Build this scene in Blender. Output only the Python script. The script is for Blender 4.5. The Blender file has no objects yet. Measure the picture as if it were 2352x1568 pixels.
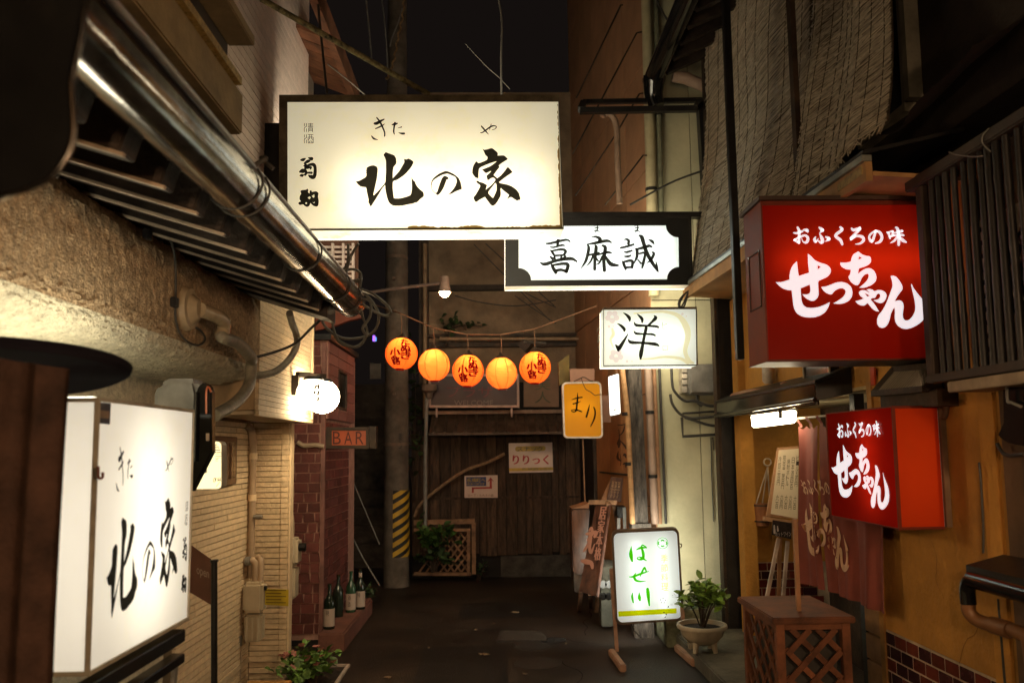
import bpy, bmesh, math, random
import numpy as np
from mathutils import Vector, Matrix
from mathutils.geometry import tessellate_polygon

random.seed(7)
SC = bpy.context.scene
COL = SC.collection

# ------------------------------------------------------------------ camera, night sky, exposure
CAM_Z = 1.65
FOCAL = 28.0
PITCH = math.radians(5.55)
ROLL = math.radians(0.7)
SHIFT = 0.0289      # the photograph's verticals are partly corrected: a shifted lens, less tilt
YAW = math.radians(1.44)
cam = bpy.data.cameras.new('camera')
cam.lens = FOCAL
cam.sensor_width = 36.0
cam.clip_start = 0.05
cam.clip_end = 400
cam.dof.use_dof = True
cam.dof.focus_distance = 5.2
cam.dof.aperture_fstop = 2.8
cam_ob = bpy.data.objects.new('camera', cam)
COL.objects.link(cam_ob)
cam.shift_y = SHIFT
fwd = Vector((math.sin(YAW) * math.cos(PITCH), math.cos(YAW) * math.cos(PITCH), math.sin(PITCH)))
rgt = Vector((math.cos(YAW), -math.sin(YAW), 0))
upv = rgt.cross(fwd)
rgt, upv = rgt * math.cos(ROLL) - upv * math.sin(ROLL), upv * math.cos(ROLL) + rgt * math.sin(ROLL)
cam_ob.matrix_world = Matrix(((rgt.x, upv.x, -fwd.x, 0), (rgt.y, upv.y, -fwd.y, 0), (rgt.z, upv.z, -fwd.z, CAM_Z), (0, 0, 0, 1)))
SC.camera = cam_ob

world = bpy.data.worlds.new('World')
SC.world = world
world.use_nodes = True
wn = world.node_tree
wn.nodes.clear()
w_out = wn.nodes.new('ShaderNodeOutputWorld')
w_sky = wn.nodes.new('ShaderNodeTexSky')
w_sky.sky_type = 'NISHITA'
w_sky.sun_disc = False
w_sky.sun_elevation = math.radians(-7)
w_sky.sun_rotation = math.radians(150)
w_bg1 = wn.nodes.new('ShaderNodeBackground')
w_bg1.inputs['Strength'].default_value = 0.05
w_bg2 = wn.nodes.new('ShaderNodeBackground')          # town glow on the night sky
w_bg2.inputs['Color'].default_value = (1.0, 0.72, 0.62, 1)
w_bg2.inputs['Strength'].default_value = 0.0065
w_add = wn.nodes.new('ShaderNodeAddShader')
wn.links.new(w_sky.outputs[0], w_bg1.inputs['Color'])
wn.links.new(w_bg1.outputs[0], w_add.inputs[0])
wn.links.new(w_bg2.outputs[0], w_add.inputs[1])
wn.links.new(w_add.outputs[0], w_out.inputs[0])

SC.view_settings.view_transform = 'Standard'
SC.view_settings.look = 'None'
SC.view_settings.gamma = 1.0
SC.view_settings.exposure = 0.0
SC.view_settings.use_curve_mapping = False
SC.render.engine = 'CYCLES'
GLOW = 1.0        # common level of every lit lamp and sign
cy = SC.cycles
cy.use_denoising = True
cy.max_bounces = 8
cy.diffuse_bounces = 5
cy.glossy_bounces = 4
cy.transmission_bounces = 6
cy.sample_clamp_indirect = 6.0
cy.caustics_reflective = False
cy.caustics_refractive = False

# ------------------------------------------------------------------ photo geometry helpers
FP = FOCAL / 36.0 * 2352
EYE = Vector((0, 0, CAM_Z))

def ray(px, py):
    return fwd + rgt * ((px - 1176) / FP) + upv * ((784 - py) / FP + SHIFT * 36.0 / FOCAL)
def onY(px, py, y):
    d = ray(px, py); return EYE + d * (y / d.y)
def onX(px, py, x):
    d = ray(px, py); return EYE + d * (x / d.x)
def onZ(px, py, z):
    d = ray(px, py); return EYE + d * ((z - CAM_Z) / d.z)
def onP(px, py, p, n):
    d = ray(px, py); return EYE + d * ((p - EYE).dot(n) / d.dot(n))
def crop(x0, y0, s):
    k = 2352 / 2500
    return lambda x, y: ((x0 + x / s) * k, (y0 + y / s) * k)

# ------------------------------------------------------------------ materials
MATS = {}
def mat(name, col, rough=0.7, metal=0.0, var=0.25, vscale=6.0, bump=0.0, bscale=60.0, col2=None, spec=0.4, coat=0.0,
        rand=0.0, stretch=None, detail=6.0):
    if name in MATS: return MATS[name]
    m = bpy.data.materials.new(name); MATS[name] = m
    m.use_nodes = True
    nt = m.node_tree; N = nt.nodes; L = nt.links
    p = N['Principled BSDF']
    tc = N.new('ShaderNodeTexCoord')
    mp = N.new('ShaderNodeMapping')
    L.new(tc.outputs['Object'], mp.inputs[0])
    if stretch: mp.inputs['Scale'].default_value = stretch
    oi = N.new('ShaderNodeObjectInfo')
    ad = N.new('ShaderNodeVectorMath'); ad.operation = 'ADD'
    sc = N.new('ShaderNodeVectorMath'); sc.operation = 'SCALE'
    cx = N.new('ShaderNodeCombineXYZ')
    for k in range(3): L.new(oi.outputs['Random'], cx.inputs[k])
    L.new(cx.outputs[0], sc.inputs[0]); sc.inputs['Scale'].default_value = 37.0
    L.new(mp.outputs[0], ad.inputs[0]); L.new(sc.outputs[0], ad.inputs[1])
    nz = N.new('ShaderNodeTexNoise'); nz.inputs['Scale'].default_value = vscale; nz.inputs['Detail'].default_value = detail
    nz.inputs['Roughness'].default_value = 0.65
    L.new(ad.outputs[0], nz.inputs['Vector'])
    rp = N.new('ShaderNodeValToRGB')
    c2 = col2 if col2 else tuple(c * (1 - 2 * var) for c in col)
    c1 = col if col2 else tuple(min(1, c * (1 + var)) for c in col)
    rp.color_ramp.elements[0].position = 0.3; rp.color_ramp.elements[0].color = (*[max(0, c) for c in c2], 1)
    rp.color_ramp.elements[1].position = 0.7; rp.color_ramp.elements[1].color = (*c1, 1)
    L.new(nz.outputs['Fac'], rp.inputs[0])
    last = rp.outputs[0]
    if rand:
        hs = N.new('ShaderNodeHueSaturation')
        mr = N.new('ShaderNodeMapRange'); mr.inputs['To Min'].default_value = 1 - rand; mr.inputs['To Max'].default_value = 1 + rand
        L.new(oi.outputs['Random'], mr.inputs[0]); L.new(mr.outputs[0], hs.inputs['Value'])
        L.new(last, hs.inputs['Color']); last = hs.outputs[0]
    L.new(last, p.inputs['Base Color'])
    rr = N.new('ShaderNodeMapRange'); rr.inputs['To Min'].default_value = max(0.02, rough * 0.8); rr.inputs['To Max'].default_value = min(1, rough * 1.2)
    L.new(nz.outputs['Fac'], rr.inputs[0]); L.new(rr.outputs[0], p.inputs['Roughness'])
    p.inputs['Metallic'].default_value = metal
    p.inputs['Specular IOR Level'].default_value = spec
    p.inputs['Coat Weight'].default_value = coat
    if bump:
        b = N.new('ShaderNodeTexNoise'); b.inputs['Scale'].default_value = bscale; b.inputs['Detail'].default_value = 5
        L.new(ad.outputs[0], b.inputs['Vector'])
        bp = N.new('ShaderNodeBump'); bp.inputs['Strength'].default_value = bump; bp.inputs['Distance'].default_value = 0.02
        L.new(b.outputs['Fac'], bp.inputs['Height']); L.new(bp.outputs[0], p.inputs['Normal'])
    return m

def lamp_mat(name, col, strength):
    if name in MATS: return MATS[name]
    m = bpy.data.materials.new(name); MATS[name] = m
    m.use_nodes = True
    nt = m.node_tree; nt.nodes.clear()
    o = nt.nodes.new('ShaderNodeOutputMaterial'); e = nt.nodes.new('ShaderNodeEmission')
    e.inputs[0].default_value = (*col, 1); e.inputs[1].default_value = strength * GLOW
    nt.links.new(e.outputs[0], o.inputs[0])
    return m

def panel_mat(name, col, emit=0.0, ecol=None, stain=0.0, stain_col=(0.35, 0.25, 0.06), gloss=0.06, ribs=None):
    """translucent acrylic or paper lit from behind by the tubes in its box; emit is the even part of that glow"""
    if name in MATS: return MATS[name]
    m = bpy.data.materials.new(name); MATS[name] = m
    m.use_nodes = True
    nt = m.node_tree; N = nt.nodes; L = nt.links; N.clear()
    o = N.new('ShaderNodeOutputMaterial')
    tr = N.new('ShaderNodeBsdfTranslucent')
    df = N.new('ShaderNodeBsdfDiffuse')
    em = N.new('ShaderNodeEmission'); em.inputs[1].default_value = emit * GLOW
    gl = N.new('ShaderNodeBsdfGlossy'); gl.inputs['Roughness'].default_value = 0.15
    tc = N.new('ShaderNodeTexCoord')
    nz = N.new('ShaderNodeTexNoise'); nz.inputs['Scale'].default_value = 5.0; nz.inputs['Detail'].default_value = 8; nz.inputs['Roughness'].default_value = 0.7
    L.new(tc.outputs['Object'], nz.inputs['Vector'])
    mr = N.new('ShaderNodeMapRange'); mr.inputs['From Min'].default_value = 0.5; mr.inputs['From Max'].default_value = 0.8
    mr.inputs['To Max'].default_value = stain
    L.new(nz.outputs['Fac'], mr.inputs[0])
    def tinted(c):
        mx = N.new('ShaderNodeMix'); mx.data_type = 'RGBA'
        mx.inputs['A'].default_value = (*c, 1); mx.inputs['B'].default_value = (*[a * b for a, b in zip(c, stain_col)], 1)
        L.new(mr.outputs[0], mx.inputs['Factor']); return mx.outputs['Result']
    src = tinted(col)
    L.new(src, tr.inputs[0]); L.new(src, df.inputs[0]); L.new(tinted(ecol or col), em.inputs[0])
    m1 = N.new('ShaderNodeMixShader'); m1.inputs[0].default_value = 0.3
    L.new(tr.outputs[0], m1.inputs[1]); L.new(df.outputs[0], m1.inputs[2])
    m2 = N.new('ShaderNodeMixShader'); m2.inputs[0].default_value = gloss
    L.new(m1.outputs[0], m2.inputs[1]); L.new(gl.outputs[0], m2.inputs[2])
    a = N.new('ShaderNodeAddShader')
    L.new(m2.outputs[0], a.inputs[0]); L.new(em.outputs[0], a.inputs[1])
    L.new(a.outputs[0], o.inputs[0])
    return m

# ------------------------------------------------------------------ mesh helpers
class MB:
    def __init__(s): s.v = []; s.f = []
    def add(s, vs, fs):
        n = len(s.v); s.v += [tuple(v) for v in vs]; s.f += [tuple(i + n for i in f) for f in fs]
        return s
    def hexa(s, p):            # 8 points: front 4, back 4
        return s.add(p, [(0, 1, 2, 3), (7, 6, 5, 4), (0, 4, 5, 1), (1, 5, 6, 2), (2, 6, 7, 3), (3, 7, 4, 0)])
    def box(s, x0, x1, y0, y1, z0, z1):
        return s.hexa([(x0, y0, z0), (x1, y0, z0), (x1, y0, z1), (x0, y0, z1), (x0, y1, z0), (x1, y1, z0), (x1, y1, z1), (x0, y1, z1)])
    def beam(s, a, b, w, h, up=(0, 0, 1)):
        a = Vector(a); b = Vector(b); d = (b - a).normalized(); u = Vector(up)
        if abs(d.dot(u)) > 0.98: u = Vector((1, 0, 0))
        r = d.cross(u).normalized(); u = r.cross(d)
        r *= w / 2; u *= h / 2
        return s.hexa([a - r - u, a + r - u, a + r + u, a - r + u, b - r - u, b + r - u, b + r + u, b - r + u])
    def tube(s, pts, r, n=10, cap=True):
        pts = [Vector(p) for p in pts]; k = len(pts)
        rs = r if isinstance(r, (list, tuple)) else [r] * k
        base = len(s.v); prev = None
        for i, p in enumerate(pts):
            d = (pts[min(i + 1, k - 1)] - pts[max(i - 1, 0)]).normalized()
            if prev is None:
                u = Vector((0, 0, 1)) if abs(d.z) < 0.9 else Vector((1, 0, 0))
                a = d.cross(u).normalized()
            else:
                a = (prev - d * prev.dot(d)).normalized()
            prev = a; b = d.cross(a)
            for j in range(n):
                t = 2 * math.pi * j / n
                s.v.append(tuple(p + (a * math.cos(t) + b * math.sin(t)) * rs[i]))
        for i in range(k - 1):
            for j in range(n):
                j2 = (j + 1) % n
                s.f.append((base + i * n + j, base + i * n + j2, base + (i + 1) * n + j2, base + (i + 1) * n + j))
        if cap:
            s.f.append(tuple(base + j for j in reversed(range(n))))
            s.f.append(tuple(base + (k - 1) * n + j for j in range(n)))
        return s
    def lathe(s, prof, c=(0, 0, 0), n=20, cap=True):
        c = Vector(c); base = len(s.v); k = len(prof)
        for r, z in prof:
            for j in range(n):
                t = 2 * math.pi * j / n
                s.v.append((c.x + r * math.cos(t), c.y + r * math.sin(t), c.z + z))
        for i in range(k - 1):
            for j in range(n):
                j2 = (j + 1) % n
                s.f.append((base + i * n + j, base + i * n + j2, base + (i + 1) * n + j2, base + (i + 1) * n + j))
        if cap:
            s.f.append(tuple(base + j for j in reversed(range(n))))
            s.f.append(tuple(base + (k - 1) * n + j for j in range(n)))
        return s
    def poly(s, pts, dv):       # extruded polygon (list of world points) by dv
        pts = [Vector(p) for p in pts]; dv = Vector(dv); n = len(pts); b = len(s.v)
        s.v += [tuple(p) for p in pts] + [tuple(p + dv) for p in pts]
        s.f.append(tuple(b + i for i in range(n))); s.f.append(tuple(b + n + i for i in reversed(range(n))))
        for i in range(n):
            j = (i + 1) % n; s.f.append((b + j, b + i, b + n + i, b + n + j))
        return s
    def grid(s, fn, nu, nv):
        b = len(s.v)
        for i in range(nu + 1):
            for j in range(nv + 1): s.v.append(tuple(fn(i / nu, j / nv)))
        for i in range(nu):
            for j in range(nv):
                a = b + i * (nv + 1) + j
                s.f.append((a, a + nv + 1, a + nv + 2, a + 1))
        return s

def put(name, mb, m, parent=None, smooth=False, bevel=0.0, flip_ok=True):
    me = bpy.data.meshes.new(name)
    me.from_pydata(mb.v, [], mb.f)
    bm = bmesh.new(); bm.from_mesh(me)
    bmesh.ops.recalc_face_normals(bm, faces=bm.faces)
    if bevel:
        es = [e for e in bm.edges if len(e.link_faces) == 2 and e.calc_face_angle(0) > 0.6]
        if es: bmesh.ops.bevel(bm, geom=es, offset=bevel, segments=2, affect='EDGES', clamp_overlap=True)
    bm.to_mesh(me); bm.free()
    if smooth:
        me.polygons.foreach_set('use_smooth', [True] * len(me.polygons))
        try: me.set_sharp_from_angle(angle=math.radians(40))
        except Exception: pass
    if m: me.materials.append(m)
    o = bpy.data.objects.new(name, me); COL.objects.link(o)
    if parent is not None:
        o.parent = parent
        o.matrix_parent_inverse = world_of(parent).inverted()
    return o

def world_of(o):
    m = o.matrix_basis.copy()
    if o.parent is not None: m = world_of(o.parent) @ o.matrix_parent_inverse @ m
    return m

def tag(o, label, cat, group=None):
    o['label'] = label; o['category'] = cat
    if group: o['group'] = group
    return o
def thing(name, label, cat, loc=(0, 0, 0), group=None):
    o = bpy.data.objects.new(name, None); COL.objects.link(o)
    o.empty_display_size = 0.1
    o.location = loc
    return tag(o, label, cat, group)
def solo(name, mb, m, label, cat, group=None, **k):
    return tag(put(name, mb, m, None, **k), label, cat, group)
def struct(name, mb, m, **k):
    o = put(name, mb, m, None, **k); o['kind'] = 'structure'; return o
def copy_piece(o, loc, parent, rot=None, scale=None):
    c = o.copy(); COL.objects.link(c); c.parent = parent
    c.matrix_parent_inverse = world_of(parent).inverted() if parent is not None else Matrix()
    c.location = loc
    if rot is not None: c.rotation_euler = rot
    if scale is not None: c.scale = scale
    return c
def dup(root, loc, label, rotz=None):
    r = root.copy(); COL.objects.link(r); r.location = loc; r['label'] = label
    if rotz is not None: r.rotation_euler = (0, 0, rotz)
    for ch in list(root.children):
        c = ch.copy(); COL.objects.link(c); c.parent = r
        for g in list(ch.children):
            d = g.copy(); COL.objects.link(d); d.parent = c
    return r

def smooth_path(pts, n=8):
    pts = [Vector(p) for p in pts]; out = []
    for i in range(len(pts) - 1):
        p0 = pts[max(i - 1, 0)]; p1 = pts[i]; p2 = pts[i + 1]; p3 = pts[min(i + 2, len(pts) - 1)]
        for k in range(n):
            t = k / n
            out.append(0.5 * ((2 * p1) + (p2 - p0) * t + (2 * p0 - 5 * p1 + 4 * p2 - p3) * t * t + (3 * p1 - p0 - 3 * p2 + p3) * t ** 3))
    out.append(pts[-1]); return out

# ------------------------------------------------------------------ lettering: flat brush strokes and traced outlines
def stroke2d(st, cr, fat=1.0):
    pts = [Vector((p[0], p[1], (p[2] if len(p) > 2 else 9) / 2 * fat)) for p in st]
    sm = smooth_path(pts, 6 if len(pts) > 2 else 3)
    L, R = [], []
    for i, p in enumerate(sm):
        a = sm[max(i - 1, 0)]; b = sm[min(i + 1, len(sm) - 1)]
        d = Vector((b.x - a.x, b.y - a.y)); d = d.normalized() if d.length else Vector((1, 0))
        n = Vector((-d.y, d.x)); w = max(p.z, 1.0)
        L.append((p.x + n.x * w, p.y + n.y * w)); R.append((p.x - n.x * w, p.y - n.y * w))
    # rounded ends
    def cap(p, q, w):
        d = Vector((p.x - q.x, p.y - q.y)); d = d.normalized() if d.length else Vector((1, 0)); n = Vector((-d.y, d.x))
        return [(p.x + d.x * w * 0.9 * math.sin(t) + n.x * w * math.cos(t), p.y + d.y * w * 0.9 * math.sin(t) + n.y * w * math.cos(t)) for t in (0.6, 1.1, 1.57, 2.04, 2.54)]
    vs = L + R; k = len(sm)
    fs = [(i, i + 1, k + i + 1, k + i) for i in range(k - 1)]
    c0 = cap(sm[0], sm[1], max(sm[0].z, 1)); c1 = cap(sm[-1], sm[-2], max(sm[-1].z, 1))
    b = len(vs); vs += c0; fs.append((0, k) + tuple(range(b, b + 5)))
    b = len(vs); vs += c1; fs.append((2 * k - 1, k - 1) + tuple(range(b, b + 5)))
    return [cr(*v) for v in vs], fs
def outline2d(pts, cr, holes=()):
    def rnd(pl):
        out = []
        n = len(pl)
        for i in range(n):
            p0 = Vector(pl[i - 1]); p1 = Vector(pl[i]); p2 = Vector(pl[(i + 1) % n])
            a = (p0 - p1); b = (p2 - p1)
            if a.length < 1e-6 or b.length < 1e-6: continue
            if a.normalized().dot(b.normalized()) > -0.35: out.append(tuple(p1)); continue   # keep sharp tips
            out.append(tuple(p1 + a * 0.25)); out.append(tuple(p1 + a * 0.08 + b * 0.08)); out.append(tuple(p1 + b * 0.25))
        return out
    loops = [rnd(pts)] + [rnd(h) for h in holes]
    tri = tessellate_polygon([[Vector((x, y, 0)) for x, y in l] for l in loops])
    vs = [cr(*v) for l in loops for v in l]
    return vs, [tuple(t) for t in tri]
def affine(src, dst):
    A = np.array([[x, y, 1] for x, y in src], float); B = np.array(dst, float)
    M, *_ = np.linalg.lstsq(A, B, rcond=None)
    return lambda x, y: (x * M[0, 0] + y * M[1, 0] + M[2, 0], x * M[0, 1] + y * M[1, 1] + M[2, 1])
def chain(f, g):
    return lambda x, y: g(*f(x, y))
def bbox_map(sx0, sy0, sx1, sy1, dx0, dy0, dx1, dy1):
    return lambda x, y: (dx0 + (x - sx0) / (sx1 - sx0) * (dx1 - dx0), dy0 + (y - sy0) / (sy1 - sy0) * (dy1 - dy0))

def letters(name, shapes, place, m, parent, sub=0.0, lift=0.00025):
    """shapes: [(verts2d, faces)], place(x, y, h) -> world point; later shapes lie a hair in front of earlier ones"""
    mb = MB()
    for i, (vs, fs) in enumerate(shapes):
        if sub:
            bm = bmesh.new(); bv = [bm.verts.new((x, y, 0)) for x, y in vs]
            for f in fs:
                try: bm.faces.new([bv[k] for k in f])
                except Exception: pass
            bmesh.ops.triangulate(bm, faces=bm.faces)
            for _ in range(3):
                es = [e for e in bm.edges if e.calc_length() > sub]
                if not es: break
                bmesh.ops.subdivide_edges(bm, edges=es, cuts=1)
                bmesh.ops.triangulate(bm, faces=bm.faces)
            bm.verts.index_update()
            vs = [(v.co.x, v.co.y) for v in bm.verts]; fs = [tuple(v.index for v in f.verts) for f in bm.faces]
            bm.free()
        mb.add([place(x, y, i * lift) for x, y in vs], fs)
    me = bpy.data.meshes.new(name); me.from_pydata(mb.v, [], mb.f); me.materials.append(m)
    o = bpy.data.objects.new(name, me); COL.objects.link(o)
    if parent is not None:
        o.parent = parent; o.matrix_parent_inverse = world_of(parent).inverted()
    return o

DEPS = None
def font2d(text, spacing=1.0):
    """glyph faces of the built-in font, normalised: x from 0 to width, y downwards from 0 to 1"""
    c = bpy.data.curves.new('lettering_source', 'FONT'); c.body = text; c.space_character = spacing
    c.resolution_u = 3
    o = bpy.data.objects.new('lettering_source', c); COL.objects.link(o)
    bpy.context.view_layer.update()
    dg = bpy.context.evaluated_depsgraph_get()
    ev = o.evaluated_get(dg); me = ev.to_mesh()
    vs = [(v.co.x, v.co.y) for v in me.vertices]; fs = [tuple(p.vertices) for p in me.polygons]
    ev.to_mesh_clear(); bpy.data.objects.remove(o); bpy.data.curves.remove(c)
    x0 = min(v[0] for v in vs); x1 = max(v[0] for v in vs); y0 = min(v[1] for v in vs); y1 = max(v[1] for v in vs)
    k = 1 / max(y1 - y0, 1e-6)
    return [((x - x0) * k, (y1 - y) * k) for x, y in vs], fs, (x1 - x0) * k
def text_in(text, x0, y0, x1, y1):
    """one line of text fitted into a 2-D box"""
    vs, fs, w = font2d(text)
    return [(x0 + x / w * (x1 - x0), y0 + y * (y1 - y0)) for x, y in vs], fs
def column_in(text, x0, y0, x1, y1, gap=0.12):
    out = []; n = len(text); h = (y1 - y0) / n
    for i, ch in enumerate(text):
        out.append(text_in(ch, x0, y0 + i * h + h * gap / 2, x1, y0 + (i + 1) * h - h * gap / 2))
    return out
def mapped(shape, f):
    return [f(*v) for v in shape[0]], shape[1]
def disc2d(x, y, r, n=20):
    return [(x + r * math.cos(2 * math.pi * k / n), y + r * math.sin(2 * math.pi * k / n)) for k in range(n)], [tuple(range(n))]
def quad2d(*p):
    return list(p), [(0, 1, 2, 3)]
def arc2d(x, y, r, w, a0, a1, n=16):
    vs = []
    for k in range(n + 1):
        t = a0 + (a1 - a0) * k / n
        vs += [(x + (r + w / 2) * math.cos(t), y + (r + w / 2) * math.sin(t)), (x + (r - w / 2) * math.cos(t), y + (r - w / 2) * math.sin(t))]
    return vs, [(2 * k, 2 * k + 1, 2 * k + 3, 2 * k + 2) for k in range(n)]

class Plate:
    """a sign box in its own axes: u to the right, v down, d backwards, all in metres"""
    def __init__(s, tl, tr, bl, dv):
        s.o = Vector(tl); s.w = (Vector(tr) - s.o).length; s.h = (Vector(bl) - s.o).length
        s.e1 = (Vector(tr) - s.o).normalized(); s.e2 = (Vector(bl) - s.o).normalized()
        s.t = Vector(dv).length; s.n = Vector(dv).normalized()
        s.nn = s.e1.cross(s.e2).normalized()
        if s.nn.dot(s.n) < 0: s.nn = -s.nn
    def p(s, u, v, d): return s.o + s.e1 * u + s.e2 * v + s.n * d
    def bar(s, mb, u0, u1, v0, v1, d0, d1):
        return mb.hexa([s.p(u0, v1, d0), s.p(u1, v1, d0), s.p(u1, v0, d0), s.p(u0, v0, d0), s.p(u0, v1, d1), s.p(u1, v1, d1), s.p(u1, v0, d1), s.p(u0, v0, d1)])
    def rring(s, u0, u1, v0, v1, r, k=6):
        out = []
        for cu, cv, a in ((u1 - r, v0 + r, -90), (u1 - r, v1 - r, 0), (u0 + r, v1 - r, 90), (u0 + r, v0 + r, 180)):
            for i in range(k + 1):
                t = math.radians(a + 90 * i / k); out.append((cu + r * math.cos(t), cv + r * math.sin(t)))
        return out
    def on(s, px, py, d):        # photo pixel -> point on the plane at depth d
        return onP(px, py, s.p(0, 0, d), s.nn)
    def placer(s, d):
        return lambda x, y, h: s.on(x, y, d - h)
    def tube(s, mb, u0, u1, v, d, r=0.014):
        return mb.tube([s.p(u0, v, d), s.p(u1, v, d)], r, 8)

def light_box(pl, parent, face_m, case_m, tube_m, tubes, fw=(0.02, 0.02, 0.02, 0.02), side_panels=(), face_d=0.006, wall=0.012, side_m=None, back=True, back_m=None, tube_d=0.5):
    """fw: frame width left, right, top, bottom; side_panels: any of 'l','r','t','b' that are lit acrylic; tubes: (u0, u1, v) in fractions"""
    l, r, t, b = fw; w, h, T = pl.w, pl.h, pl.t
    c = MB()
    pl.bar(c, 0, w, 0, t, 0, wall) if t else None
    pl.bar(c, 0, w, h - b, h, 0, wall) if b else None
    pl.bar(c, 0, l, t, h - b, 0, wall) if l else None
    pl.bar(c, w - r, w, t, h - b, 0, wall) if r else None
    if 't' not in side_panels: pl.bar(c, 0, w, 0, wall, wall, T)
    if 'b' not in side_panels: pl.bar(c, 0, w, h - wall, h, wall, T)
    if 'l' not in side_panels: pl.bar(c, 0, wall, wall, h - wall, wall, T)
    if 'r' not in side_panels: pl.bar(c, w - wall, w, wall, h - wall, wall, T)
    put('casing', c, case_m, parent)
    f = MB(); f.add([pl.p(l, h - b, face_d), pl.p(w - r, h - b, face_d), pl.p(w - r, t, face_d), pl.p(l, t, face_d)], [(0, 1, 2, 3)])
    put('face_panel', f, face_m, parent)
    for s_ in side_panels:
        q = MB(); e = 0.003
        if s_ == 'b': q.add([pl.p(0, h - e, wall), pl.p(w, h - e, wall), pl.p(w, h - e, T), pl.p(0, h - e, T)], [(0, 1, 2, 3)])
        if s_ == 't': q.add([pl.p(0, e, wall), pl.p(w, e, wall), pl.p(w, e, T), pl.p(0, e, T)], [(0, 1, 2, 3)])
        if s_ == 'l': q.add([pl.p(e, 0, wall), pl.p(e, h, wall), pl.p(e, h, T), pl.p(e, 0, T)], [(0, 1, 2, 3)])
        if s_ == 'r': q.add([pl.p(w - e, 0, wall), pl.p(w - e, h, wall), pl.p(w - e, h, T), pl.p(w - e, 0, T)], [(0, 1, 2, 3)])
        put('side_panel', q, side_m or face_m, parent)
    if back:      # assumed lit on both faces; unseen rear glow raised to light the alley
        q = MB(); pl.bar(q, wall, w - wall, wall, h - wall, T - 0.02, T - 0.014); put('inner_divider', q, back_m or M_inner, parent)
        q = MB(); q.add([pl.p(0, h, T), pl.p(w, h, T), pl.p(w, 0, T), pl.p(0, 0, T)], [(0, 1, 2, 3)]); put('rear_panel', q, M_inner if back_m else M_rear_face, parent)
    for u0, u1, v in tubes:
        q = MB(); pl.tube(q, u0 * w, u1 * w, v * h, T * tube_d); put('tube', q, tube_m, parent)

M_inner = mat('white_inner', (0.8, 0.79, 0.76), 0.8, var=0.03)
M_rear_face = panel_mat('rear_acrylic', (0.85, 0.8, 0.68), 4.2, (1.0, 0.9, 0.68))
M_ink = panel_mat('ink', (0.022, 0.02, 0.016), 0.0, gloss=0.0)
M_black_metal = mat('black_metal', (0.016, 0.015, 0.015), 0.45, 0.0, var=0.3, vscale=9, bump=0.1, bscale=90)
M_black_gloss = mat('black_gloss', (0.008, 0.008, 0.008), 0.12, 0.0, var=0.2, spec=0.6)
M_steel = mat('stainless', (0.38, 0.36, 0.34), 0.17, 1.0, var=0.38, vscale=3.0, bump=0.05, bscale=9, stretch=(4, 1.5, 4), detail=9)
M_grey_metal = mat('grey_metal', (0.26, 0.25, 0.23), 0.5, 0.3, var=0.2, vscale=7)
M_galv = mat('galvanised', (0.35, 0.34, 0.32), 0.4, 0.8, var=0.2, vscale=8)
M_cable = mat('cable_rubber', (0.05, 0.047, 0.042), 0.5, var=0.2)
M_cable_grey = mat('cable_grey', (0.2, 0.19, 0.17), 0.5, var=0.2)
M_dkwood = mat('dark_wood', (0.05, 0.03, 0.018), 0.65, var=0.45, vscale=5, bump=0.25, bscale=30, stretch=(1, 1, 1), rand=0.25)
M_orange_wall = mat('ochre_plaster', (0.56, 0.265, 0.05), 0.85, var=0.22, vscale=1.7, bump=0.45, bscale=38, detail=10)
M_concrete = mat('concrete', (0.2, 0.185, 0.16), 0.85, var=0.3, vscale=3.5, bump=0.3, bscale=40)
# ------------------------------------------------------------------ the setting: ground
M_asph = mat('asphalt', (0.03, 0.021, 0.015), 0.44, var=0.5, vscale=1.3, bump=0.9, bscale=120, spec=0.5, detail=12)
_nt = M_asph.node_tree
_p = _nt.nodes['Principled BSDF']; _src = _p.inputs['Base Color'].links[0].from_socket
_vo = _nt.nodes.new('ShaderNodeTexVoronoi'); _vo.inputs['Scale'].default_value = 120
_tc = _nt.nodes.new('ShaderNodeTexCoord'); _nt.links.new(_tc.outputs['Object'], _vo.inputs['Vector'])
_rp = _nt.nodes.new('ShaderNodeValToRGB'); _rp.color_ramp.elements[0].color = (0.4, 0.4, 0.4, 1); _rp.color_ramp.elements[1].color = (2.2, 2.0, 1.8, 1); _rp.color_ramp.elements[1].position = 0.95
_nt.links.new(_vo.outputs['Color'], _rp.inputs[0])
_mx = _nt.nodes.new('ShaderNodeMix'); _mx.data_type = 'RGBA'; _mx.blend_type = 'MULTIPLY'; _mx.inputs['Factor'].default_value = 1.0
_nt.links.new(_src, _mx.inputs['A']); _nt.links.new(_rp.outputs[0], _mx.inputs['B']); _nt.links.new(_mx.outputs['Result'], _p.inputs['Base Color'])
M_asph2 = mat('asphalt_patch', (0.018, 0.015, 0.013), 0.45, var=0.4, vscale=2.5, bump=0.8, bscale=140, spec=0.5)
rs0 = random.Random(3)
def patch(cx, cy, w, l, z):
    pts = []
    for a_, b_ in ((-w, -l), (w, -l), (w, l), (-w, l)):
        pts.append((cx + a_, cy + b_))
    out = []
    for i in range(4):
        x0_, y0_ = pts[i]; x1_, y1_ = pts[(i + 1) % 4]
        for k_ in range(7):
            t_ = k_ / 7; out.append((x0_ + (x1_ - x0_) * t_ + rs0.uniform(-.012, .012), y0_ + (y1_ - y0_) * t_ + rs0.uniform(-.012, .012), z))
    return MB().add(out, [tuple(range(len(out)))])
struct('road_patch', patch(-0.25, 6.35, 0.34, 0.55, 0.003), M_asph2)
struct('road_patch', patch(0.15, 8.4, 0.5, 0.4, 0.003), M_asph2)
cr_ = MB()
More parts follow.
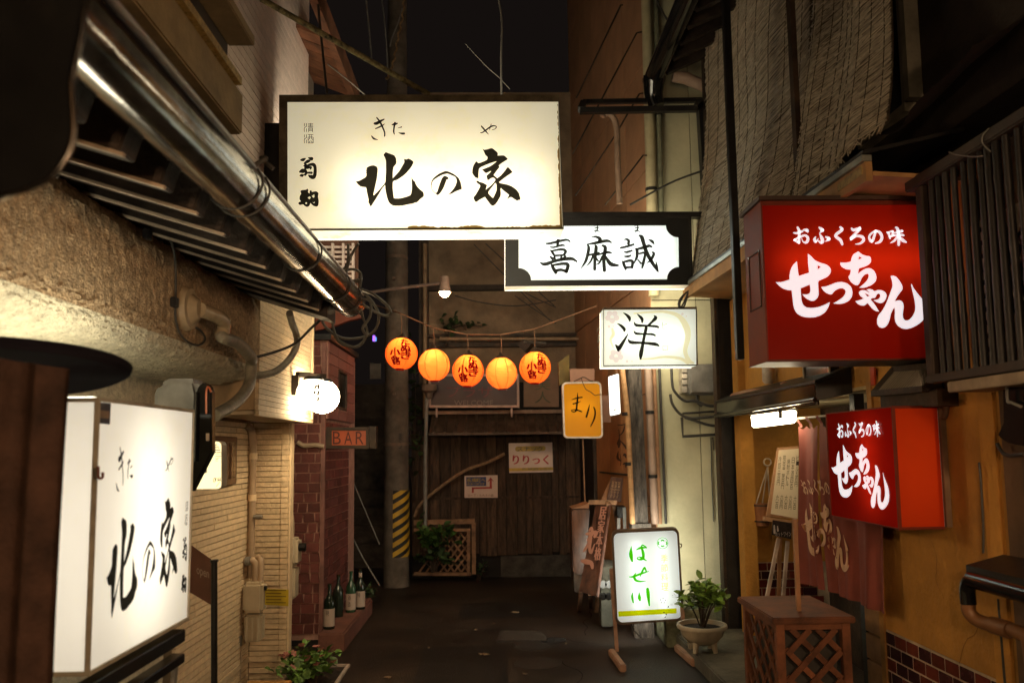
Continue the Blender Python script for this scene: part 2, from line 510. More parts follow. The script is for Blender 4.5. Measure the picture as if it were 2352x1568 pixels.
for seed_, (x_, y_, a_) in enumerate(((-0.9, 5.6, 0.5), (0.3, 5.4, 1.2), (-0.5, 7.6, 0.2), (0.8, 7.2, 1.9), (0.2, 6.9, 0.9))):
    rr_ = random.Random(seed_ + 40); pth = [(x_, y_)]
    for _ in range(16):
        a_ += rr_.uniform(-.5, .5); pth.append((pth[-1][0] + 0.07 * math.cos(a_), pth[-1][1] + 0.07 * math.sin(a_)))
    L_ = [(x - 0.003 - 0.002 * (i % 2), y, 0.0045) for i, (x, y) in enumerate(pth)]; R_ = [(x + 0.003, y + 0.003, 0.0045) for x, y in pth]; n_ = len(pth)
    cr_.add(L_ + R_, [(i, i + 1, n_ + i + 1, n_ + i) for i in range(n_ - 1)])
struct('road_cracks', cr_, mat('crack_black', (0.004, 0.003, 0.003), 0.9))
struct('ground', MB().add([(-40, -30, 0), (40, -30, 0), (40, 80, 0), (-40, 80, 0)], [(0, 1, 2, 3)]), M_asph)

# ================================================================== LEFT SIDE
# ---------------------------------------------- stucco house with rafters and the steel gutter
M_stucco = mat('rough_stucco', (0.46, 0.33, 0.2), 0.95, var=0.3, vscale=55, bump=0.7, bscale=130, detail=10)
M_stucco_lo = mat('pale_stucco', (0.62, 0.56, 0.42), 0.95, var=0.18, vscale=26, bump=0.9, bscale=85)
M_beige = mat('beige_board', (0.3, 0.23, 0.12), 0.8, var=0.2, vscale=7, bump=0.15, bscale=40)
M_tin = mat('painted_tin', (0.19, 0.2, 0.2), 0.5, 0.2, var=0.25, vscale=8)
house = thing('stucco_house', 'low house of rough brown stucco with dark rafters and a long shiny steel gutter', 'house', (-1.6, 3.2, 0))
YE = 4.42
# overhanging stucco band: (x, z) section swept along the wall, lumpy surface
sec = [(-1.62, 2.55), (-1.335, 2.50), (-1.30, 2.44), (-1.292, 2.30), (-1.296, 2.16), (-1.305, 2.115)]
sec_lo = [(-1.305, 2.115), (-1.33, 2.075), (-1.38, 2.045), (-1.5, 2.025), (-1.8, 2.02)]
def band(secp, seed, nz=26):
    rr = random.Random(seed)
    pts = []
    for i in range(len(secp) - 1):
        for k in range(6): 
            t = k / 6; pts.append((secp[i][0] * (1 - t) + secp[i + 1][0] * t, secp[i][1] * (1 - t) + secp[i + 1][1] * t))
    pts.append(secp[-1]); n = len(pts) - 1
    def fn(u, v):
        x, z = pts[round(v * n)]; y = 0.6 + u * (YE - 0.6)
        e = 0.0 if v in (0.0, 1.0) else 1.0
        return (x + e * rr.uniform(-0.006, 0.006), y + (0.006 * rr.uniform(-1, 1) if 0 < u < 1 else 0), z + e * rr.uniform(-0.005, 0.005))
    return MB().grid(fn, 260, n)
put('stucco_band', band(sec, 3), M_stucco, house, smooth=True)
put('band_underside', band(sec_lo, 4), M_stucco_lo, house, smooth=True)
put('band_end', MB().poly([(x, YE, z) for x, z in sec] + [(x, YE, z) for x, z in sec_lo[1:]], (0, 0.012, 0)), M_stucco, house)
put('wall', MB().box(-2.8, -1.76, 0.5, YE - 0.02, 0, 2.03), M_stucco_lo, house)
put('upper_wall', MB().box(-2.6, -1.345, 0.5, YE, 2.52, 2.9), mat('dark_plaster', (0.045, 0.035, 0.028), 0.9, var=0.3), house)  # one even dark colour, darker than the stucco around it
# eaves: sloping boards over rafters
M_soffit = mat('soffit_board', (0.08, 0.06, 0.045), 0.8, var=0.3, vscale=9, bump=0.2)
SZ0, SZ1, SX0, SX1 = 2.662, 2.512, -1.36, -0.872
put('roof', MB().hexa([(SX0, 0.5, SZ0), (SX1, 0.5, SZ1), (SX1, 0.5, SZ1 + 0.04), (SX0, 0.5, SZ0 + 0.04), (SX0, 4.42, SZ0), (SX1, 4.42, SZ1), (SX1, 4.42, SZ1 + 0.04), (SX0, 4.42, SZ0 + 0.04)]), M_soffit, house)
M_raft = mat('rafter_wood', (0.035, 0.024, 0.018), 0.6, var=0.4, vscale=6, bump=0.3, bscale=40, rand=0.2)
M_raft_edge = mat('rafter_lit_edge', (0.5, 0.4, 0.3), 0.5, var=0.2)  # pale strip stands for light caught on the rafter's lower edge
for k in range(13):
    y = 1.2 + k * 0.24
    r_ = put('rafter', MB().beam((SX0, y, SZ0 - 0.075), (SX1, y, SZ1 - 0.075), 0.085, 0.135), M_raft, house, bevel=0.004)
    put('rafter_lit_edge', MB().beam((SX0, y - 0.036, SZ0 - 0.147), (SX1 - 0.01, y - 0.036, SZ1 - 0.147), 0.014, 0.009), M_raft_edge, r_)
put('end_board', MB().hexa([(SX0, 4.2, SZ0 - 0.15), (SX1, 4.2, SZ1 - 0.16), (SX1, 4.2, SZ1 - 0.002), (SX0, 4.2, SZ0 - 0.002), (SX0, 4.42, SZ0 - 0.15), (SX1, 4.42, SZ1 - 0.16), (SX1, 4.42, SZ1 - 0.002), (SX0, 4.42, SZ0 - 0.002)]), M_raft, house)
# upper storey facade above the roof
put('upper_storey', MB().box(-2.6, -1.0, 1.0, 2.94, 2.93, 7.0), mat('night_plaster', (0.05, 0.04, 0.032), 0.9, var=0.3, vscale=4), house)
put('trim_board', MB().box(-1.0, -0.95, 1.0, 2.98, 2.86, 3.02), M_beige, house, bevel=0.006)
put('trim_board', MB().box(-1.0, -0.93, 1.0, 2.9, 3.02, 3.05), mat('gilt_trim', (0.42, 0.30, 0.1), 0.6, var=0.3, vscale=40, bump=0.5, bscale=120), house)
put('sill', MB().box(-1.0, -0.9, 2.6, 2.95, 3.2, 3.24), M_beige, house, bevel=0.004)
for k in range(3):
    put('shutter_slat', MB().box(-0.995, -0.96, 2.35 + k * 0.18, 2.42 + k * 0.18, 3.25, 5.2), M_dkwood, house)
# stainless gutter
GX, GZ, GR = -0.79, 2.475, 0.078
g = MB()
ring = 26
def gut(u, v):
    t = math.pi * 2 * v
    return (GX + GR * math.cos(t), 0.75 + u * (4.42 - 0.75), GZ - 0.012 * (1 - u) + GR * math.sin(t))
g.grid(gut, 24, ring)
gutter = put('gutter', g, M_steel, house, smooth=True)
put('end_cap', MB().tube([(GX, 4.42, GZ), (GX, 4.432, GZ)], GR + 0.004, 24), M_steel, gutter)
put('gutter_lip', MB().tube([(GX + GR * 0.72, 0.75, GZ + GR * 0.72), (GX + GR * 0.72, 4.43, GZ + GR * 0.72)], 0.009, 8), M_galv, gutter, smooth=True)
for y in (2.42, 2.5, 3.28, 3.95, 4.28):
    lp = [(GX + (GR + 0.006) * math.cos(t), y + 0.02 * math.sin(t), GZ + (GR + 0.006) * math.sin(t)) for t in [2 * math.pi * i / 20 for i in range(21)]]
    put('wire_tie', MB().tube(lp, 0.004, 6), M_cable, gutter)
lp = smooth_path([(GX + 0.06, 2.42, GZ + 0.06), (GX + 0.09, 2.43, GZ + 0.085), (GX + 0.065, 2.47, GZ + 0.1), (GX + 0.1, 2.48, GZ + 0.07)], 5)
put('wire_knot', MB().tube(lp, 0.008, 6), M_cable, gutter)

# ---------------------------------------------- wall fitting on the stucco: base plate, elbow, conduit
M_paint = mat('brown_enamel', (0.4, 0.31, 0.2), 0.22, var=0.2, vscale=8, spec=0.6)
c3 = crop(0, 400, 3.1357)
fit = thing('cable_entry_fitting', 'round brown cable entry plate with a stubby pipe elbow and grey conduit on stucco', 'pipe fitting', onX(*c3(1420, 1100), -1.29))
a = onX(*c3(1425, 1110), -1.29); b = onX(*c3(1425, 1110), -1.25)
put('base_plate', MB().tube([(-1.30, a.y, a.z), (-1.265, a.y, a.z)], [0.1, 0.085], 28), M_paint, fit, smooth=True)
put('boss', MB().tube([(-1.265, a.y + 0.01, a.z), (-1.235, a.y + 0.01, a.z)], [0.065, 0.04], 20), M_paint, fit, smooth=True)
e0 = Vector((-1.24, a.y + 0.02, a.z + 0.0))
put('elbow', MB().tube(smooth_path([e0, e0 + Vector((0.03, 0.12, -0.008)), e0 + Vector((0.035, 0.19, -0.02)), e0 + Vector((0.03, 0.215, -0.05)), e0 + Vector((0.025, 0.2, -0.09))], 6), 0.031, 14), M_paint, fit, smooth=True)
M_cond = mat('flexible_conduit', (0.26, 0.24, 0.19), 0.45, var=0.2, vscale=14, bump=0.25, bscale=60)
cpts = [e0 + Vector((0.025, 0.2, -0.085))] + [onY(*p, y) for p, y in ((c3(1720, 1335), 3.58), (c3(1830, 1380), 3.75), (c3(1920, 1480), 3.9))]
c3b = crop(0, 800, 3.1357)
cpts += [onY(*c3b(x, y), d) for x, y, d in ((1925, 260, 4.0), (1915, 400, 4.0), (1870, 500, 3.9), (1780, 590, 3.75), (1640, 670, 3.5))]
put('conduit', MB().tube(smooth_path(cpts, 7), 0.028, 12), M_cond, fit, smooth=True)
wp = [onX(*c3(x, y), -1.285) for x, y in ((1300, 580), (1330, 660), (1345, 800), (1345, 1000), (1345, 1180), (1380, 1300), (1450, 1370), (1530, 1385), (1570, 1340), (1540, 1280), (1480, 1240))]
solo('thin_cable', MB().tube(smooth_path(wp, 6), 0.005, 6), M_cable, 'thin black cable clipped down the stucco and looped under the round plate', 'cable')
for q in ((1130, 540), (1338, 1060)):
    p = onX(*c3(*q), -1.28)
    solo('cable_clip', MB().box(p.x - 0.012, p.x + 0.01, p.y - 0.02, p.y + 0.02, p.z - 0.02, p.z + 0.02), M_black_metal,
         'black cable clip up under the rafters' if q[1] < 900 else 'black cable clip beside the round brown plate', 'clip', bevel=0.003)
# cables leaving the conduit to the siding house
c2 = crop(600, 500, 2.8)
def wire(name, label, pts, r, m=None, cat='cable', n=7, sides=7):
    return solo(name, MB().tube(smooth_path(pts, n), r, sides), m or M_cable, label, cat, smooth=True)
wire('cable', 'thick grey cable swinging from the conduit up behind the eaves', [onY(*c2(x, y), d) for x, y, d in ((60, 1170, 4.3), (200, 1140, 4.42), (300, 1050, 4.55), (350, 950, 4.65), (345, 880, 4.65), (322, 820, 4.5), (300, 740, 4.3))], 0.02, M_cond)
wire('cable', 'thin black cable from the stucco corner to the gutter end', [onY(*c2(x, y), d) for x, y, d in ((50, 1045, 4.35), (200, 1005, 4.45), (340, 945, 4.5), (450, 840, 4.5), (570, 730, 4.5))], 0.008)

# ---------------------------------------------- cream siding house
M_side = [mat('siding_cream%s' % s, c, 0.75, var=0.1, vscale=18, bump=0.5, bscale=70, rand=0.09) for s, c in (('', (0.74, 0.58, 0.38)),)][0]
M_side_up = mat('siding_upper', (0.76, 0.6, 0.4), 0.7, var=0.08, vscale=20, bump=0.35, bscale=80, rand=0.07)
M_side_white = mat('siding_white', (0.8, 0.66, 0.6), 0.7, var=0.08, vscale=14, bump=0.2, rand=0.05)
M_gap = mat('siding_gap', (0.34, 0.24, 0.14), 0.9, var=0.2)
sh = thing('siding_house', 'narrow house clad in cream horizontal siding with an overhanging upper floor', 'house', (-1.6, 4.9, 0))
XA, XB, XO, YO, YC = -1.72, -1.46, -1.30, 5.77, 5.77
put('core', MB().box(-3.2, XA - 0.02, YE + 0.03, 5.83, 0, 2.95), M_gap, sh)
put('wing_core', MB().box(XA - 0.03, XB - 0.016, YC + 0.016, YC + 0.1, 0, 1.86), M_gap, sh)
put('overhang_core', MB().box(XA - 0.03, XO - 0.02, YE + 0.03, YO - 0.0, 1.88, 2.95), M_gap, sh)
put('soffit', MB().box(-1.6, XO - 0.01, YE + 0.02, YO + 0.01, 1.856, 1.875), mat('soffit_cream', (0.4, 0.32, 0.22), 0.8, var=0.1), sh)
rs = random.Random(12)
z = 0.0
row = 0
while z < 1.84:
    h = 0.038 + rs.uniform(-0.003, 0.003)
    # side wall along the alley, two lengths per course
    y = 4.46; cut = rs.uniform(4.7, 5.6)
    for a_, b_ in ((y, cut), (cut + 0.0015, YC + 0.005)):
        d = rs.uniform(-0.003, 0.004)
        put('siding_course', MB().box(XA - 0.02, XA + d, a_, b_, z + 0.0025, min(z + h - 0.0035, 1.853)), M_side, sh)
    for a_, b_ in ((XA + 0.006, XB - 0.055),):
        d = rs.uniform(-0.003, 0.004)
        put('siding_course', MB().box(a_, b_, YC - d, YC + 0.02, z + 0.0025, min(z + h - 0.0035, 1.853)), M_side, sh)
    put('corner_course', MB().box(XB - 0.052, XB, YC - 0.008, YC + 0.05, z + 0.0015, min(z + h - 0.0015, 1.854)), M_side, sh, bevel=0.003)
    z += h; row += 1
put('corner_trim', MB().box(XB + 0.001, XB + 0.012, YC + 0.02, YC + 0.1, 0, 1.855), M_side_up, sh)
z = 1.88
while z < 2.88:
    h = 0.031
    cut = rs.uniform(4.7, 5.5)
    for a_, b_ in ((YE + 0.04, cut), (cut + 0.002, YO - 0.03)):
        put('siding_course', MB().box(XO - 0.02, XO + rs.uniform(-0.0015, 0.0015), a_, b_, z + 0.0015, z + h - 0.0015), M_side_up, sh)
    z += h
put('corner_trim', MB().box(XO - 0.03, XO + 0.008, YO - 0.027, YO + 0.012, 1.86, 2.9), M_side_up, sh, bevel=0.003)
put('edge_trim', MB().box(XO - 0.02, XO + 0.008, YE + 0.02, YO + 0.012, 1.848, 1.878), M_side_up, sh, bevel=0.003)
XU = -1.4
put('upper_core', MB().box(-2.4, XU - 0.02, 3.6, 5.93, 2.93, 6.6), M_gap, sh)
for k in range(66):
    z = 2.95 + k * 0.055
    put('siding_board', MB().box(XU - 0.02, XU + 0.001, 3.6, 5.95, z + 0.004, z + 0.053), M_side_white, sh)
put('band_board', MB().box(XO - 0.03, XO + 0.012, YE, YO + 0.02, 2.91, 2.95), mat('dark_band', (0.03, 0.025, 0.022), 0.6), sh)
# gable eaves at the far corner
M_eave = mat('eave_boards', (0.2, 0.085, 0.045), 0.7, var=0.35, vscale=7, bump=0.2, rand=0.15)
for k in range(6):
    y0 = 5.55 + k * 0.16
    put('eave_board', MB().hexa([(-1.95, y0, 4.93), (-1.12, y0, 4.6), (-1.12, y0, 4.63), (-1.95, y0, 4.96), (-1.95, y0 + 0.15, 4.93), (-1.12, y0 + 0.15, 4.6), (-1.12, y0 + 0.15, 4.63), (-1.95, y0 + 0.15, 4.96)]), M_eave, sh)
put('barge_board', MB().hexa([(-1.16, 4.6, 4.55), (-1.10, 4.6, 4.53), (-1.10, 4.6, 4.69), (-1.16, 4.6, 4.71), (-1.16, 6.52, 4.55), (-1.10, 6.52, 4.53), (-1.10, 6.52, 4.69), (-1.16, 6.52, 4.71)]), M_eave, sh)
put('rear_wall', MB().box(-2.3, -1.46, 5.96, 6.4, 2.6, 4.7), mat('rear_plaster', (0.2, 0.17, 0.14), 0.9), sh)
# window low on the side wall
put('window_frame', MB().box(XA - 0.01, XA + 0.022, 4.86, 5.36, 1.44, 1.75), mat('bronze_frame', (0.18, 0.1, 0.055), 0.4, 0.3), sh, bevel=0.004)
put('window_pane', MB().box(XA + 0.022, XA + 0.026, 4.9, 5.32, 1.48, 1.71), mat('brown_glass', (0.16, 0.085, 0.04), 0.12, var=0.2, spec=0.6), sh)
for y in (5.12, 5.2):
    put('window_bar', MB().box(XA + 0.026, XA + 0.034, y, y + 0.025, 1.48, 1.71), mat('bronze_frame', ()), sh)
# downpipe and gas meter on the wing
M_pipe = mat('tan_pipe', (0.42, 0.31, 0.21), 0.5, var=0.12, vscale=9)
pp = thing('drain_pipe', 'tan drain pipe with elbow running down the cream siding corner', 'pipe', (XA + 0.03, 5.66, 0))
put('pipe', MB().tube([(XA + 0.032, 5.68, 0.78), (XA + 0.032, 5.68, 1.72)], 0.024, 14), M_pipe, pp, smooth=True)
put('pipe_head', MB().tube(smooth_path([(XA + 0.032, 5.68, 1.70), (XA + 0.028, 5.66, 1.78), (XA + 0.005, 5.62, 1.83)], 4), 0.028, 12), M_pipe, pp, smooth=True)
for z in (0.9, 1.33, 1.62):
    put('collar', MB().tube([(XA + 0.032, 5.68, z - 0.022), (XA + 0.032, 5.68, z + 0.022)], 0.03, 14), M_side_up, pp, smooth=True)
put('outlet_tap', MB().tube([(XA + 0.05, 5.66, 1.2), (XA + 0.11, 5.66, 1.2)], 0.014, 10), M_grey_metal, pp)
M_meter = mat('meter_cream', (0.55, 0.47, 0.34), 0.45, var=0.1)
gm = thing('gas_meter', 'cream gas meter with bent pipes and a yellow tag on the siding corner', 'gas meter', (-1.42, 5.0, 0.6))
put('meter_body', MB().box(-1.475, -1.352, 4.955, 5.06, 0.69, 0.87), M_meter, gm, bevel=0.018, smooth=True)
put('meter_case', MB().box(-1.465, -1.36, 4.965, 5.06, 0.52, 0.68), M_meter, gm, bevel=0.014, smooth=True)
for x in (-1.452, -1.42, -1.388):
    put('case_rib', MB().box(x, x + 0.012, 4.955, 4.97, 0.53, 0.67), M_meter, gm, bevel=0.003)
put('inlet_pipe', MB().tube(smooth_path([(-1.415, 5.02, 0.86), (-1.415, 5.02, 0.95), (-1.425, 5.02, 0.985), (-1.46, 5.03, 0.99), (-1.49, 5.03, 0.985), (-1.505, 5.03, 0.95), (-1.505, 5.0, 0.7), (-1.505, 5.0, 0.3)], 6), 0.02, 12), M_pipe, gm, smooth=True)
put('pipe_joint', MB().tube([(-1.445, 5.02, 0.99), (-1.475, 5.02, 0.99)], 0.028, 12), M_grey_metal, gm, smooth=True)
put('outlet_pipe', MB().tube(smooth_path([(-1.385, 5.02, 0.86), (-1.385, 5.03, 0.97), (-1.395, 5.05, 1.0), (-1.42, 5.07, 1.0)], 6), 0.018, 12), M_pipe, gm, smooth=True)
put('valve', MB().tube([(-1.505, 4.98, 0.5), (-1.505, 4.98, 0.56)], 0.03, 10), M_grey_metal, gm)
put('tag', MB().hexa([(-1.345, 4.985, 0.735), (-1.20, 4.965, 0.728), (-1.20, 4.965, 0.825), (-1.345, 4.985, 0.83), (-1.345, 4.988, 0.735), (-1.20, 4.968, 0.728), (-1.20, 4.968, 0.825), (-1.345, 4.988, 0.83)]), mat('yellow_tag', (0.6, 0.47, 0.03), 0.6, var=0.15), gm)
put('tag_clip', MB().box(-1.36, -1.335, 4.98, 5.0, 0.82, 0.845), M_black_metal, gm)
tl = letters('tag_print', [quad2d((0.05, k * 0.2 + 0.05), (0.9 - 0.2 * (k % 2), k * 0.2 + 0.05), (0.9 - 0.2 * (k % 2), k * 0.2 + 0.11), (0.05, k * 0.2 + 0.11)) for k in range(5)],
             lambda x, y, h: Vector((-1.345 + 0.145 * x, 4.9835 - 0.02 * x, 0.828 - 0.09 * y)), mat('tag_ink', (0.15, 0.1, 0.02), 0.7), gm)
gm.location = (-1.645, 5.6, 0.462); gm.scale = (1.131, 1.131, 1.131)
gm2 = thing('gas_meter', 'second gas meter in the gap between cream siding and red brick', 'gas meter', (-1.5, 6.2, 0.7))
put('meter_body', MB().box(-1.63, -1.47, 6.1, 6.25, 0.8, 1.0), M_meter, gm2, bevel=0.02, smooth=True)
put('meter_case', MB().box(-1.61, -1.49, 6.12, 6.25, 0.55, 0.79), M_meter, gm2, bevel=0.015, smooth=True)
put('inlet_pipe', MB().tube(smooth_path([(-1.55, 6.2, 1.0), (-1.55, 6.2, 1.12), (-1.58, 6.25, 1.18), (-1.66, 6.3, 1.2)], 6), 0.03, 12), M_pipe, gm2, smooth=True)
put('side_knob', MB().tube([(-1.47, 6.15, 0.93), (-1.42, 6.15, 0.93)], 0.03, 10), M_black_metal, gm2)

# ---------------------------------------------- globe lamps on the siding corner
M_globe = lamp_mat('globe_glow', (1.0, 0.8, 0.5), 5.0)
M_globe_b = lamp_mat('globe_glow_strong', (1.0, 0.74, 0.42), 75.0)
def globe(px, py, rpx, y, label, txt):
    c = onY(px, py, y); r = rpx * y / FP
    t = thing('globe_lamp', label, 'lamp', c, 'globe lamps on the siding corner')
    prof = [(r * math.cos(a), r * math.sin(a)) for a in [math.radians(-88 + 176 * i / 20) for i in range(21)]]
    prof = [(x, min(z, r * 0.88)) for x, z in prof]
    put('globe', MB().lathe(prof, c, 32), M_globe if txt else M_globe_b, t, smooth=True)
    put('cap', MB().tube([c + Vector((0, 0, r * 0.87)), c + Vector((0, 0, r * 1.06))], [r * 0.62, r * 0.5], 18), M_black_metal, t, smooth=True)
    if txt:
        cg = crop(700, 900, 13.067)
        sh_ = []
        def S(pts):
            mx, my = sum(p[0] for p in pts) / len(pts), sum(p[1] for p in pts) / len(pts)
            sh_.append(([cg(mx + (p[0] - mx) * 1.2, my + (p[1] - my) * 1.25) for p in pts], [tuple(range(len(pts)))]))
        S([(865, 525), (1060, 540), (1050, 552), (865, 535)]); S([(920, 535), (975, 540), (915, 628), (870, 628)]); S([(985, 515), (1040, 515), (1030, 628), (980, 628)])
        S([(875, 710), (930, 710), (905, 788), (860, 788)]); S([(1000, 715), (1050, 715), (1015, 830), (965, 830)])
        S([(870, 912), (1045, 920), (1040, 932), (870, 922)]); S([(990, 925), (1045, 922), (1010, 1020), (965, 1020)]); S([(840, 1010), (985, 1015), (975, 1026), (840, 1020)])
        S([(1070, 905), (1082, 905), (1082, 930), (1076, 930)]); S([(1105, 900), (1122, 900), (1118, 932), (1110, 932)])
        def pl_(x, y, h):
            d = ray(x, y).normalized(); oc = EYE - c; bq = oc.dot(d); disc = bq * bq - (oc.length_squared - (r + 0.0015) ** 2)
            return EYE + d * (-bq - math.sqrt(max(disc, 0)))
        letters('lettering', sh_, pl_, mat('brown_print', (0.12, 0.06, 0.02), 0.8), t)
    return t
g1 = globe(719, 905, 38, 5.16, 'round white globe lamp with brown katakana, nearest the wall bracket', True)
g2 = globe(741, 911, 38, 5.38, 'round white globe lamp peeping out behind the lettered globe', False)
br = thing('lamp_bracket', 'dark steel wall bracket carrying the two white globe lamps', 'bracket', onY(672, 880, 5.16))
p0 = onX(671, 872, XO)
put('wall_plate', MB().box(XO, XO + 0.045, p0.y - 0.02, p0.y + 0.03, p0.z - 0.10, p0.z + 0.03), M_dkwood, br, bevel=0.003)
q1 = onY(745, 866, 5.38)
put('arm', MB().beam((XO + 0.03, p0.y, q1.z + 0.003), (q1.x, 5.38, q1.z + 0.003), 0.035, 0.035), M_dkwood, br, bevel=0.003)
put('arm_stub', MB().tube([onY(719, 868, 5.16), onY(719, 874, 5.16)], 0.02, 10), M_black_metal, br)

# ---------------------------------------------- maroon brick building
M_brick = mat('maroon_brick', (0.15, 0.042, 0.034), 0.7, var=0.2, vscale=9, bump=0.3, bscale=50, rand=0.3)
M_mort = mat('pink_mortar', (0.42, 0.24, 0.19), 0.9, var=0.2, vscale=16)
bb = thing('brick_building', 'small building faced in maroon stone-shaped bricks with a tiled upper bay', 'building', (-1.8, 7.6, 0))
BX, BY = -1.47, 7.0
put('mortar_front', MB().box(-2.6, BX - 0.01, BY + 0.012, 8.6, 0.05, 2.6), M_mort, bb)
def bricks_x(x0, x1, z0, z1, y, seed):
    rs_ = random.Random(seed); z = z0
    while z < z1:
        h = 0.085; x = x0 + rs_.uniform(-0.06, 0.0)
        while x < x1:
            w = rs_.uniform(0.075, 0.125); a_, b_ = max(x, x0), min(x + w, x1)
            if b_ - a_ > 0.015:
                s0, s1 = rs_.uniform(-0.005, 0.005), rs_.uniform(-0.005, 0.005)
                d = rs_.uniform(0, 0.004)
                put('brick', MB().hexa([(a_ + 0.006 + s0, y - d, z + 0.007), (b_ - 0.006 + s1, y - d, z + 0.007), (b_ - 0.006 - s1, y - d, z + h - 0.004), (a_ + 0.006 - s0, y - d, z + h - 0.004),
                                        (a_ + 0.006 + s0, y + 0.015, z + 0.007), (b_ - 0.006 + s1, y + 0.015, z + 0.007), (b_ - 0.006 - s1, y + 0.015, z + h - 0.004), (a_ + 0.006 - s0, y + 0.015, z + h - 0.004)]), M_brick, bb)
            x += w
        z += h
def bricks_y(y0, y1, z0, z1, x, seed, hh=0.085):
    rs_ = random.Random(seed); z = z0
    while z < z1:
        h = hh; y = y0 + rs_.uniform(-0.06, 0)
        while y < y1:
            w = rs_.uniform(0.16, 0.26); a_, b_ = max(y, y0), min(y + w, y1)
            if b_ - a_ > 0.03:
                put('brick', MB().box(x - 0.015, x + rs_.uniform(0.001, 0.005), a_ + 0.007, b_ - 0.006, z + 0.007, z + h - 0.005), M_brick, bb)
            y += w
        z += h
bricks_x(-1.80, BX - 0.025, 0.1, 2.6, BY, 21)
bricks_y(BY + 0.04, 8.2, 0.12, 1.9, BX, 22)
put('corner_trim', MB().box(BX - 0.022, BX + 0.012, BY - 0.014, BY + 0.03, 0.05, 2.6), mat('corner_strip', (0.24, 0.11, 0.09), 0.7), bb, bevel=0.003)
put('plinth', MB().box(-2.5, BX - 0.03, BY + 0.02, 8.5, 0, 0.1), M_black_metal, bb)
M_tilep = mat('pink_panel', (0.22, 0.09, 0.075), 0.75, var=0.15, vscale=6, rand=0.15)
zb = 1.93
put('bay_core', MB().box(-2.5, -1.452, BY + 0.035, 8.35, zb, 2.62), M_mort, bb)
for r_i in range(7):
    for c_i in range(3):
        y0 = BY + 0.04 + c_i * 0.435
        if 1 <= r_i <= 4 and c_i == 1: 
            continue
        put('bay_panel', MB().box(-1.453, -1.44, y0 + 0.005, y0 + 0.43, zb + r_i * 0.098 + 0.004, zb + r_i * 0.098 + 0.094), M_tilep, bb)
put('window_pane', MB().box(-1.453, -1.449, BY + 0.5, BY + 0.88, zb + 0.13, zb + 0.46), M_black_gloss, bb)
wf = MB()
for a_ in ((BY + 0.48, BY + 0.5, zb + 0.11, zb + 0.48), (BY + 0.88, BY + 0.9, zb + 0.11, zb + 0.48), (BY + 0.5, BY + 0.88, zb + 0.11, zb + 0.13), (BY + 0.5, BY + 0.88, zb + 0.46, zb + 0.48)):
    wf.box(-1.453, -1.435, *a_)
put('window_frame', wf, M_dkwood, bb)
put('roof_edge', MB().box(-2.5, -1.41, BY - 0.04, 8.4, 2.62, 2.67), M_black_metal, bb)
put('cable_conduit', MB().tube(smooth_path([onY(*crop(600, 900, 2.8)(355, 500), 6.96), onY(*crop(600, 900, 2.8)(400, 525), 6.96), onY(*crop(600, 900, 2.8)(470, 520), 6.96), onY(*crop(600, 900, 2.8)(535, 530), 6.97)], 5), 0.02, 8), M_pipe, bb, smooth=True)
# red shop board and projecting rails on the roof edge
rb = thing('roof_board', 'rust red board with a rail standing on the brick building roof edge', 'board', (-1.45, 7.2, 2.7))
put('board', MB().poly([onY(*c2(x, y), 7.1) for x, y in ((475, 740), (770, 740), (790, 770), (700, 790), (600, 830), (475, 860))], (0, 0.06, 0)), mat('rust_red', (0.2, 0.045, 0.02), 0.6, var=0.3), rb)
put('rail', MB().tube([onY(*c2(450, 905), 7.1), onY(*c2(600, 905), 7.1)], 0.02, 8), M_grey_metal, rb)
gl_ = thing('balcony_grille', 'pale grille of vertical and horizontal bars behind the gutter end', 'grille', onY(*c2(620, 400), 7.0))
for k in range(7):
    put('bar', MB().beam(onY(*c2(500, 290 + k * 33), 7.0), onY(*c2(745, 290 + k * 33), 7.0), 0.02, 0.02), M_side_white, gl_)
for x in (595, 668, 735):
    put('post', MB().beam(onY(*c2(x, 265), 6.97), onY(*c2(x, 520), 6.97), 0.04, 0.02), M_side_white, gl_)
put('backing', MB().poly([onY(*c2(x, y), 7.1) for x, y in ((480, 200), (765, 200), (765, 740), (480, 740))], (0, 0.05, 0)), mat('pink_dark', (0.18, 0.08, 0.05), 0.8), gl_)
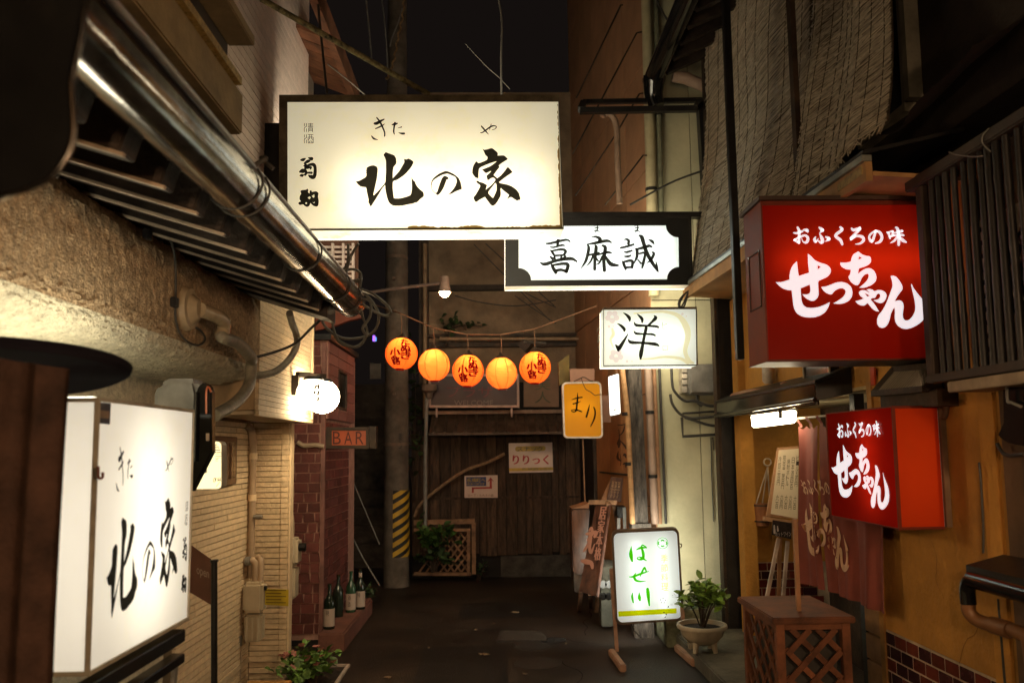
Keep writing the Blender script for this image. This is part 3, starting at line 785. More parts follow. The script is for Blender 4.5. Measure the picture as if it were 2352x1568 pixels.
# doorstep and sake bottles
struct('doorstep', MB().box(BX + 0.02, -1.235, 6.75, 8.3, 0, 0.16), mat('terracotta', (0.2, 0.085, 0.06), 0.8, var=0.2, vscale=6, bump=0.2), bevel=0.012)
M_bot = mat('bottle_glass', (0.012, 0.02, 0.012), 0.08, var=0.1, spec=0.7)
M_botg = mat('bottle_green', (0.02, 0.06, 0.03), 0.08, var=0.1, spec=0.7)
M_lab = mat('paper_label', (0.42, 0.33, 0.27), 0.8, var=0.08)
def bottle(x, y, label, m, lab, neck):
    t = thing('sake_bottle', label, 'bottle', (x, y, 0.16), 'sake bottles on the brick doorstep')
    prof = [(r_ * 0.9, z_ * 0.9) for r_, z_ in [(0.05, 0), (0.053, 0.012), (0.053, 0.235), (0.048, 0.262), (0.032, 0.29), (0.018, 0.32), (0.0155, 0.385), (0.019, 0.388), (0.019, 0.41), (0.014, 0.412)]]
    put('glass', MB().lathe(prof, (x, y, 0.16), 18), m, t, smooth=True)
    if lab:
        put('label', MB().grid(lambda u, v: (x + 0.0492 * math.cos(-2.9 + 2.7 * u), y + 0.0492 * math.sin(-2.9 + 2.7 * u), 0.185 + v * 0.145), 14, 1), M_lab, t, smooth=True)
        for k, ch in enumerate('酒造' if lab == 2 else '特'):
            letters('label_print', [text_in(ch, -0.35, k * 0.06, 0.2, k * 0.06 + 0.045)], lambda a_, b_, h: Vector((x + 0.05 * math.cos(-1.62 + a_), y + 0.05 * math.sin(-1.62 + a_), 0.32 - b_)), mat('label_ink', (0.03, 0.02, 0.02), 0.8), t)
    if neck:
        put('neck_band', MB().lathe([(0.0178, 0.295), (0.0172, 0.338)], (x, y, 0.16), 16, False), M_lab, t, smooth=True)
bottle(-1.395, 6.93, 'dark sake bottle nearest on the red doorstep, set apart in front', M_bot, 1, False)
bottle(-1.415, 7.42, 'dark unlabelled sake bottle against the brick wall', M_bot, 0, False)
bottle(-1.335, 7.62, 'green sake bottle with a pale label, middle of the back row', M_botg, 2, False)
bottle(-1.27, 7.75, 'dark sake bottle with pale label and white neck band', M_bot, 1, True)
# BAR sign
cb = crop(600, 900, 2.8)
tlp, trp, blp = onY(*cb(548, 398), 7.05), onY(*cb(840, 398), 7.05), onY(*cb(548, 545), 7.05)
pl = Plate(tlp, trp, blp, (0, 0.14, 0))
t = thing('bar_sign', 'unlit orange box sign reading BAR on the brick corner', 'sign', tlp)
c = MB()
pl.bar(c, 0, pl.w, 0, 0.03, 0, 0.14); pl.bar(c, 0, pl.w, pl.h - 0.03, pl.h, 0, 0.14); pl.bar(c, 0, 0.05, 0.03, pl.h - 0.03, 0, 0.14); pl.bar(c, pl.w - 0.025, pl.w, 0.03, pl.h - 0.03, 0, 0.14)
put('casing', c, M_dkwood, t)
q = MB(); pl.bar(q, 0.05, pl.w - 0.025, 0.03, pl.h - 0.03, 0.012, 0.03); put('face_panel', q, mat('orange_face', (0.42, 0.075, 0.02), 0.5, var=0.1), t)
q = MB(); pl.bar(q, pl.w + 0.002, pl.w + 0.06, -0.01, pl.h, 0.02, 0.12); put('side_case', q, M_dkwood, t)
shp = []
for k, ch in enumerate('BAR'):
    shp.append(text_in(ch, *cb(595 + k * 78, 428), *cb(650 + k * 78, 515)))
letters('lettering', shp, pl.placer(0.010), mat('dark_red_print', (0.1, 0.018, 0.01), 0.6), t)

# ---------------------------------------------- near-left signs
M_tube = lamp_mat('fluorescent', (1.0, 0.93, 0.78), 13.0)
M_tube_b = lamp_mat('fluorescent_cool', (0.92, 1.0, 0.95), 13.0)
M_white = panel_mat('white_acrylic', (0.86, 0.83, 0.74), 0.15, (1.0, 0.9, 0.68), stain=0.25)
M_whiteL = panel_mat('white_acrylic_side', (0.86, 0.84, 0.78), 0.26, (1.0, 0.95, 0.84), stain=0.12)
M_top_lit = panel_mat('white_acrylic_top', (0.86, 0.84, 0.78), 7.0, (1.0, 0.94, 0.72))
M_cream_case = mat('cream_casing', (0.45, 0.4, 0.3), 0.6, var=0.2, vscale=9)
XS = -1.0
ya, yb = onX(217, 1200, XS).y, onX(441, 1180, XS).y
zt = 0.5 * (onX(222, 912, XS).z + onX(447, 940, XS).z); zb_ = 0.5 * (onX(212, 1560, XS).z + onX(432, 1415, XS).z)
pl = Plate((XS, ya, zt), (XS, yb, zt), (XS, ya, zb_), (-0.24, 0, 0)); PL_LEFT = pl
t = thing('box_sign', 'white lit box sign with black brush characters low on the near left wall', 'sign', (XS, ya, zb_))
M_tube_l = lamp_mat('fluorescent_low', (1.0, 0.93, 0.78), 8.5)
light_box(pl, t, M_whiteL, M_cream_case, M_tube_l, ((0.5, 0.505, 0.2),), fw=(0.008, 0.004, 0.01, 0.01), side_panels=('l',), side_m=M_whiteL, back=False)
q = MB(); pl.bar(q, 0.012, pl.w - 0.012, 0.012, pl.h - 0.012, 0.225, 0.232); put('inner_divider', q, M_inner, t)
for nm_, qd_ in (('top_panel', ((0.01, -0.002, 0.02), (pl.w - 0.01, -0.002, 0.02), (pl.w - 0.01, -0.002, 0.23), (0.01, -0.002, 0.23))),
                 ('rear_panel', ((0.01, 0.01, 0.25), (pl.w - 0.01, 0.01, 0.25), (pl.w - 0.01, pl.h - 0.01, 0.25), (0.01, pl.h - 0.01, 0.25)))):
    put(nm_, MB().add([pl.p(*c_) for c_ in qd_], [(0, 1, 2, 3)]), M_top_lit, t)  # unseen glowing panels, set bright to light the stucco underside and wall
for u in (0.45, 0.62):
    q = MB(); q.tube([pl.p(u * pl.w, 0.1 * pl.h, 0.12), pl.p(u * pl.w, 0.92 * pl.h, 0.12)], 0.013, 8); put('tube', q, M_tube_l, t)
cA, cB, cC, cD = crop(850, 340, 8.71), crop(1030, 340, 8.712), crop(880, 270, 6.533), crop(715, 280, 6.5375)
K_KITA = [(160,900),(235,885),(310,845),(385,795),(390,730),(378,715),(390,690),(378,660),(395,640),(385,620),(400,600),(455,570),(530,553),(600,575),(632,625),(612,840),(575,1000),(535,1180),(545,1195),(650,1090),(790,925),(795,840),(805,690),(803,455),(775,380),(752,345),(755,315),(775,305),(798,275),(945,328),(985,345),(1020,405),(1027,510),(1005,545),(965,590),(950,680),(948,830),(1080,690),(1140,590),(1197,490),(1187,435),(1200,415),(1235,435),(1270,415),(1300,415),(1380,465),(1390,500),(1340,600),(1215,745),(1090,835),(1030,872),(985,880),(950,905),(948,1050),(968,1245),(985,1258),(1100,1260),(1200,1235),(1310,1200),(1340,1160),(1357,1050),(1350,840),(1335,800),(1400,890),(1422,900),(1440,960),(1480,1020),(1540,1080),(1580,1105),(1607,1145),(1612,1215),(1540,1265),(1470,1340),(1420,1350),(1360,1375),(1300,1380),(1140,1418),(960,1418),(880,1365),(840,1290),(810,1170),(790,1060),(785,970),(720,1050),(640,1190),(500,1410),(480,1432),(462,1415),(455,1380),(428,1345),(435,1290),(405,1160),(385,1035),(370,1020),(270,1012),(205,960)]
K_NO = [(555,1185),(640,1100),(710,1000),(742,905),(735,850),(710,800),(640,770),(545,730),(450,750),(360,795),(245,870),(215,930),(205,1000),(215,1060),(250,1110),(300,1145),(330,1110),(345,1050),(385,930),(425,830),(465,785),(490,778),(555,805),(570,850),(525,855),(510,910),(460,1040),(410,1120),(370,1170),(330,1192),(295,1160),(230,1108),(200,1045),(188,970),(205,890),(245,825),(350,740),(440,700),(490,680),(550,680),(680,740),(780,820),(820,900),(845,1000),(850,1060),(800,1080),(720,1110),(640,1155)]
K_YA = [(1288,200),(1325,228),(1400,215),(1475,190),(1510,200),(1590,265),(1618,300),(1610,350),(1740,343),(1780,370),(1830,425),(1680,520),(1635,560),(1652,595),(1600,660),(1525,762),(1605,830),(1680,770),(1760,680),(1815,600),(1835,592),(1925,690),(1920,710),(1820,775),(1700,865),(1640,912),(1660,935),(1800,960),(1910,998),(2010,1070),(2070,1155),(2078,1200),(2098,1255),(2085,1295),(2060,1290),(2025,1312),(1900,1230),(1880,1232),(1805,1280),(1855,1185),(1740,1095),(1678,1037),(1672,1060),(1682,1165),(1670,1220),(1640,1270),(1600,1340),(1555,1395),(1505,1422),(1460,1395),(1340,1228),(1230,1285),(1155,1340),(1130,1325),(1090,1245),(1150,1170),(1245,1000),(1230,970),(1180,940),(1148,890),(1190,880),(1230,910),(1300,925),(1385,975),(1358,1075),(1470,985),(1530,920),(1565,865),(1555,840),(1520,820),(1480,825),(1400,880),(1375,800),(1380,770),(1440,720),(1475,680),(1450,680),(1400,710),(1355,725),(1278,645),(1350,620),(1470,570),(1590,475),(1560,475),(1400,530),(1217,610),(1205,720),(1205,835),(1140,820),(1068,730),(1075,630),(1100,550),(1150,472),(1170,478),(1205,515),(1385,445),(1400,380),(1350,340),(1330,290)]
K_YA_H = [(1560,930),(1585,950),(1592,1080),(1560,1160),(1520,1245),(1500,1245),(1410,1150),(1420,1110),(1490,1020)]
S_KI = [[(225,208,36),(260,205,50),(310,175,40),(378,140,18)],[(240,292,18),(340,245,24),(385,215,8)],[(258,112,18),(310,180,28),(350,260,26),(385,350,24),(385,410,22)],[(178,408,18),(215,450,30),(280,468,6)]]
S_TA = [[(498,232,10),(545,218,40),(595,205,14)],[(550,195,30),(535,280,26),(530,340,24),(543,380,14)],[(595,282,6),(657,263,20)],[(610,355,10),(660,368,32),(697,368,34)]]
S_YA = [[(1913,352,12),(1950,348,20),(2080,258,26),(2140,245,18),(2168,262,16),(2145,295,12),(2095,312,8)],[(1928,250,22),(1985,315,26),(2045,385,6)],[(2085,215,12),(2060,310,8)]]
def radical(dy): return [[(183,140+dy,10),(183,185+dy,10)],[(215,140+dy,10),(215,190+dy,10),(183,212+dy,10),(183,275+dy,10)],[(215,225+dy,10),(215,275+dy,10)]]
S_SEI = radical(0) + [[(a,b,9),(c_,d,9)] for a,b,c_,d in ((240,150,322,150),(244,172,318,172),(240,195,322,195),(281,137,281,195),(252,215,318,215),(252,215,252,278),(315,215,315,278),(252,235,315,235),(252,255,315,255))]
S_SHU = radical(180) + [[(a,b,9),(c_,d,9)] for a,b,c_,d in ((240,320,325,320),(243,360,325,360),(243,360,243,455),(325,360,325,455),(243,455,325,455),(268,320,268,385),(298,320,298,385),(268,385,250,402),(298,385,320,402),(262,425,262,455),(262,425,305,425),(305,425,305,455))]
S_KIKU = [[(130,725,30),(165,720,50),(205,697,12)],[(250,690,20),(300,705,60)],[(185,780,30),(230,750,50),(265,735,40)],[(175,820,20),(210,815,60),(200,860,40)],[(215,830,40),(270,800,40),(330,800,56),(355,850,50),(350,960,56),(320,1005,54),(265,990,30)],[(110,915,30),(150,900,70),(195,900,60),(215,930,40)],[(120,970,30),(150,970,50),(170,960,20)],[(230,850,40),(290,840,30),(280,870,20)],[(195,960,40),(230,930,30),(300,930,40)],[(250,970,20),(310,975,24)]]
K_KOMA = [(118,1225),(135,1205),(210,1200),(230,1180),(248,1200),(240,1240),(265,1260),(270,1215),(290,1205),(308,1235),(370,1220),(412,1250),(400,1310),(415,1380),(405,1455),(375,1470),(325,1455),(280,1410),(265,1455),(230,1475),(190,1460),(165,1430),(110,1445),(85,1420),(95,1395),(130,1385),(105,1355),(108,1300),(135,1260)]
K_KOMA_H = [[(235,1330),(260,1305),(290,1320),(265,1350)],[(300,1300),(340,1270),(348,1310),(330,1330)],[(195,1420),(210,1395),(230,1410),(218,1428)],[(315,1395),(335,1405),(355,1385),(345,1410),(325,1412)]]
def kita_shapes(fK, fN, fY, fki, fta, fya, fsei, fkiku, fkoma):
    out = [outline2d(K_KITA, fK), outline2d(K_NO, fN), outline2d(K_YA, fY, [K_YA_H])]
    out += [stroke2d(s, fki) for s in S_KI] + [stroke2d(s, fta) for s in S_TA] + [stroke2d(s, fya) for s in S_YA]
    out += [stroke2d(s, fsei) for s in S_SEI + S_SHU] + [stroke2d(s, fkiku) for s in S_KIKU] + [outline2d(K_KOMA, fkoma, K_KOMA_H)]
    return out
c4 = crop(0, 1167, 3.1357)
af = lambda src, dst, base: chain(affine(src, dst), base)
left_shapes = kita_shapes(
    af([(160,900),(798,275),(1612,1190),(480,1432),(1140,1418),(1385,480)], [(812,745),(938,300),(1058,790),(865,1080),(955,1018),(1030,385)], c4),
    af([(490,680),(188,970),(850,1060),(330,1192)], [(1145,475),(1088,690),(1187,690),(1107,790)], c4),
    af([(1475,190),(1925,690),(2098,1255),(1155,1340),(1068,730),(1505,1422)], [(1288,158),(1340,370),(1357,720),(1228,810),(1225,490),(1277,830)], c4),
    af([(258,112),(178,408),(280,468),(385,410),(378,140)], [(918,900),(893,1200),(910,1248),(942,1190),(948,962)], c3b),
    af([(498,232),(595,205),(543,380),(697,368)], [(975,1050),(1000,1005),(980,1145),(1014,1140)], c3b),
    af([(1913,352),(2168,262),(2045,385),(1928,250),(2085,215)], [(1270,1090),(1325,1010),(1290,1098),(1275,1020),(1310,985)], c3b),
    af([(183,140),(322,150),(183,455),(325,455)], [(1423,1330),(1441,1330),(1413,1505),(1433,1505)], c3b),
    af([(105,680),(375,680),(105,1030),(375,1030)], [(1400,450),(1432,448),(1396,630),(1430,635)], c4),
    af([(85,1180),(415,1180),(85,1475),(415,1475)], [(1392,728),(1430,730),(1384,872),(1426,882)], c4))
letters('lettering', left_shapes, pl.placer(0.004), M_ink, t)
# stickers and hook on that sign
sk = MB(); ps = [pl.on(*c3b(x, y), 0.004) for x, y in ((752, 568), (850, 578), (840, 740), (750, 730))]
sk.add(ps, [(0, 1, 2, 3)]); put('sticker', sk, mat('sticker_navy', (0.035, 0.03, 0.05), 0.5), t)
sk = MB(); ps = [pl.on(*c3b(x, y), 0.0035) for x, y in ((760, 630), (838, 637), (834, 695), (758, 688))]
sk.add(ps, [(0, 1, 2, 3)]); put('sticker_print', sk, mat('sticker_tan', (0.3, 0.2, 0.12), 0.5), t)
hk = [pl.on(*c3b(x, y), -0.012) for x, y in ((752, 1060), (752, 1120), (756, 1145), (770, 1152), (785, 1140), (786, 1105))]
put('hook', MB().tube(smooth_path(hk, 5), 0.0035, 6), mat('rust', (0.2, 0.06, 0.03), 0.7), t)
# steel rack under that sign
rk = thing('sign_rack', 'dark steel rack with slanted bars under the white box sign', 'rack', (XS, ya, zb_ - 0.2))
for dz, h_ in ((-0.035, 0.04), (-0.105, 0.03)):
    put('rail', MB().box(XS - 0.03, XS + 0.012, ya - 0.1, yb - 0.06, zb_ + dz - h_ / 2, zb_ + dz + h_ / 2), M_black_gloss, rk, bevel=0.003)
put('rail', MB().box(XS - 0.26, XS - 0.22, ya - 0.1, yb - 0.06, zb_ - 0.06, zb_ - 0.02), M_black_gloss, rk)
for k in range(4):
    y = ya + 0.02 + k * 0.15
    put('leg', MB().beam((XS - 0.01, y + 0.1, zb_ - 0.12), (XS - 0.03, y, 0.0 if k in (0, 3) else 0.35), 0.025, 0.012), M_grey_metal, rk)
# shutter boards behind rack
# black sign case beside the white sign
def xz(px, py, y=3.0):
    p = onY(px, py, y); return (p.x, p.z)
k = thing('black_sign', 'glossy black rounded sign case seen end on behind the white box sign', 'sign', onY(465, 1000, 3.0))
prof = [(450, 905), (455, 886), (468, 877), (480, 884), (486, 900), (487, 1038), (440, 1130), (437, 1080)]
put('cover', MB().poly([onY(*p, 2.95) for p in prof], (0, 0.04, 0)), M_black_gloss, k, bevel=0.004)
put('body', MB().poly([onY(*p, 3.02) for p in ((350, 905), (360, 880), (385, 868), (450, 868), (458, 905), (448, 1100), (350, 1100))], (0, 0.14, 0)), M_tin, k, bevel=0.02, smooth=True)
put('edge_tube', MB().tube([onY(452, 900, 2.94), onY(449, 1060, 2.94)], 0.006, 8), M_black_gloss, k, smooth=True)
put('reflection_line', MB().tube(smooth_path([onY(474, 950, 2.94), onY(474, 900, 2.94), onY(479, 888, 2.94), onY(485, 900, 2.94)], 6), 0.0035, 6), mat('orange_reflection', (0.5, 0.1, 0.03), 0.3), k)  # orange line drawn in place of a reflection on the black gloss
put('notice', MB().add([onY(473, 995, 2.945), onY(481, 995, 2.945), onY(481, 1012, 2.945), onY(473, 1012, 2.945)], [(0, 1, 2, 3)]), M_lab, k)
# small lit cafe sign behind it
co = crop(450, 1060, 9.8)
tlp, trp, blp = onY(*co(560, 160), 3.7), onY(*co(885, 160), 3.7), onY(*co(560, 1310), 3.7)
tlp = tlp - Vector((0.08, 0, 0)); blp = blp - Vector((0.08, 0, 0))
pl = Plate(tlp, trp, blp, (0, 0.08, 0))
t = thing('lit_sign', 'small warm white lit sign with striped emblem half hidden by the black case', 'sign', tlp)
put('casing', MB().poly([pl.p(u, v, 0.006) for u, v in pl.rring(0, pl.w, 0, pl.h, 0.02)], (0, 0.07, 0)), M_cream_case, t)
put('face_panel', MB().poly([pl.p(u, v, 0) for u, v in pl.rring(0.002, pl.w - 0.002, 0.002, pl.h - 0.002, 0.019)], (0, 0.004, 0)), lamp_mat('warm_sign_glow', (1.0, 0.82, 0.42), 1.7), t)
shp = []
ys_ = [250, 298, 340, 380, 430, 465, 518, 560, 595, 635]
for i, y in enumerate(ys_):
    w2 = [20, 42, 55, 62, 66, 70, 70, 64, 36, 30][i]; hh = [10, 9, 7, 9, 8, 5, 6, 5, 5, 4][i]
    shp.append(quad2d(co(742 + (i < 1) * 10, y - hh), co(742 + w2 * 2, y - hh - 6), co(742 + w2 * 2, y + hh - 6), co(742, y + hh)))
shp += [stroke2d([(710, 275, 16), (722, 318, 16)], co)]
shp += [stroke2d(s, co) for s in ([(735, 1040, 12), (705, 1060, 12), (700, 1120, 14), (720, 1135, 10), (738, 1080, 10), (735, 1040, 10)], [(748, 1050, 12), (748, 1125, 10), (755, 1070, 8), (785, 1035, 12)],
                                  [(800, 1050, 10), (798, 1120, 10)], [(850, 1030, 12), (815, 1050, 10), (815, 1110, 12), (850, 1060, 8), (845, 1110, 10), (830, 1160, 8), (765, 1240, 14)], [(880, 1030, 10), (862, 1060, 10), (868, 1110, 12), (885, 1110, 10)])]
letters('lettering', shp, pl.placer(-0.0015), mat('brown_print', ()), t)
# open board
t = thing('open_board', 'reddish brown board reading open hung on a black post by the siding', 'sign', onY(465, 1310, 3.75))
cq = c4
bp = [(1470, 515), (1625, 625), (1615, 968), (1455, 872)]
pts = [onY(*cq(x, y), 3.85 - 0.12 * i_) for (x, y), i_ in zip(bp, (0, 1, 1, 0))]
put('board', MB().poly(pts, (-0.01, 0.02, 0)), mat('open_brown', (0.17, 0.065, 0.04), 0.6, var=0.2), t)
nrm = (pts[1] - pts[0]).cross(pts[3] - pts[0]).normalized()
fo = affine([(0, 0), (1, 0), (1, 1), (0, 1)], [(1505, 685), (1600, 715), (1600, 790), (1505, 745)])
shp = [mapped(text_in('open', 0, 0, 1, 1), chain(fo, cq))]
letters('lettering', shp, lambda x, y, h: onP(x, y, pts[0], nrm) + (EYE - pts[0]).normalized() * 0.004, mat('faded_white', (0.42, 0.3, 0.24), 0.7), t)
put('post', MB().tube([onY(*cq(1640, 630), 3.7), onY(*cq(1640, 1568), 3.7)], 0.014, 10), M_black_metal, t)
put('post_cap', MB().tube([onY(*cq(1640, 622), 3.7), onY(*cq(1640, 640), 3.7)], 0.018, 10), M_black_metal, t)
# foreground: pleated cloth under an oval canopy, black sign corner
M_cloth = mat('brown_pleats', (0.05, 0.026, 0.018), 0.75, var=0.35, vscale=8, bump=0.3, bscale=90, spec=0.15)
yc = 1.72
xr = onY(160, 880, yc).x; xr_b = onY(152, 1568, yc).x
ztop = onY(100, 800, yc).z; z_l = onY(0, 786, yc).z + 0.01; z_r = onY(172, 848, yc).z
t = thing('pleated_curtain', 'brown pleated plastic curtain hanging in the near left corner', 'curtain', (xr - 0.3, yc, 0.9))
def pleat(u, v):
    x = xr - 0.62 + 0.62 * u + (xr_b - xr) * v * 0.9
    zt0 = z_l + (z_r - z_l) * u ** 1.6; zz = zt0 - v * (zt0 - 0.2)
    amp = 0.018 * (0.7 + 0.3 * v)
    return (x + 0.004 * math.sin(u * 60 + v * 3), yc + amp * math.sin(u * 2 * math.pi * 7.5 + 0.5 * math.sin(v * 5)) - 0.02 * math.sin(v * 2), zz)
put('cloth', MB().grid(pleat, 130, 24), M_cloth, t, smooth=True)
cn = MB()
cn.lathe([(0.01, -0.001), (0.97, 0.0), (1.0, 0.012), (1.0, 0.03), (0.97, 0.04), (0.01, 0.06)], (0, 0, 0), 48)
cn.v = [(-1.31 + 0.46 * x, 1.88 + 0.13 * y + 0.35 * z, 1.838 - 0.055 * y + 0.7 * z) for x, y, z in cn.v]
solo('oval_canopy', cn, mat('canopy_black', (0.008, 0.007, 0.012), 0.9, spec=0.1), 'flat black oval canopy over the near left white sign and pleated curtain', 'canopy', smooth=True)
y1 = 1.02
rnd = [(205, -60), (200, 0), (188, 80), (176, 140), (168, 190), (170, 240), (172, 300), (160, 350), (125, 400), (80, 428), (30, 444), (-60, 452), (-60, -60)]
sb = thing('black_panel_sign', 'out of focus black sign with rounded corner and thin bright rim, top left', 'sign', onY(100, 200, y1))
put('panel', MB().poly([onY(*p, y1) for p in rnd], (-0.06, 0.05, 0)), M_black_gloss, sb)
put('rim', MB().tube(smooth_path([onY(*p, y1 - 0.003) for p in rnd[:-1]], 6), 0.0035, 8), M_steel, sb, smooth=True)
# stool and flower trough
M_stool = mat('varnished_wood', (0.42, 0.2, 0.05), 0.45, var=0.2, vscale=7, stretch=(1, 6, 1))
st = thing('wooden_stool', 'low orange wooden stool at the foot of the cream siding', 'stool', (-1.27, 4.75, 0))
put('seat', MB().box(-1.46, -1.2, 4.55, 4.9, 0.275, 0.305), M_stool, st, bevel=0.006)
for x, y in ((-1.43, 4.58), (-1.23, 4.58), (-1.43, 4.87), (-1.23, 4.87)):
    put('leg', MB().box(x - 0.018, x + 0.018, y - 0.018, y + 0.018, 0, 0.274), M_stool, st)
for x in (-1.36, -1.29):
    put('peg', MB().tube([(x, 4.7, 0.304), (x, 4.7, 0.308)], 0.012, 10), M_dkwood, st)
M_leaf = mat('leaf_green', (0.05, 0.11, 0.02), 0.5, var=0.3, vscale=12, rand=0.4)
M_leaf_d = mat('leaf_dark', (0.035, 0.065, 0.02), 0.55, var=0.3, vscale=12, rand=0.4)
M_soil = mat('soil', (0.035, 0.025, 0.018), 0.95, var=0.3, vscale=30, bump=0.6)
def leaf_mesh(l, w):
    mb = MB(); n = 4; L_ = []
    for i in range(n + 1):
        t_ = i / n; ww = w * math.sin(math.pi * min(0.97, t_ * 0.9 + 0.07)) / 2; zz = 0.25 * l * math.sin(t_ * 1.8) * 0.4
        L_.append((t_ * l, ww, zz))
    vs = [];
    for x_, ww, zz in L_: vs += [(x_, -ww, zz + ww * 0.35), (x_, 0, zz), (x_, ww, zz + ww * 0.35)]
    fs = []
    for i in range(n):
        a_ = i * 3; fs += [(a_, a_ + 3, a_ + 4, a_ + 1), (a_ + 1, a_ + 4, a_ + 5, a_ + 2)]
    return mb.add(vs, fs)
def leafy(parent, centre, rad, count, m, l, w, seed, stems=8, base=None, stem_m=None):
    rs_ = random.Random(seed); c_ = Vector(centre); proto = None
    base = Vector(base or (c_ - Vector((0, 0, rad[2]))))
    tips = []
    for k_ in range(stems):
        a_ = rs_.uniform(0, 6.28); q_ = rs_.uniform(0.2, 0.95)
        tip = c_ + Vector((rad[0] * q_ * math.cos(a_), rad[1] * q_ * math.sin(a_), rad[2] * rs_.uniform(-0.1, 0.95)))
        mid = base.lerp(tip, 0.5) + Vector((rs_.uniform(-.02, .02), rs_.uniform(-.02, .02), 0.03))
        put('stem', MB().tube(smooth_path([base + Vector((rs_.uniform(-.03, .03), rs_.uniform(-.03, .03), 0)), mid, tip], 4), [0.006] * 5 + [0.004] * 4, 5), stem_m or M_dkwood, parent)
        tips.append((base, mid, tip))
    for k_ in range(count):
        b_, md, tp = rs_.choice(tips); q_ = rs_.uniform(0.35, 1.0)
        p_ = (md.lerp(tp, q_)) + Vector((rs_.gauss(0, 1) * rad[0], rs_.gauss(0, 1) * rad[1], rs_.gauss(0, 1) * rad[2])) * 0.16
        s_ = rs_.uniform(0.7, 1.25)
        rot = (rs_.uniform(-0.7, 0.7), rs_.uniform(-0.9, 0.5), rs_.uniform(0, 6.28))
        if proto is None:
            proto = put('leaf', leaf_mesh(l, w), m, parent, smooth=True)
            proto.matrix_parent_inverse = world_of(parent).inverted(); proto.location = p_; proto.rotation_euler = rot
        else:
            copy_piece(proto, p_, parent, rot, (s_, s_, s_))
    return proto
ft = thing('flower_trough', 'blue grey trough of leafy plants with small pink flowers by the siding', 'planter', (-1.22, 5.5, 0))
tr = MB()
TZ = 0.12
tr.hexa([(-1.34, 5.25, 0), (-1.1, 5.25, 0), (-1.05, 5.2, TZ), (-1.4, 5.2, TZ), (-1.34, 5.8, 0), (-1.1, 5.8, 0), (-1.05, 5.86, TZ), (-1.4, 5.86, TZ)])
put('trough', tr, mat('trough_blue', (0.2, 0.22, 0.22), 0.6, var=0.2), ft, bevel=0.008)
M_trim_ = mat('trough_rim', (0.5, 0.42, 0.36), 0.6)
for a_ in ((5.18, 5.205), (5.855, 5.88)): put('rim', MB().box(-1.42, -1.03, a_[0], a_[1], TZ + 0.001, TZ + 0.022), M_trim_, ft, bevel=0.004)
for a_ in ((-1.42, -1.395), (-1.055, -1.03)): put('rim', MB().box(a_[0], a_[1], 5.206, 5.854, TZ + 0.001, TZ + 0.022), M_trim_, ft, bevel=0.004)
put('soil', MB().box(-1.394, -1.056, 5.21, 5.85, TZ - 0.02, TZ + 0.006), M_soil, ft)
M_leaf_t = mat('leaf_trough', (0.1, 0.2, 0.035), 0.5, var=0.3, vscale=12, rand=0.4)
leafy(ft, (-1.24, 5.5, 0.21), (0.2, 0.33, 0.11), 300, M_leaf_t, 0.062, 0.04, 31, 22, (-1.22, 5.5, 0.1))
pet = None; rs_ = random.Random(33)
M_petal = mat('petal_pink', (0.42, 0.17, 0.15), 0.6, rand=0.2)
for k_ in range(16):
    p_ = (-1.22 + rs_.uniform(-0.17, 0.17), 5.45 + rs_.uniform(-0.25, 0.25), 0.31 + rs_.uniform(-0.05, 0.05))
    if pet is None:
        fl = MB()
        for j in range(6):
            a_ = j * math.pi / 3
            fl.add([(0, 0, 0), (0.02 * math.cos(a_ - .45), 0.02 * math.sin(a_ - .45), 0.012), (0.028 * math.cos(a_), 0.028 * math.sin(a_), 0.01), (0.02 * math.cos(a_ + .45), 0.02 * math.sin(a_ + .45), 0.012)], [(0, 1, 2, 3)])
        pet = put('flower', fl, M_petal, ft); pet.matrix_parent_inverse = world_of(ft).inverted(); pet.location = p_
    else: copy_piece(pet, p_, ft, (rs_.uniform(-.8, .8), rs_.uniform(-.8, .8), rs_.uniform(0, 6)))

# ---------------------------------------------- added fill lamps, unseen behind the camera, to brighten the near walls
def fill_lamp(x, y, z, wx, label, strength):
    t = thing('fill_lamp', label, 'fill lamp', (x, y, z), 'added fill lamps behind the camera')
    put('arm', MB().tube(smooth_path([(wx, y, z + 0.05), ((wx + x) / 2, y, z + 0.28), (x, y, z + 0.2)], 6), 0.018, 8), M_black_metal, t, smooth=True)
    put('shade', MB().lathe([(0.03, 0.2), (0.06, 0.17), (0.24, 0.06), (0.245, 0.05), (0.05, 0.16)], (x, y, z), 24, False), M_black_metal, t, smooth=True)
    put('bulb', MB().lathe([(0.001, -0.11), (0.06, -0.095), (0.1, -0.05), (0.11, 0.0), (0.09, 0.06), (0.04, 0.12)], (x, y, z), 20), lamp_mat('fill_lamp_glow', (1.0, 0.62, 0.33), strength), t, smooth=True)
    put('wall_plate', MB().box(min(wx, wx), wx + 0.02, y - 0.06, y + 0.06, z - 0.05, z + 0.15), M_black_metal, t)
fill_lamp(1.5, -0.4, 2.3, 1.95, 'added fill lamp on a bracket, unseen behind the camera, right wall', 400.0)
fill_lamp(-0.35, -1.6, 2.3, -1.6, 'added fill lamp on a bracket, unseen behind the camera, left wall', 800.0)
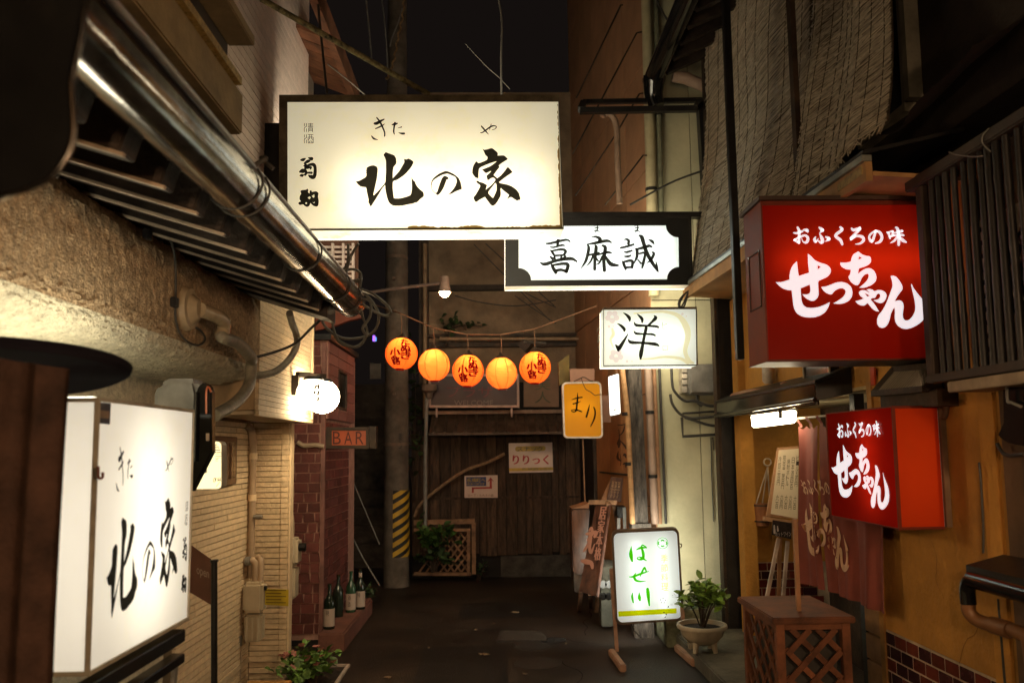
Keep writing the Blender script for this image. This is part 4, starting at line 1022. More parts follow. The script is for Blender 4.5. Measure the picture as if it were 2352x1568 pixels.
# ================================================================== CENTRE
# ---------------------------------------------- big white sign across the alley
M_dirty_case = mat('dirty_olive_casing', (0.15, 0.125, 0.075), 0.6, var=0.35, vscale=8, bump=0.15, bscale=50)
M_main = panel_mat('aged_white_acrylic', (0.87, 0.81, 0.64), 0.36, (1.0, 0.92, 0.66), stain=0.3, stain_col=(0.75, 0.6, 0.25))
M_main_b = panel_mat('mossy_acrylic', (0.84, 0.78, 0.6), 0.8, (1.0, 0.93, 0.7), stain=0.95, stain_col=(0.4, 0.34, 0.07))
YM = 4.75
tlp, trp, blp = onY(641, 218, YM), onY(1284, 217, YM), onY(641, 529, YM)
trp.z = tlp.z
pl = Plate(tlp, trp, blp, (0, 0.235, 0))
t = thing('box_sign', 'large cream white lit box sign with black brush characters hung across the alley', 'sign', tlp)
light_box(pl, t, M_main, M_dirty_case, M_tube, ((0.22, 0.94, 0.62), (0.22, 0.94, 0.86)), fw=(0.05, 0.006, 0.045, 0.01), side_panels=('b',), side_m=M_main_b)
letters('lettering', kita_shapes(cA, cB, cB, cC, cC, cC, cD, cD, cD), pl.placer(0.004), M_ink, t)
# grime settled along the lower and right edges
rs = random.Random(5)
gr = MB()
def smear(u0, u1, v0, v1, n):
    for _ in range(n):
        u = rs.uniform(u0, u1); v = rs.uniform(v0, v1); r = rs.uniform(0.004, 0.014)
        gr.add([pl.p(u + r * rs.uniform(.6, 2.2) * math.cos(a), v + r * 0.5 * math.sin(a), 0.0045) for a in [k * math.pi / 4 for k in range(8)]], [tuple(range(8))])
E2 = MB()
def edge_band(along, a0, a1, base, sgn, wmax, n=90):
    # ragged strip of grime, its inner edge uneven
    pts_o, pts_i = [], []; w = wmax * 0.5
    for k in range(n + 1):
        q_ = a0 + (a1 - a0) * k / n; w = min(wmax, max(wmax * 0.15, w + rs.uniform(-0.3, 0.3) * wmax))
        if along == 'u': pts_o.append((q_, base)); pts_i.append((q_, base + sgn * w))
        else: pts_o.append((base, q_)); pts_i.append((base + sgn * w, q_))
    E2.add([pl.p(u, v, 0.0045) for u, v in pts_o + pts_i], [(k, k + 1, n + 2 + k, n + 1 + k) for k in range(n)])
edge_band('u', pl.w * 0.45, pl.w - 0.008, pl.h - 0.01, -1, 0.016)
edge_band('v', 0.06, pl.h - 0.01, pl.w - 0.008, -1, 0.014)
put('grime', E2, panel_mat('grime_film', (0.2, 0.13, 0.04), 0.05, (0.5, 0.33, 0.1)), t)
put('mount_board', MB().box(onY(545, 283, 4.82).x, pl.p(-0.005, 0, 0).x, 4.82, 4.9, pl.p(0, pl.h, 0).z + 0.02, onY(545, 283, 4.82).z), M_black_metal, t)
# sticker under the sign
s_ = MB(); s_.add([onP(*c2(x, y), pl.p(0, pl.h + 0.003, 0), Vector((0, 0, 1))) for x, y in ((440, 200), (600, 200), (618, 212), (520, 228), (460, 232))], [(0, 1, 2, 3, 4)])
# carrying pole and hangers
c1 = crop(600, 0, 2.8)
solo('steel_pole', MB().tube([onY(600, -2, 4.0), onY(985, 217, 4.9)], [0.016, 0.017], 12), mat('mossy_pole', (0.24, 0.2, 0.09), 0.8, var=0.5, vscale=30, bump=0.6, bscale=120), 'mossy steel pole slanting from the upper left down to the big white sign', 'pole', smooth=True)
rc = MB(); pts = [onY(*c1(x, y), 5.0) for x, y in ((1085, -20), (1070, 120), (1040, 260), (1015, 400), (985, 500), (960, 545))]
pts = smooth_path(pts, 10)
rc.tube([p + Vector((0.006 * math.sin(i * 1.3), 0, 0.0)) for i, p in enumerate(pts)], 0.006, 6)
solo('twisted_cord', rc, mat('tan_cord', (0.3, 0.2, 0.1), 0.8, var=0.4, vscale=60), 'twisted tan cord hanging in front of the night sky', 'cord')
wire('hanging_cable', 'straight grey cable hanging down behind the big white sign', [onY(*c1(x, y), 5.3) for x, y in ((1725, -30), (1750, 150), (1745, 400), (1748, 660))], 0.007, M_cable_grey)
wire('thin_wire', 'thin slack wire above the big white sign, copper ended', [onY(*c1(x, y), 5.6) for x, y in ((1500, 300), (1640, 450), (1730, 530), (1805, 610))], 0.003, M_cable_grey)
wire('thin_wire', 'thin stay wire under the gable eaves running to the big sign', [onY(*c1(x, y), 5.2) for x, y in ((560, 440), (700, 550), (815, 650))], 0.004, M_cable_grey)
wire('black_cable', 'black cable dropping past the gable eaves', [onY(*c1(x, y), 4.95) for x, y in ((490, -20), (505, 150), (530, 400), (555, 640))], 0.008, M_cable)
ct1 = crop(0, 0, 3.1357)
pk = thing('service_pipe', 'grey service pipes with a hanging black plug by the white siding', 'pipe', onY(510, 150, 4.3))
put('pipe', MB().tube([onY(*ct1(1655, -20), 4.3), onY(*ct1(1690, 300), 4.3), onY(*ct1(1720, 560), 4.3), onY(*ct1(1745, 900), 4.35)], 0.022, 12), M_cable_grey, pk, smooth=True)
put('pipe_cap', MB().tube([onY(*ct1(1770, -20), 4.3), onY(*ct1(1780, 80), 4.3)], 0.035, 12), M_cream_case, pk, smooth=True)
put('plug', MB().tube(smooth_path([onY(*ct1(1770, 90), 4.28), onY(*ct1(1760, 180), 4.28), onY(*ct1(1775, 250), 4.28), onY(*ct1(1820, 270), 4.28), onY(*ct1(1815, 180), 4.28), onY(*ct1(1785, 110), 4.28)], 5), 0.014, 8), M_cable, pk, smooth=True)
# cable coil at the gutter end
co_ = MB(); rs = random.Random(9)
def loop(pts, d, r=0.008):
    co_.tube(smooth_path([onY(*c2(x, y), d + 0.03 * math.sin(i * 1.7)) for i, (x, y) in enumerate(pts)], 7), r, 7)
loop([(770, 265), (720, 350), (690, 450), (680, 520), (720, 560), (850, 600), (960, 680), (990, 740), (940, 755), (830, 700), (750, 640), (690, 560)], 4.4)
loop([(700, 265), (695, 400), (640, 470), (640, 520), (760, 525), (775, 512), (700, 520), (650, 480), (720, 440), (785, 470), (780, 560), (750, 640)], 4.42)
loop([(740, 560), (830, 620), (900, 720), (905, 800), (870, 870), (780, 910), (660, 910), (560, 850), (520, 780), (530, 700)], 4.45)
loop([(780, 640), (850, 660), (850, 760), (800, 840), (820, 900), (780, 960), (720, 970), (640, 940), (600, 850), (590, 760)], 4.38)
loop([(600, 900), (680, 950), (760, 965), (830, 880), (800, 760), (780, 690), (700, 590)], 4.43, 0.006)
solo('cable_coil', co_, mat('grey_rubber', (0.13, 0.125, 0.11), 0.45, var=0.2), 'tangled coil of grey cable looped at the end of the steel gutter', 'cable', smooth=True)

# ---------------------------------------------- second sign: three characters in a black notched frame
M_cool = panel_mat('cool_white_acrylic', (0.85, 0.88, 0.85), 0.17, (0.86, 1.0, 0.93), stain=0.08)
ce = crop(1300, 530, 6.918); cf_ = crop(1200, 500, 3.7333)
Y2 = 6.6
tlp, trp, blp = onY(1160, 497, Y2), onY(1588, 493, Y2), onY(1160, 657, Y2)
trp.z = tlp.z
pl = Plate(tlp, trp, blp, (0, 0.2, 0))
t = thing('box_sign', 'white lit box sign in a black frame with notched corners and three characters', 'sign', tlp)
light_box(pl, t, M_cool, M_black_metal, M_tube_b, ((0.1, 0.9, 0.35), (0.1, 0.9, 0.7)), fw=(0.012, 0.02, 0.02, 0.006), side_panels=('b', 'l'), side_m=panel_mat('dusty_acrylic', (0.8, 0.68, 0.5), 0.35, (1.0, 0.85, 0.6), stain=0.6))
u0, v0 = 0.115, 0.085; u1, v1 = pl.w - 0.115, pl.h - 0.05; r = 0.105
inner = []
def arc(cu, cv, a0, a1):
    for k in range(9):
        a = math.radians(a0 + (a1 - a0) * k / 8); inner.append((cu + r * math.cos(a), cv + r * math.sin(a)))
arc(u0, v0, 0, 90) ; arc(u0, v1, -90, 0); arc(u1, v1, 180, 270)
inner_pts = []
inner = []
arc(u0, v0, 90, 0); arc(u1, v0, 180, 90); arc(u1, v1, 270, 180); arc(u0, v1, 0, -90)
outer = [(0.012, 0.02), (pl.w - 0.02, 0.02), (pl.w - 0.02, pl.h - 0.006), (0.012, pl.h - 0.006)]
tri = tessellate_polygon([[Vector((u, v, 0)) for u, v in outer], [Vector((u, v, 0)) for u, v in inner]])
mb = MB(); mb.add([pl.p(u, v, 0.0045) for u, v in outer + inner], [tuple(x) for x in tri])
put('notched_frame', mb, mat('black_paint', (0.012, 0.012, 0.012), 0.5), t)
S_3 = [
 [(220,440,14),(290,445,34),(560,385,34),(635,415,20)],[(440,330,40),(430,400,44),(425,470,40)],[(305,505,20),(360,510,26),(490,475,30),(540,480,20)],[(305,560,20),(340,600,36),(370,650,30)],[(330,570,24),(490,545,36),(560,575,40),(530,640,36)],[(365,650,28),(540,640,28)],[(295,665,20),(340,700,44)],[(565,655,20),(520,700,40)],[(370,650,30),(380,720,30)],[(490,650,30),(480,715,30)],[(125,765,14),(215,795,50),(400,735,44),(640,700,50),(750,750,24)],[(320,800,24),(350,860,50),(395,940,40)],[(330,815,30),(520,785,44),(600,810,50),(570,920,50)],[(400,905,46),(480,890,40),(580,920,40)],
 [(995,330,10),(1080,335,34),(1140,370,50),(1130,420,50)],[(910,460,12),(1050,440,40),(1250,400,44),(1335,430,20)],[(925,460,20),(950,520,44),(930,640,44),(890,760,40),(810,875,8)],[(1060,480,30),(1075,520,50),(1055,700,46),(1050,880,44)],[(960,640,30),(1120,605,36)],[(1020,660,30),(980,750,30),(910,830,10)],[(1070,690,30),(1110,740,24)],[(1180,480,30),(1230,520,50),(1205,700,50),(1215,900,50)],[(1100,640,20),(1250,595,40),(1330,605,24)],[(1180,660,30),(1130,770,30),(1080,800,10)],[(1230,660,30),(1320,790,60),(1445,815,30)],
 [(1540,380,10),(1590,375,30),(1625,400,40),(1620,450,40)],[(1490,520,30),(1600,495,34),(1710,460,30)],[(1545,590,16),(1600,590,34),(1680,565,24)],[(1550,662,16),(1610,665,34),(1665,645,20)],[(1520,745,20),(1545,800,44),(1575,880,30)],[(1530,760,30),(1650,735,40),(1690,760,44),(1680,850,40)],[(1570,850,36),(1680,845,30)],[(1740,530,20),(1765,560,44),(1760,680,40),(1700,800,14)],[(1750,545,30),(1890,510,44),(1970,485,40),(2015,505,24)],[(1800,310,20),(1845,340,56),(1880,450,54),(1930,600,56),(2030,780,50),(2110,900,30),(2130,925,6)],[(2080,725,4),(2100,830,34),(2110,900,30)],[(1800,620,24),(1890,600,34),(1900,640,36),(1870,780,44),(1850,860,24)],[(1780,720,20),(1830,780,30)],[(2020,590,20),(2050,620,40),(2000,720,36),(1930,775,10)],[(1965,380,16),(2020,410,44),(2055,455,16)]]
S_MA = [[(1045,145,8),(1120,135,12)],[(1052,185,8),(1110,178,14)],[(1098,108,10),(1095,230,14)],[(1095,225,14),(1060,245,10),(1050,232,8),(1080,222,10),(1130,248,8)]]
letters('lettering', [stroke2d(s, ce, 1.22) for s in S_3] + [stroke2d(s, ce, 1.5) for s in S_MA] + [stroke2d([(x + 680, y, w) for x, y, w in s], ce, 1.5) for s in S_MA], pl.placer(0.004), M_ink, t)
put('bracket', MB().box(tlp.x + 0.42, trp.x + 0.14, Y2 + 0.05, Y2 + 0.13, tlp.z + 0.004, tlp.z + 0.05), M_black_metal, t)

# ---------------------------------------------- third sign with one character and blossom print
Y3 = 6.55
tlp, trp, blp = onY(1386, 706, Y3), onY(1601, 704, Y3), onY(1386, 841, Y3)
trp.z = tlp.z
pl = Plate(tlp, trp, blp, (0, 0.22, 0))
t = thing('box_sign', 'small white lit box sign with one large character and faint plum blossom print', 'sign', tlp)
light_box(pl, t, panel_mat('greenish_acrylic', (0.87, 0.88, 0.8), 0.36, (0.95, 1.0, 0.85), stain=0.1), mat('bronze_case', (0.1, 0.07, 0.05), 0.5), M_tube_b, ((0.12, 0.88, 0.5),), fw=(0.005, 0.01, 0.02, 0.008), side_panels=('l', 'b'))
cg = crop(1480, 750, 11.2)
faint = [[(1300,990,15),(1440,978,20),(1580,975,25),(1700,1010,40),(1770,1100,60),(1790,1200,50),(1765,1330,40),(1800,1420,40),(1840,1440,20)],[(1350,1405,10),(1460,1400,16),(1580,1385,22),(1720,1400,30),(1790,1440,30)],[(1100,1130,20),(1110,1180,30),(1085,1230,20),(1110,1300,8)]]
letters('branch_print', [stroke2d(s, cf_) for s in faint], pl.placer(0.0050), panel_mat('branch_tint', (0.8, 0.74, 0.54), 0.2, (1.0, 0.92, 0.62)), t)
pet_ = []
for cx_, cy_ in ((1100, 1020), (1135, 1375)):
    for j in range(5):
        a = j * 1.2566 + 0.3
        vs, fs = disc2d(cx_ + 42 * math.cos(a), cy_ + 36 * math.sin(a), 27); pet_.append(([cf_(*v) for v in vs], fs))
for x, y, r_ in ((1070, 1108, 14), (1110, 1105, 9), (1740, 995, 14), (1775, 1015, 9), (1235, 1425, 14), (1280, 1425, 9), (1700, 1395, 5)):
    vs, fs = disc2d(x, y, r_, 12); pet_.append(([cf_(*v) for v in vs], fs))
letters('blossom_print', pet_, pl.placer(0.0052), panel_mat('blossom_tint', (0.78, 0.7, 0.7), 0.2, (1.0, 0.88, 0.88)), t, lift=0.00005)
S_YO = [[(462,145,14),(560,210,60),(630,290,80),(640,370,40)],[(305,440,14),(400,500,60),(490,590,80),(495,655,40)],[(600,705,8),(560,790,40),(420,1020,90),(340,1150,90),(345,1195,30)],[(250,1020,20),(300,1080,80),(340,1130,90)],[(845,185,14),(920,250,60),(980,320,75),(985,410,40)],[(1305,225,20),(1350,290,90),(1250,400,60),(1150,500,60)],[(765,410,20),(830,490,70),(1100,505,50),(1350,520,60),(1425,545,50)],[(755,645,20),(820,715,64),(1050,730,46),(1250,735,60),(1340,770,44)],[(600,870,20),(680,955,84),(980,970,60),(1330,1005,84),(1440,1050,40)],[(1085,510,50),(1090,580,80),(1050,750,76),(1000,1010,76),(950,1270,100),(940,1410,40)]]
letters('lettering', [stroke2d(s, cg, 1.12) for s in S_YO], pl.placer(0.0042), M_ink, t)
S_HI = [[(1535,410,12),(1550,585,12),(1675,575,12)],[(1560,490,8),(1655,450,14)],[(1545,1055,12),(1555,1180,12)],[(1545,1055,12),(1690,1045,12),(1675,1160,12)],[(1550,1170,10),(1690,1158,12)]]
S_HI = [[S_HI[0][0], S_HI[0][1]], [S_HI[0][1], S_HI[0][2]]] + S_HI[1:3] + [[S_HI[3][0], S_HI[3][1]], [S_HI[3][1], S_HI[3][2]]] + S_HI[4:]
letters('small_lettering', [stroke2d(s, cg) for s in S_HI], pl.placer(0.0042), mat('grey_print', (0.35, 0.36, 0.3), 0.8), t)
side = [stroke2d(s, cf_) for s in ([(965, 1155, 7), (975, 1125, 8)], [(985, 1150, 7), (1000, 1120, 7)], [(978, 1180, 8), (975, 1250, 8)], [(965, 1240, 6), (975, 1255, 8)], [(992, 1225, 6), (998, 1260, 6)], [(975, 1290, 10), (983, 1320, 8)])]
sp = pl.p(0.0, 0, 0)
letters('side_lettering', side, lambda x, y, h: onP(x, y, pl.p(0.001 - 0.0, 0, 0), pl.e1) - pl.e1 * 0.002, mat('grey_print', ()), t)
# hanging cable loop by the sign
lp = [onY(*cf_(x, y), 6.2) for x, y in ((1790, 790), (1740, 830), (1705, 890), (1715, 940), (1750, 930), (1775, 870), (1790, 800), (1770, 850), (1730, 930), (1715, 900), (1755, 820), (1795, 785))]
solo('cable_hank', MB().tube(smooth_path(lp, 6), 0.007, 6), M_cable, 'small hank of black cable tied at the straw blind corner', 'cable', smooth=True)

# ---------------------------------------------- five paper lanterns on a cord
M_paper = panel_mat('orange_paper', (0.95, 0.27, 0.045), 0.36, (1.0, 0.13, 0.012), gloss=0.0)
M_paper2 = panel_mat('pale_orange_paper', (0.97, 0.36, 0.075), 0.36, (1.0, 0.17, 0.02), gloss=0.0)
M_rib = panel_mat('lantern_rib', (0.8, 0.22, 0.04), 0.2, (0.85, 0.15, 0.015), gloss=0.0)
M_bulb = lamp_mat('lantern_bulb', (1.0, 0.78, 0.46), 105.0)
M_redprint = panel_mat('red_print', (0.3, 0.004, 0.008), 0.04, (1.0, 0.02, 0.03), gloss=0.0)
YL = 8.3
LAN = [(922, 812, 37, 37, True, 'paper lantern with red writing hanging in front of the utility pole', 0.15),
       (997, 838, 36, 37, False, 'plain orange paper lantern between the two lettered lanterns nearest the pole', -0.1),
       (1075, 851, 36, 37, True, 'paper lantern with red writing in the middle of the string', 0.12),
       (1152, 857, 36, 37, False, 'plain orange paper lantern hanging lowest, second from the yellow sign', 0.05),
       (1229, 844, 36, 37, True, 'paper lantern with red writing nearest the yellow sign', 0.2)]
cl = crop(600, 500, 2.8)
for i, (px, py, rw, rh, txt, lab, rot) in enumerate(LAN):
    c = onY(px, py, YL); rx = rw * YL / FP; rz = rh * YL / FP
    t = thing('paper_lantern', lab, 'lantern', c, 'paper lanterns strung across the alley')
    prof = []
    n = 56
    for k in range(n + 1):
        a = math.radians(-76 + 152 * k / n); w = 1 + 0.010 * (1 if k % 2 else -1)
        prof.append((rx * math.cos(a) * w, rz * math.sin(a)))
    put('paper', MB().lathe(prof, c, 40, False), M_paper if txt else M_paper2, t, smooth=True)
    for j in range(8):
        a = j * math.pi / 4 + rot + 0.35
        path = [(c.x + rx * 1.012 * math.cos(b) * math.cos(a), c.y + rx * 1.012 * math.cos(b) * math.sin(a), c.z + rz * math.sin(b)) for b in [math.radians(-75 + 150 * q / 16) for q in range(17)]]
        put('rib', MB().tube(path, 0.0035, 5), M_rib, t)
    put('bottom_ring', MB().lathe([(rx * 0.3, -rz * 1.03), (rx * 0.3, -rz * 0.965), (rx * 0.27, -rz * 0.965), (rx * 0.27, -rz * 1.03)], c, 20, False), M_redprint, t)
    put('top_ring', MB().lathe([(rx * 0.3, rz * 0.965), (rx * 0.32, rz * 1.03), (rx * 0.22, rz * 1.10), (rx * 0.1, rz * 1.2), (0.012, rz * 1.3)], c, 18), M_dkwood, t)
    put('tassel_pin', MB().tube([c + Vector((rx * 0.26, -0.02, -rz * 0.97)), c + Vector((rx * 0.26, -0.02, -rz * 1.09))], 0.004, 5), M_grey_metal, t)
    put('bulb', MB().lathe([(0.001, -0.02), (0.014, -0.014), (0.02, 0), (0.014, 0.014), (0.001, 0.02)], c + Vector((0.0, -0.055, rz * 0.42)), 10), M_bulb, t, smooth=True)
    t.rotation_euler = ((-0.05, 0.04, -0.02, 0.06, 0.0)[i], (0.06, -0.03, 0.04, -0.05, 0.02)[i], 0.0)
    if txt:
        def sph(x, y, h, c=c, rx=rx, rz=rz, rot=rot):
            a = -math.pi / 2 + x + (rot * 0.5); b = -y
            return Vector((c.x + rx * 1.02 * math.cos(b) * math.cos(a), c.y + rx * 1.02 * math.cos(b) * math.sin(a), c.z + rz * 1.012 * math.sin(b)))
        shp = column_in('たぬき', -0.02, -0.98, 0.60, 0.42, 0.0) + column_in('小路', -0.72, -0.28, -0.08, 0.82, 0.0)
        fat = []
        for dx, dy in ((0, 0), (0.03, 0), (0.06, 0), (0.0, 0.045), (0.03, 0.045), (0.06, 0.045)):
            fat += [([(x + dx, y + dy) for x, y in vs], fs) for vs, fs in shp]
        letters('lettering', fat, lambda x, y, h: sph(x, y, h), M_redprint, t, sub=0.1)
    # drop wire
top_pts = [(870, 680), (1060, 742), (1280, 840), (1512, 885), (1742, 886), (1970, 850), (2235, 752), (2400, 690)]
wpts = [onY(*cl(x, y), YL + (0.9 if i < 1 else 0.05)) for i, (x, y) in enumerate(top_pts)]
solo('lantern_cord', MB().tube(wpts, 0.007, 7), mat('cord_brown', (0.25, 0.13, 0.07), 0.8), 'brown cord the five paper lanterns hang from', 'cord')
for i, (px, py, rw, rh, txt, lab, rot) in enumerate(LAN):
    a = onY(px, py, YL) + Vector((0, 0, rh * YL / FP * 1.25)); b = wpts[i + 1]
    tag(put('hanging_wire', MB().tube([a, a.lerp(b, 0.5) + Vector((0.006, 0, 0)), b], 0.005, 6), mat('cord_brown', ())), 'short wire holding the ' + ['lantern before the utility pole', 'plain lantern near the pole', 'lettered middle lantern', 'lowest plain lantern', 'lantern nearest the yellow sign'][i], 'wire', 'lantern hanging wires')

# ---------------------------------------------- utility pole
M_pole = mat('pole_concrete', (0.125, 0.1, 0.078), 0.85, var=0.3, vscale=5, bump=0.25, bscale=60)
b_ = onZ(910, 1345, 0); YP = b_.y
b_ = Vector((b_.x, YP, 0))
up_ = thing('utility_pole', 'round concrete utility pole with a yellow and black striped guard', 'utility pole', b_)
H_ = 11.0
rp_ = lambda z: 0.158 - 0.0045 * z
put('shaft', MB().tube([b_ + Vector((0, 0, z)) for z in [H_ * k / 14 for k in range(15)]], [rp_(H_ * k / 14) for k in range(15)], 28), M_pole, up_, smooth=True)
for k, z in enumerate((1.7, 2.72, 4.05)):
    put('steel_band', MB().lathe([(rp_(z) + 0.002, 0), (rp_(z) + 0.004, 0.02), (rp_(z) + 0.002, 0.04)], b_ + Vector((0, 0, z)), 28, False), mat('rust_band', (0.16, 0.11, 0.08), 0.8), up_, smooth=True)
zlo, zhi = 0.36, 1.16
a0, a1 = math.radians(-98), math.radians(28)
def wrap(a, z, e): r_ = rp_(z) + e; return (b_.x + r_ * math.cos(a), b_.y + r_ * math.sin(a), z)
put('stripe_guard', MB().grid(lambda u, v: wrap(a0 + (a1 - a0) * u, zlo + (zhi - zlo) * v, 0.006), 20, 2), mat('guard_black', (0.015, 0.015, 0.014), 0.6), up_, smooth=True)
st_ = MB()
for k in range(-2, 9):
    zb0 = zlo + k * 0.115
    for s_i in range(12):
        u_a, u_b = s_i / 12, (s_i + 1) / 12
        q_ = []
        for u, e in ((u_a, 0), (u_b, 0), (u_b, 1), (u_a, 1)):
            q_.append((a0 + (a1 - a0) * u, min(zhi, max(zlo, zb0 + u * 0.2 + e * 0.06))))
        if q_[2][1] - q_[1][1] > 0.002 or q_[3][1] - q_[0][1] > 0.002:
            st_.add([wrap(a, z, 0.008) for a, z in q_], [(0, 1, 2, 3)])
put('stripe', st_, mat('guard_yellow', (0.5, 0.29, 0.02), 0.55, var=0.2), up_, smooth=True)
for (px, py) in ((905, 640), (908, 715), (906, 905), (893, 430)):
    p = onY(px, py, YP - 0.14); put('step_bolt', MB().tube([p, p + Vector((0, -0.05, 0))], 0.02, 8), mat('rust_band', ()), up_)
# pole number plate text
letters('number', column_in('13', -0.25, 0, 0.0, 0.2), lambda x, y, h: Vector(wrap(-math.pi / 2 + x + 0.55, 1.86 - y, 0.002)), mat('faded_black', (0.06, 0.05, 0.045), 0.8), up_)
# overhead lines against the sky
for lab, pts, r_ in (('faint overhead line beside the utility pole top, left one', [(820, -20), (835, 120), (852, 300), (862, 420)], 0.01), ('faint overhead line crossing toward the utility pole, right one', [(1070, 60), (1040, 160), (1000, 260), (985, 320)], 0.008),
                     ('dark line running up beside the utility pole', [(930, 0), (948, 150), (963, 330), (970, 480)], 0.008)):
    wire('overhead_line', lab, [onY(*c1(x if x > 400 else x, y), 9.2) for x, y in pts], r_, M_cable_grey)
# lamp on an arm from the utility pole
cl2 = c2
la = thing('arm_lamp', 'small spot lamp shining down at the end of a thin arm from the utility pole', 'lamp', onY(*cl2(1360, 560), 9.0))
put('arm', MB().tube([onY(*cl2(800, 605), 9.3), onY(*cl2(1000, 575), 9.15), onY(*cl2(1330, 535), 9.0)], 0.018, 8), mat('arm_pink', (0.3, 0.22, 0.18), 0.6), la, smooth=True)
p = onY(*cl2(1360, 545), 9.0)
put('shade', MB().lathe([(0.03, 0.10), (0.05, 0.09), (0.055, 0.0), (0.075, -0.09), (0.07, -0.09), (0.05, 0.0)], p, 18, False), mat('shade_pink', (0.4, 0.28, 0.22), 0.5), la, smooth=True)
put('bulb', MB().lathe([(0.001, -0.15), (0.03, -0.14), (0.055, -0.115), (0.06, -0.09), (0.04, -0.06), (0.001, -0.05)], p, 16), lamp_mat('spot_glow', (1.0, 0.72, 0.36), 55.0), la, smooth=True)
wire('sagging_wire', 'thin wire sagging across the pale wall above the lanterns', [onY(*cl2(x, y), 10.2) for x, y in ((1430, 620), (1600, 665), (1850, 690), (2120, 650))], 0.008, M_cable)
for k, (xa, ya_, xb, yb_) in enumerate(((1560, 270, 2080, 790), (1640, 265, 2110, 690), (1840, 620, 2120, 810), (1910, 600, 2120, 700))):
    wire('stay_wire', 'diagonal stay wire before the pale rear wall, ' + ['longest lower one', 'longest upper one', 'short one under the black framed sign', 'shortest, by the panelled wall'][k], [onY(*cl2(xa, ya_), 10.0), onY(*cl2((xa + xb) / 2, (ya_ + yb_) / 2 + 3), 10.0), onY(*cl2(xb, yb_), 10.0)], 0.007, M_cable)

# ---------------------------------------------- shack of dark boards at the end of the alley
M_board = mat('weathered_board', (0.075, 0.043, 0.026), 0.8, var=0.4, vscale=4, bump=0.5, bscale=18, stretch=(6, 6, 1), rand=0.35)
M_plaster_f = mat('rear_pale_plaster', (0.24, 0.17, 0.11), 0.9, var=0.25, vscale=2.5, bump=0.3, bscale=40)
YB = 10.5
shk = thing('board_shack', 'dark shack of upright weathered boards closing off the end of the alley', 'shack', (0, YB, 0))
xl, xrr = onY(945, 1100, YB).x, onY(1330, 1100, YB).x
zt_ = onY(1100, 1000, YB).z
rs = random.Random(41); x = xl; zb2 = 0.30
while x < xrr:
    w = rs.uniform(0.09, 0.15)
    d = rs.uniform(0, 0.02)
    put('board', MB().box(x + 0.004, x + w - 0.004, YB - d, YB + 0.03, zb2 + rs.uniform(-0.03, 0.02), zt_ + rs.uniform(-0.0, 0.0)), M_board, shk)
    x += w
put('backing', MB().box(xl, xrr, YB + 0.03, YB + 0.12, 0, zt_ + 0.7), mat('shack_black', (0.012, 0.009, 0.008), 0.9), shk)
put('footing', MB().box(onY(1150, 1300, YB).x, xrr, YB - 0.03, YB + 0.03, 0, 0.27), mat('dark_footing', (0.07, 0.06, 0.05), 0.9, var=0.4, vscale=5, bump=0.3), shk, bevel=0.01)
put('cross_rail', MB().box(xl, xrr, YB - 0.022, YB + 0.01, 1.0, 1.03), M_board, shk)
# corrugated eave and boards over it
e0, e1 = onY(985, 1000, YB - 0.6), onY(1300, 1000, YB - 0.6)
ev = MB()
zE = e0.z
ev.hexa([(e0.x, YB - 0.6, zE), (e1.x + 0.1, YB - 0.6, zE), (e1.x + 0.1, YB - 0.6, zE + 0.03), (e0.x, YB - 0.6, zE + 0.03), (e0.x, YB + 0.05, zE + 0.28), (e1.x + 0.1, YB + 0.05, zE + 0.28), (e1.x + 0.1, YB + 0.05, zE + 0.31), (e0.x, YB + 0.05, zE + 0.31)])
put('eave', ev, mat('old_tin', (0.11, 0.075, 0.055), 0.6, 0.2, var=0.4, vscale=5, bump=0.3), shk)
for k in range(14):
    xx = e0.x + (e1.x + 0.1 - e0.x) * (k + 0.5) / 14
    put('eave_rib', MB().hexa([(xx - 0.02, YB - 0.61, zE + 0.028), (xx + 0.02, YB - 0.61, zE + 0.028), (xx + 0.012, YB - 0.61, zE + 0.045), (xx - 0.012, YB - 0.61, zE + 0.045), (xx - 0.02, YB + 0.05, zE + 0.308), (xx + 0.02, YB + 0.05, zE + 0.308), (xx + 0.012, YB + 0.05, zE + 0.325), (xx - 0.012, YB + 0.05, zE + 0.325)]), mat('old_tin', ()), shk)
put('ledge', MB().box(onY(975, 945, YB).x, e1.x + 0.1, YB - 0.1, YB + 0.05, onY(1000, 952, YB).z, onY(1000, 944, YB).z), mat('ledge_pale', (0.3, 0.2, 0.14), 0.8), shk)
# pale upper wall with boards and recess
rw = thing('rear_wall', 'pale plastered upper wall with a dark timber rail behind the lanterns', 'wall', (0, YB + 0.2, 2))
x0_, x1_ = onY(985, 700, YB + 0.2).x, onY(1330, 700, YB + 0.2).x
put('plaster', MB().box(x0_, x1_, YB + 0.2, YB + 0.4, onY(1000, 940, YB + 0.2).z, 6.6), M_plaster_f, rw)
for za, zbb in ((798, 786), (668, 656), (775, 768)):
    put('timber_rail', MB().box(x0_ - 0.05, x1_, YB + 0.1, YB + 0.199, onY(1000, za, YB + 0.15).z, onY(1000, zbb, YB + 0.15).z), M_dkwood, rw)
put('gutter', MB().tube([onY(1010, 778, YB), onY(1330, 778, YB)], 0.025, 10), mat('gutter_tan', (0.3, 0.2, 0.12), 0.5), rw, smooth=True)
put('corner_post', MB().box(x0_ - 0.12, x0_, YB + 0.05, YB + 0.3, 0, 6.5), M_dkwood, rw)
put('downpipe', MB().tube([onY(976, 560, YB), onY(976, 960, YB)], 0.03, 10), mat('gutter_tan', ()), rw, smooth=True)
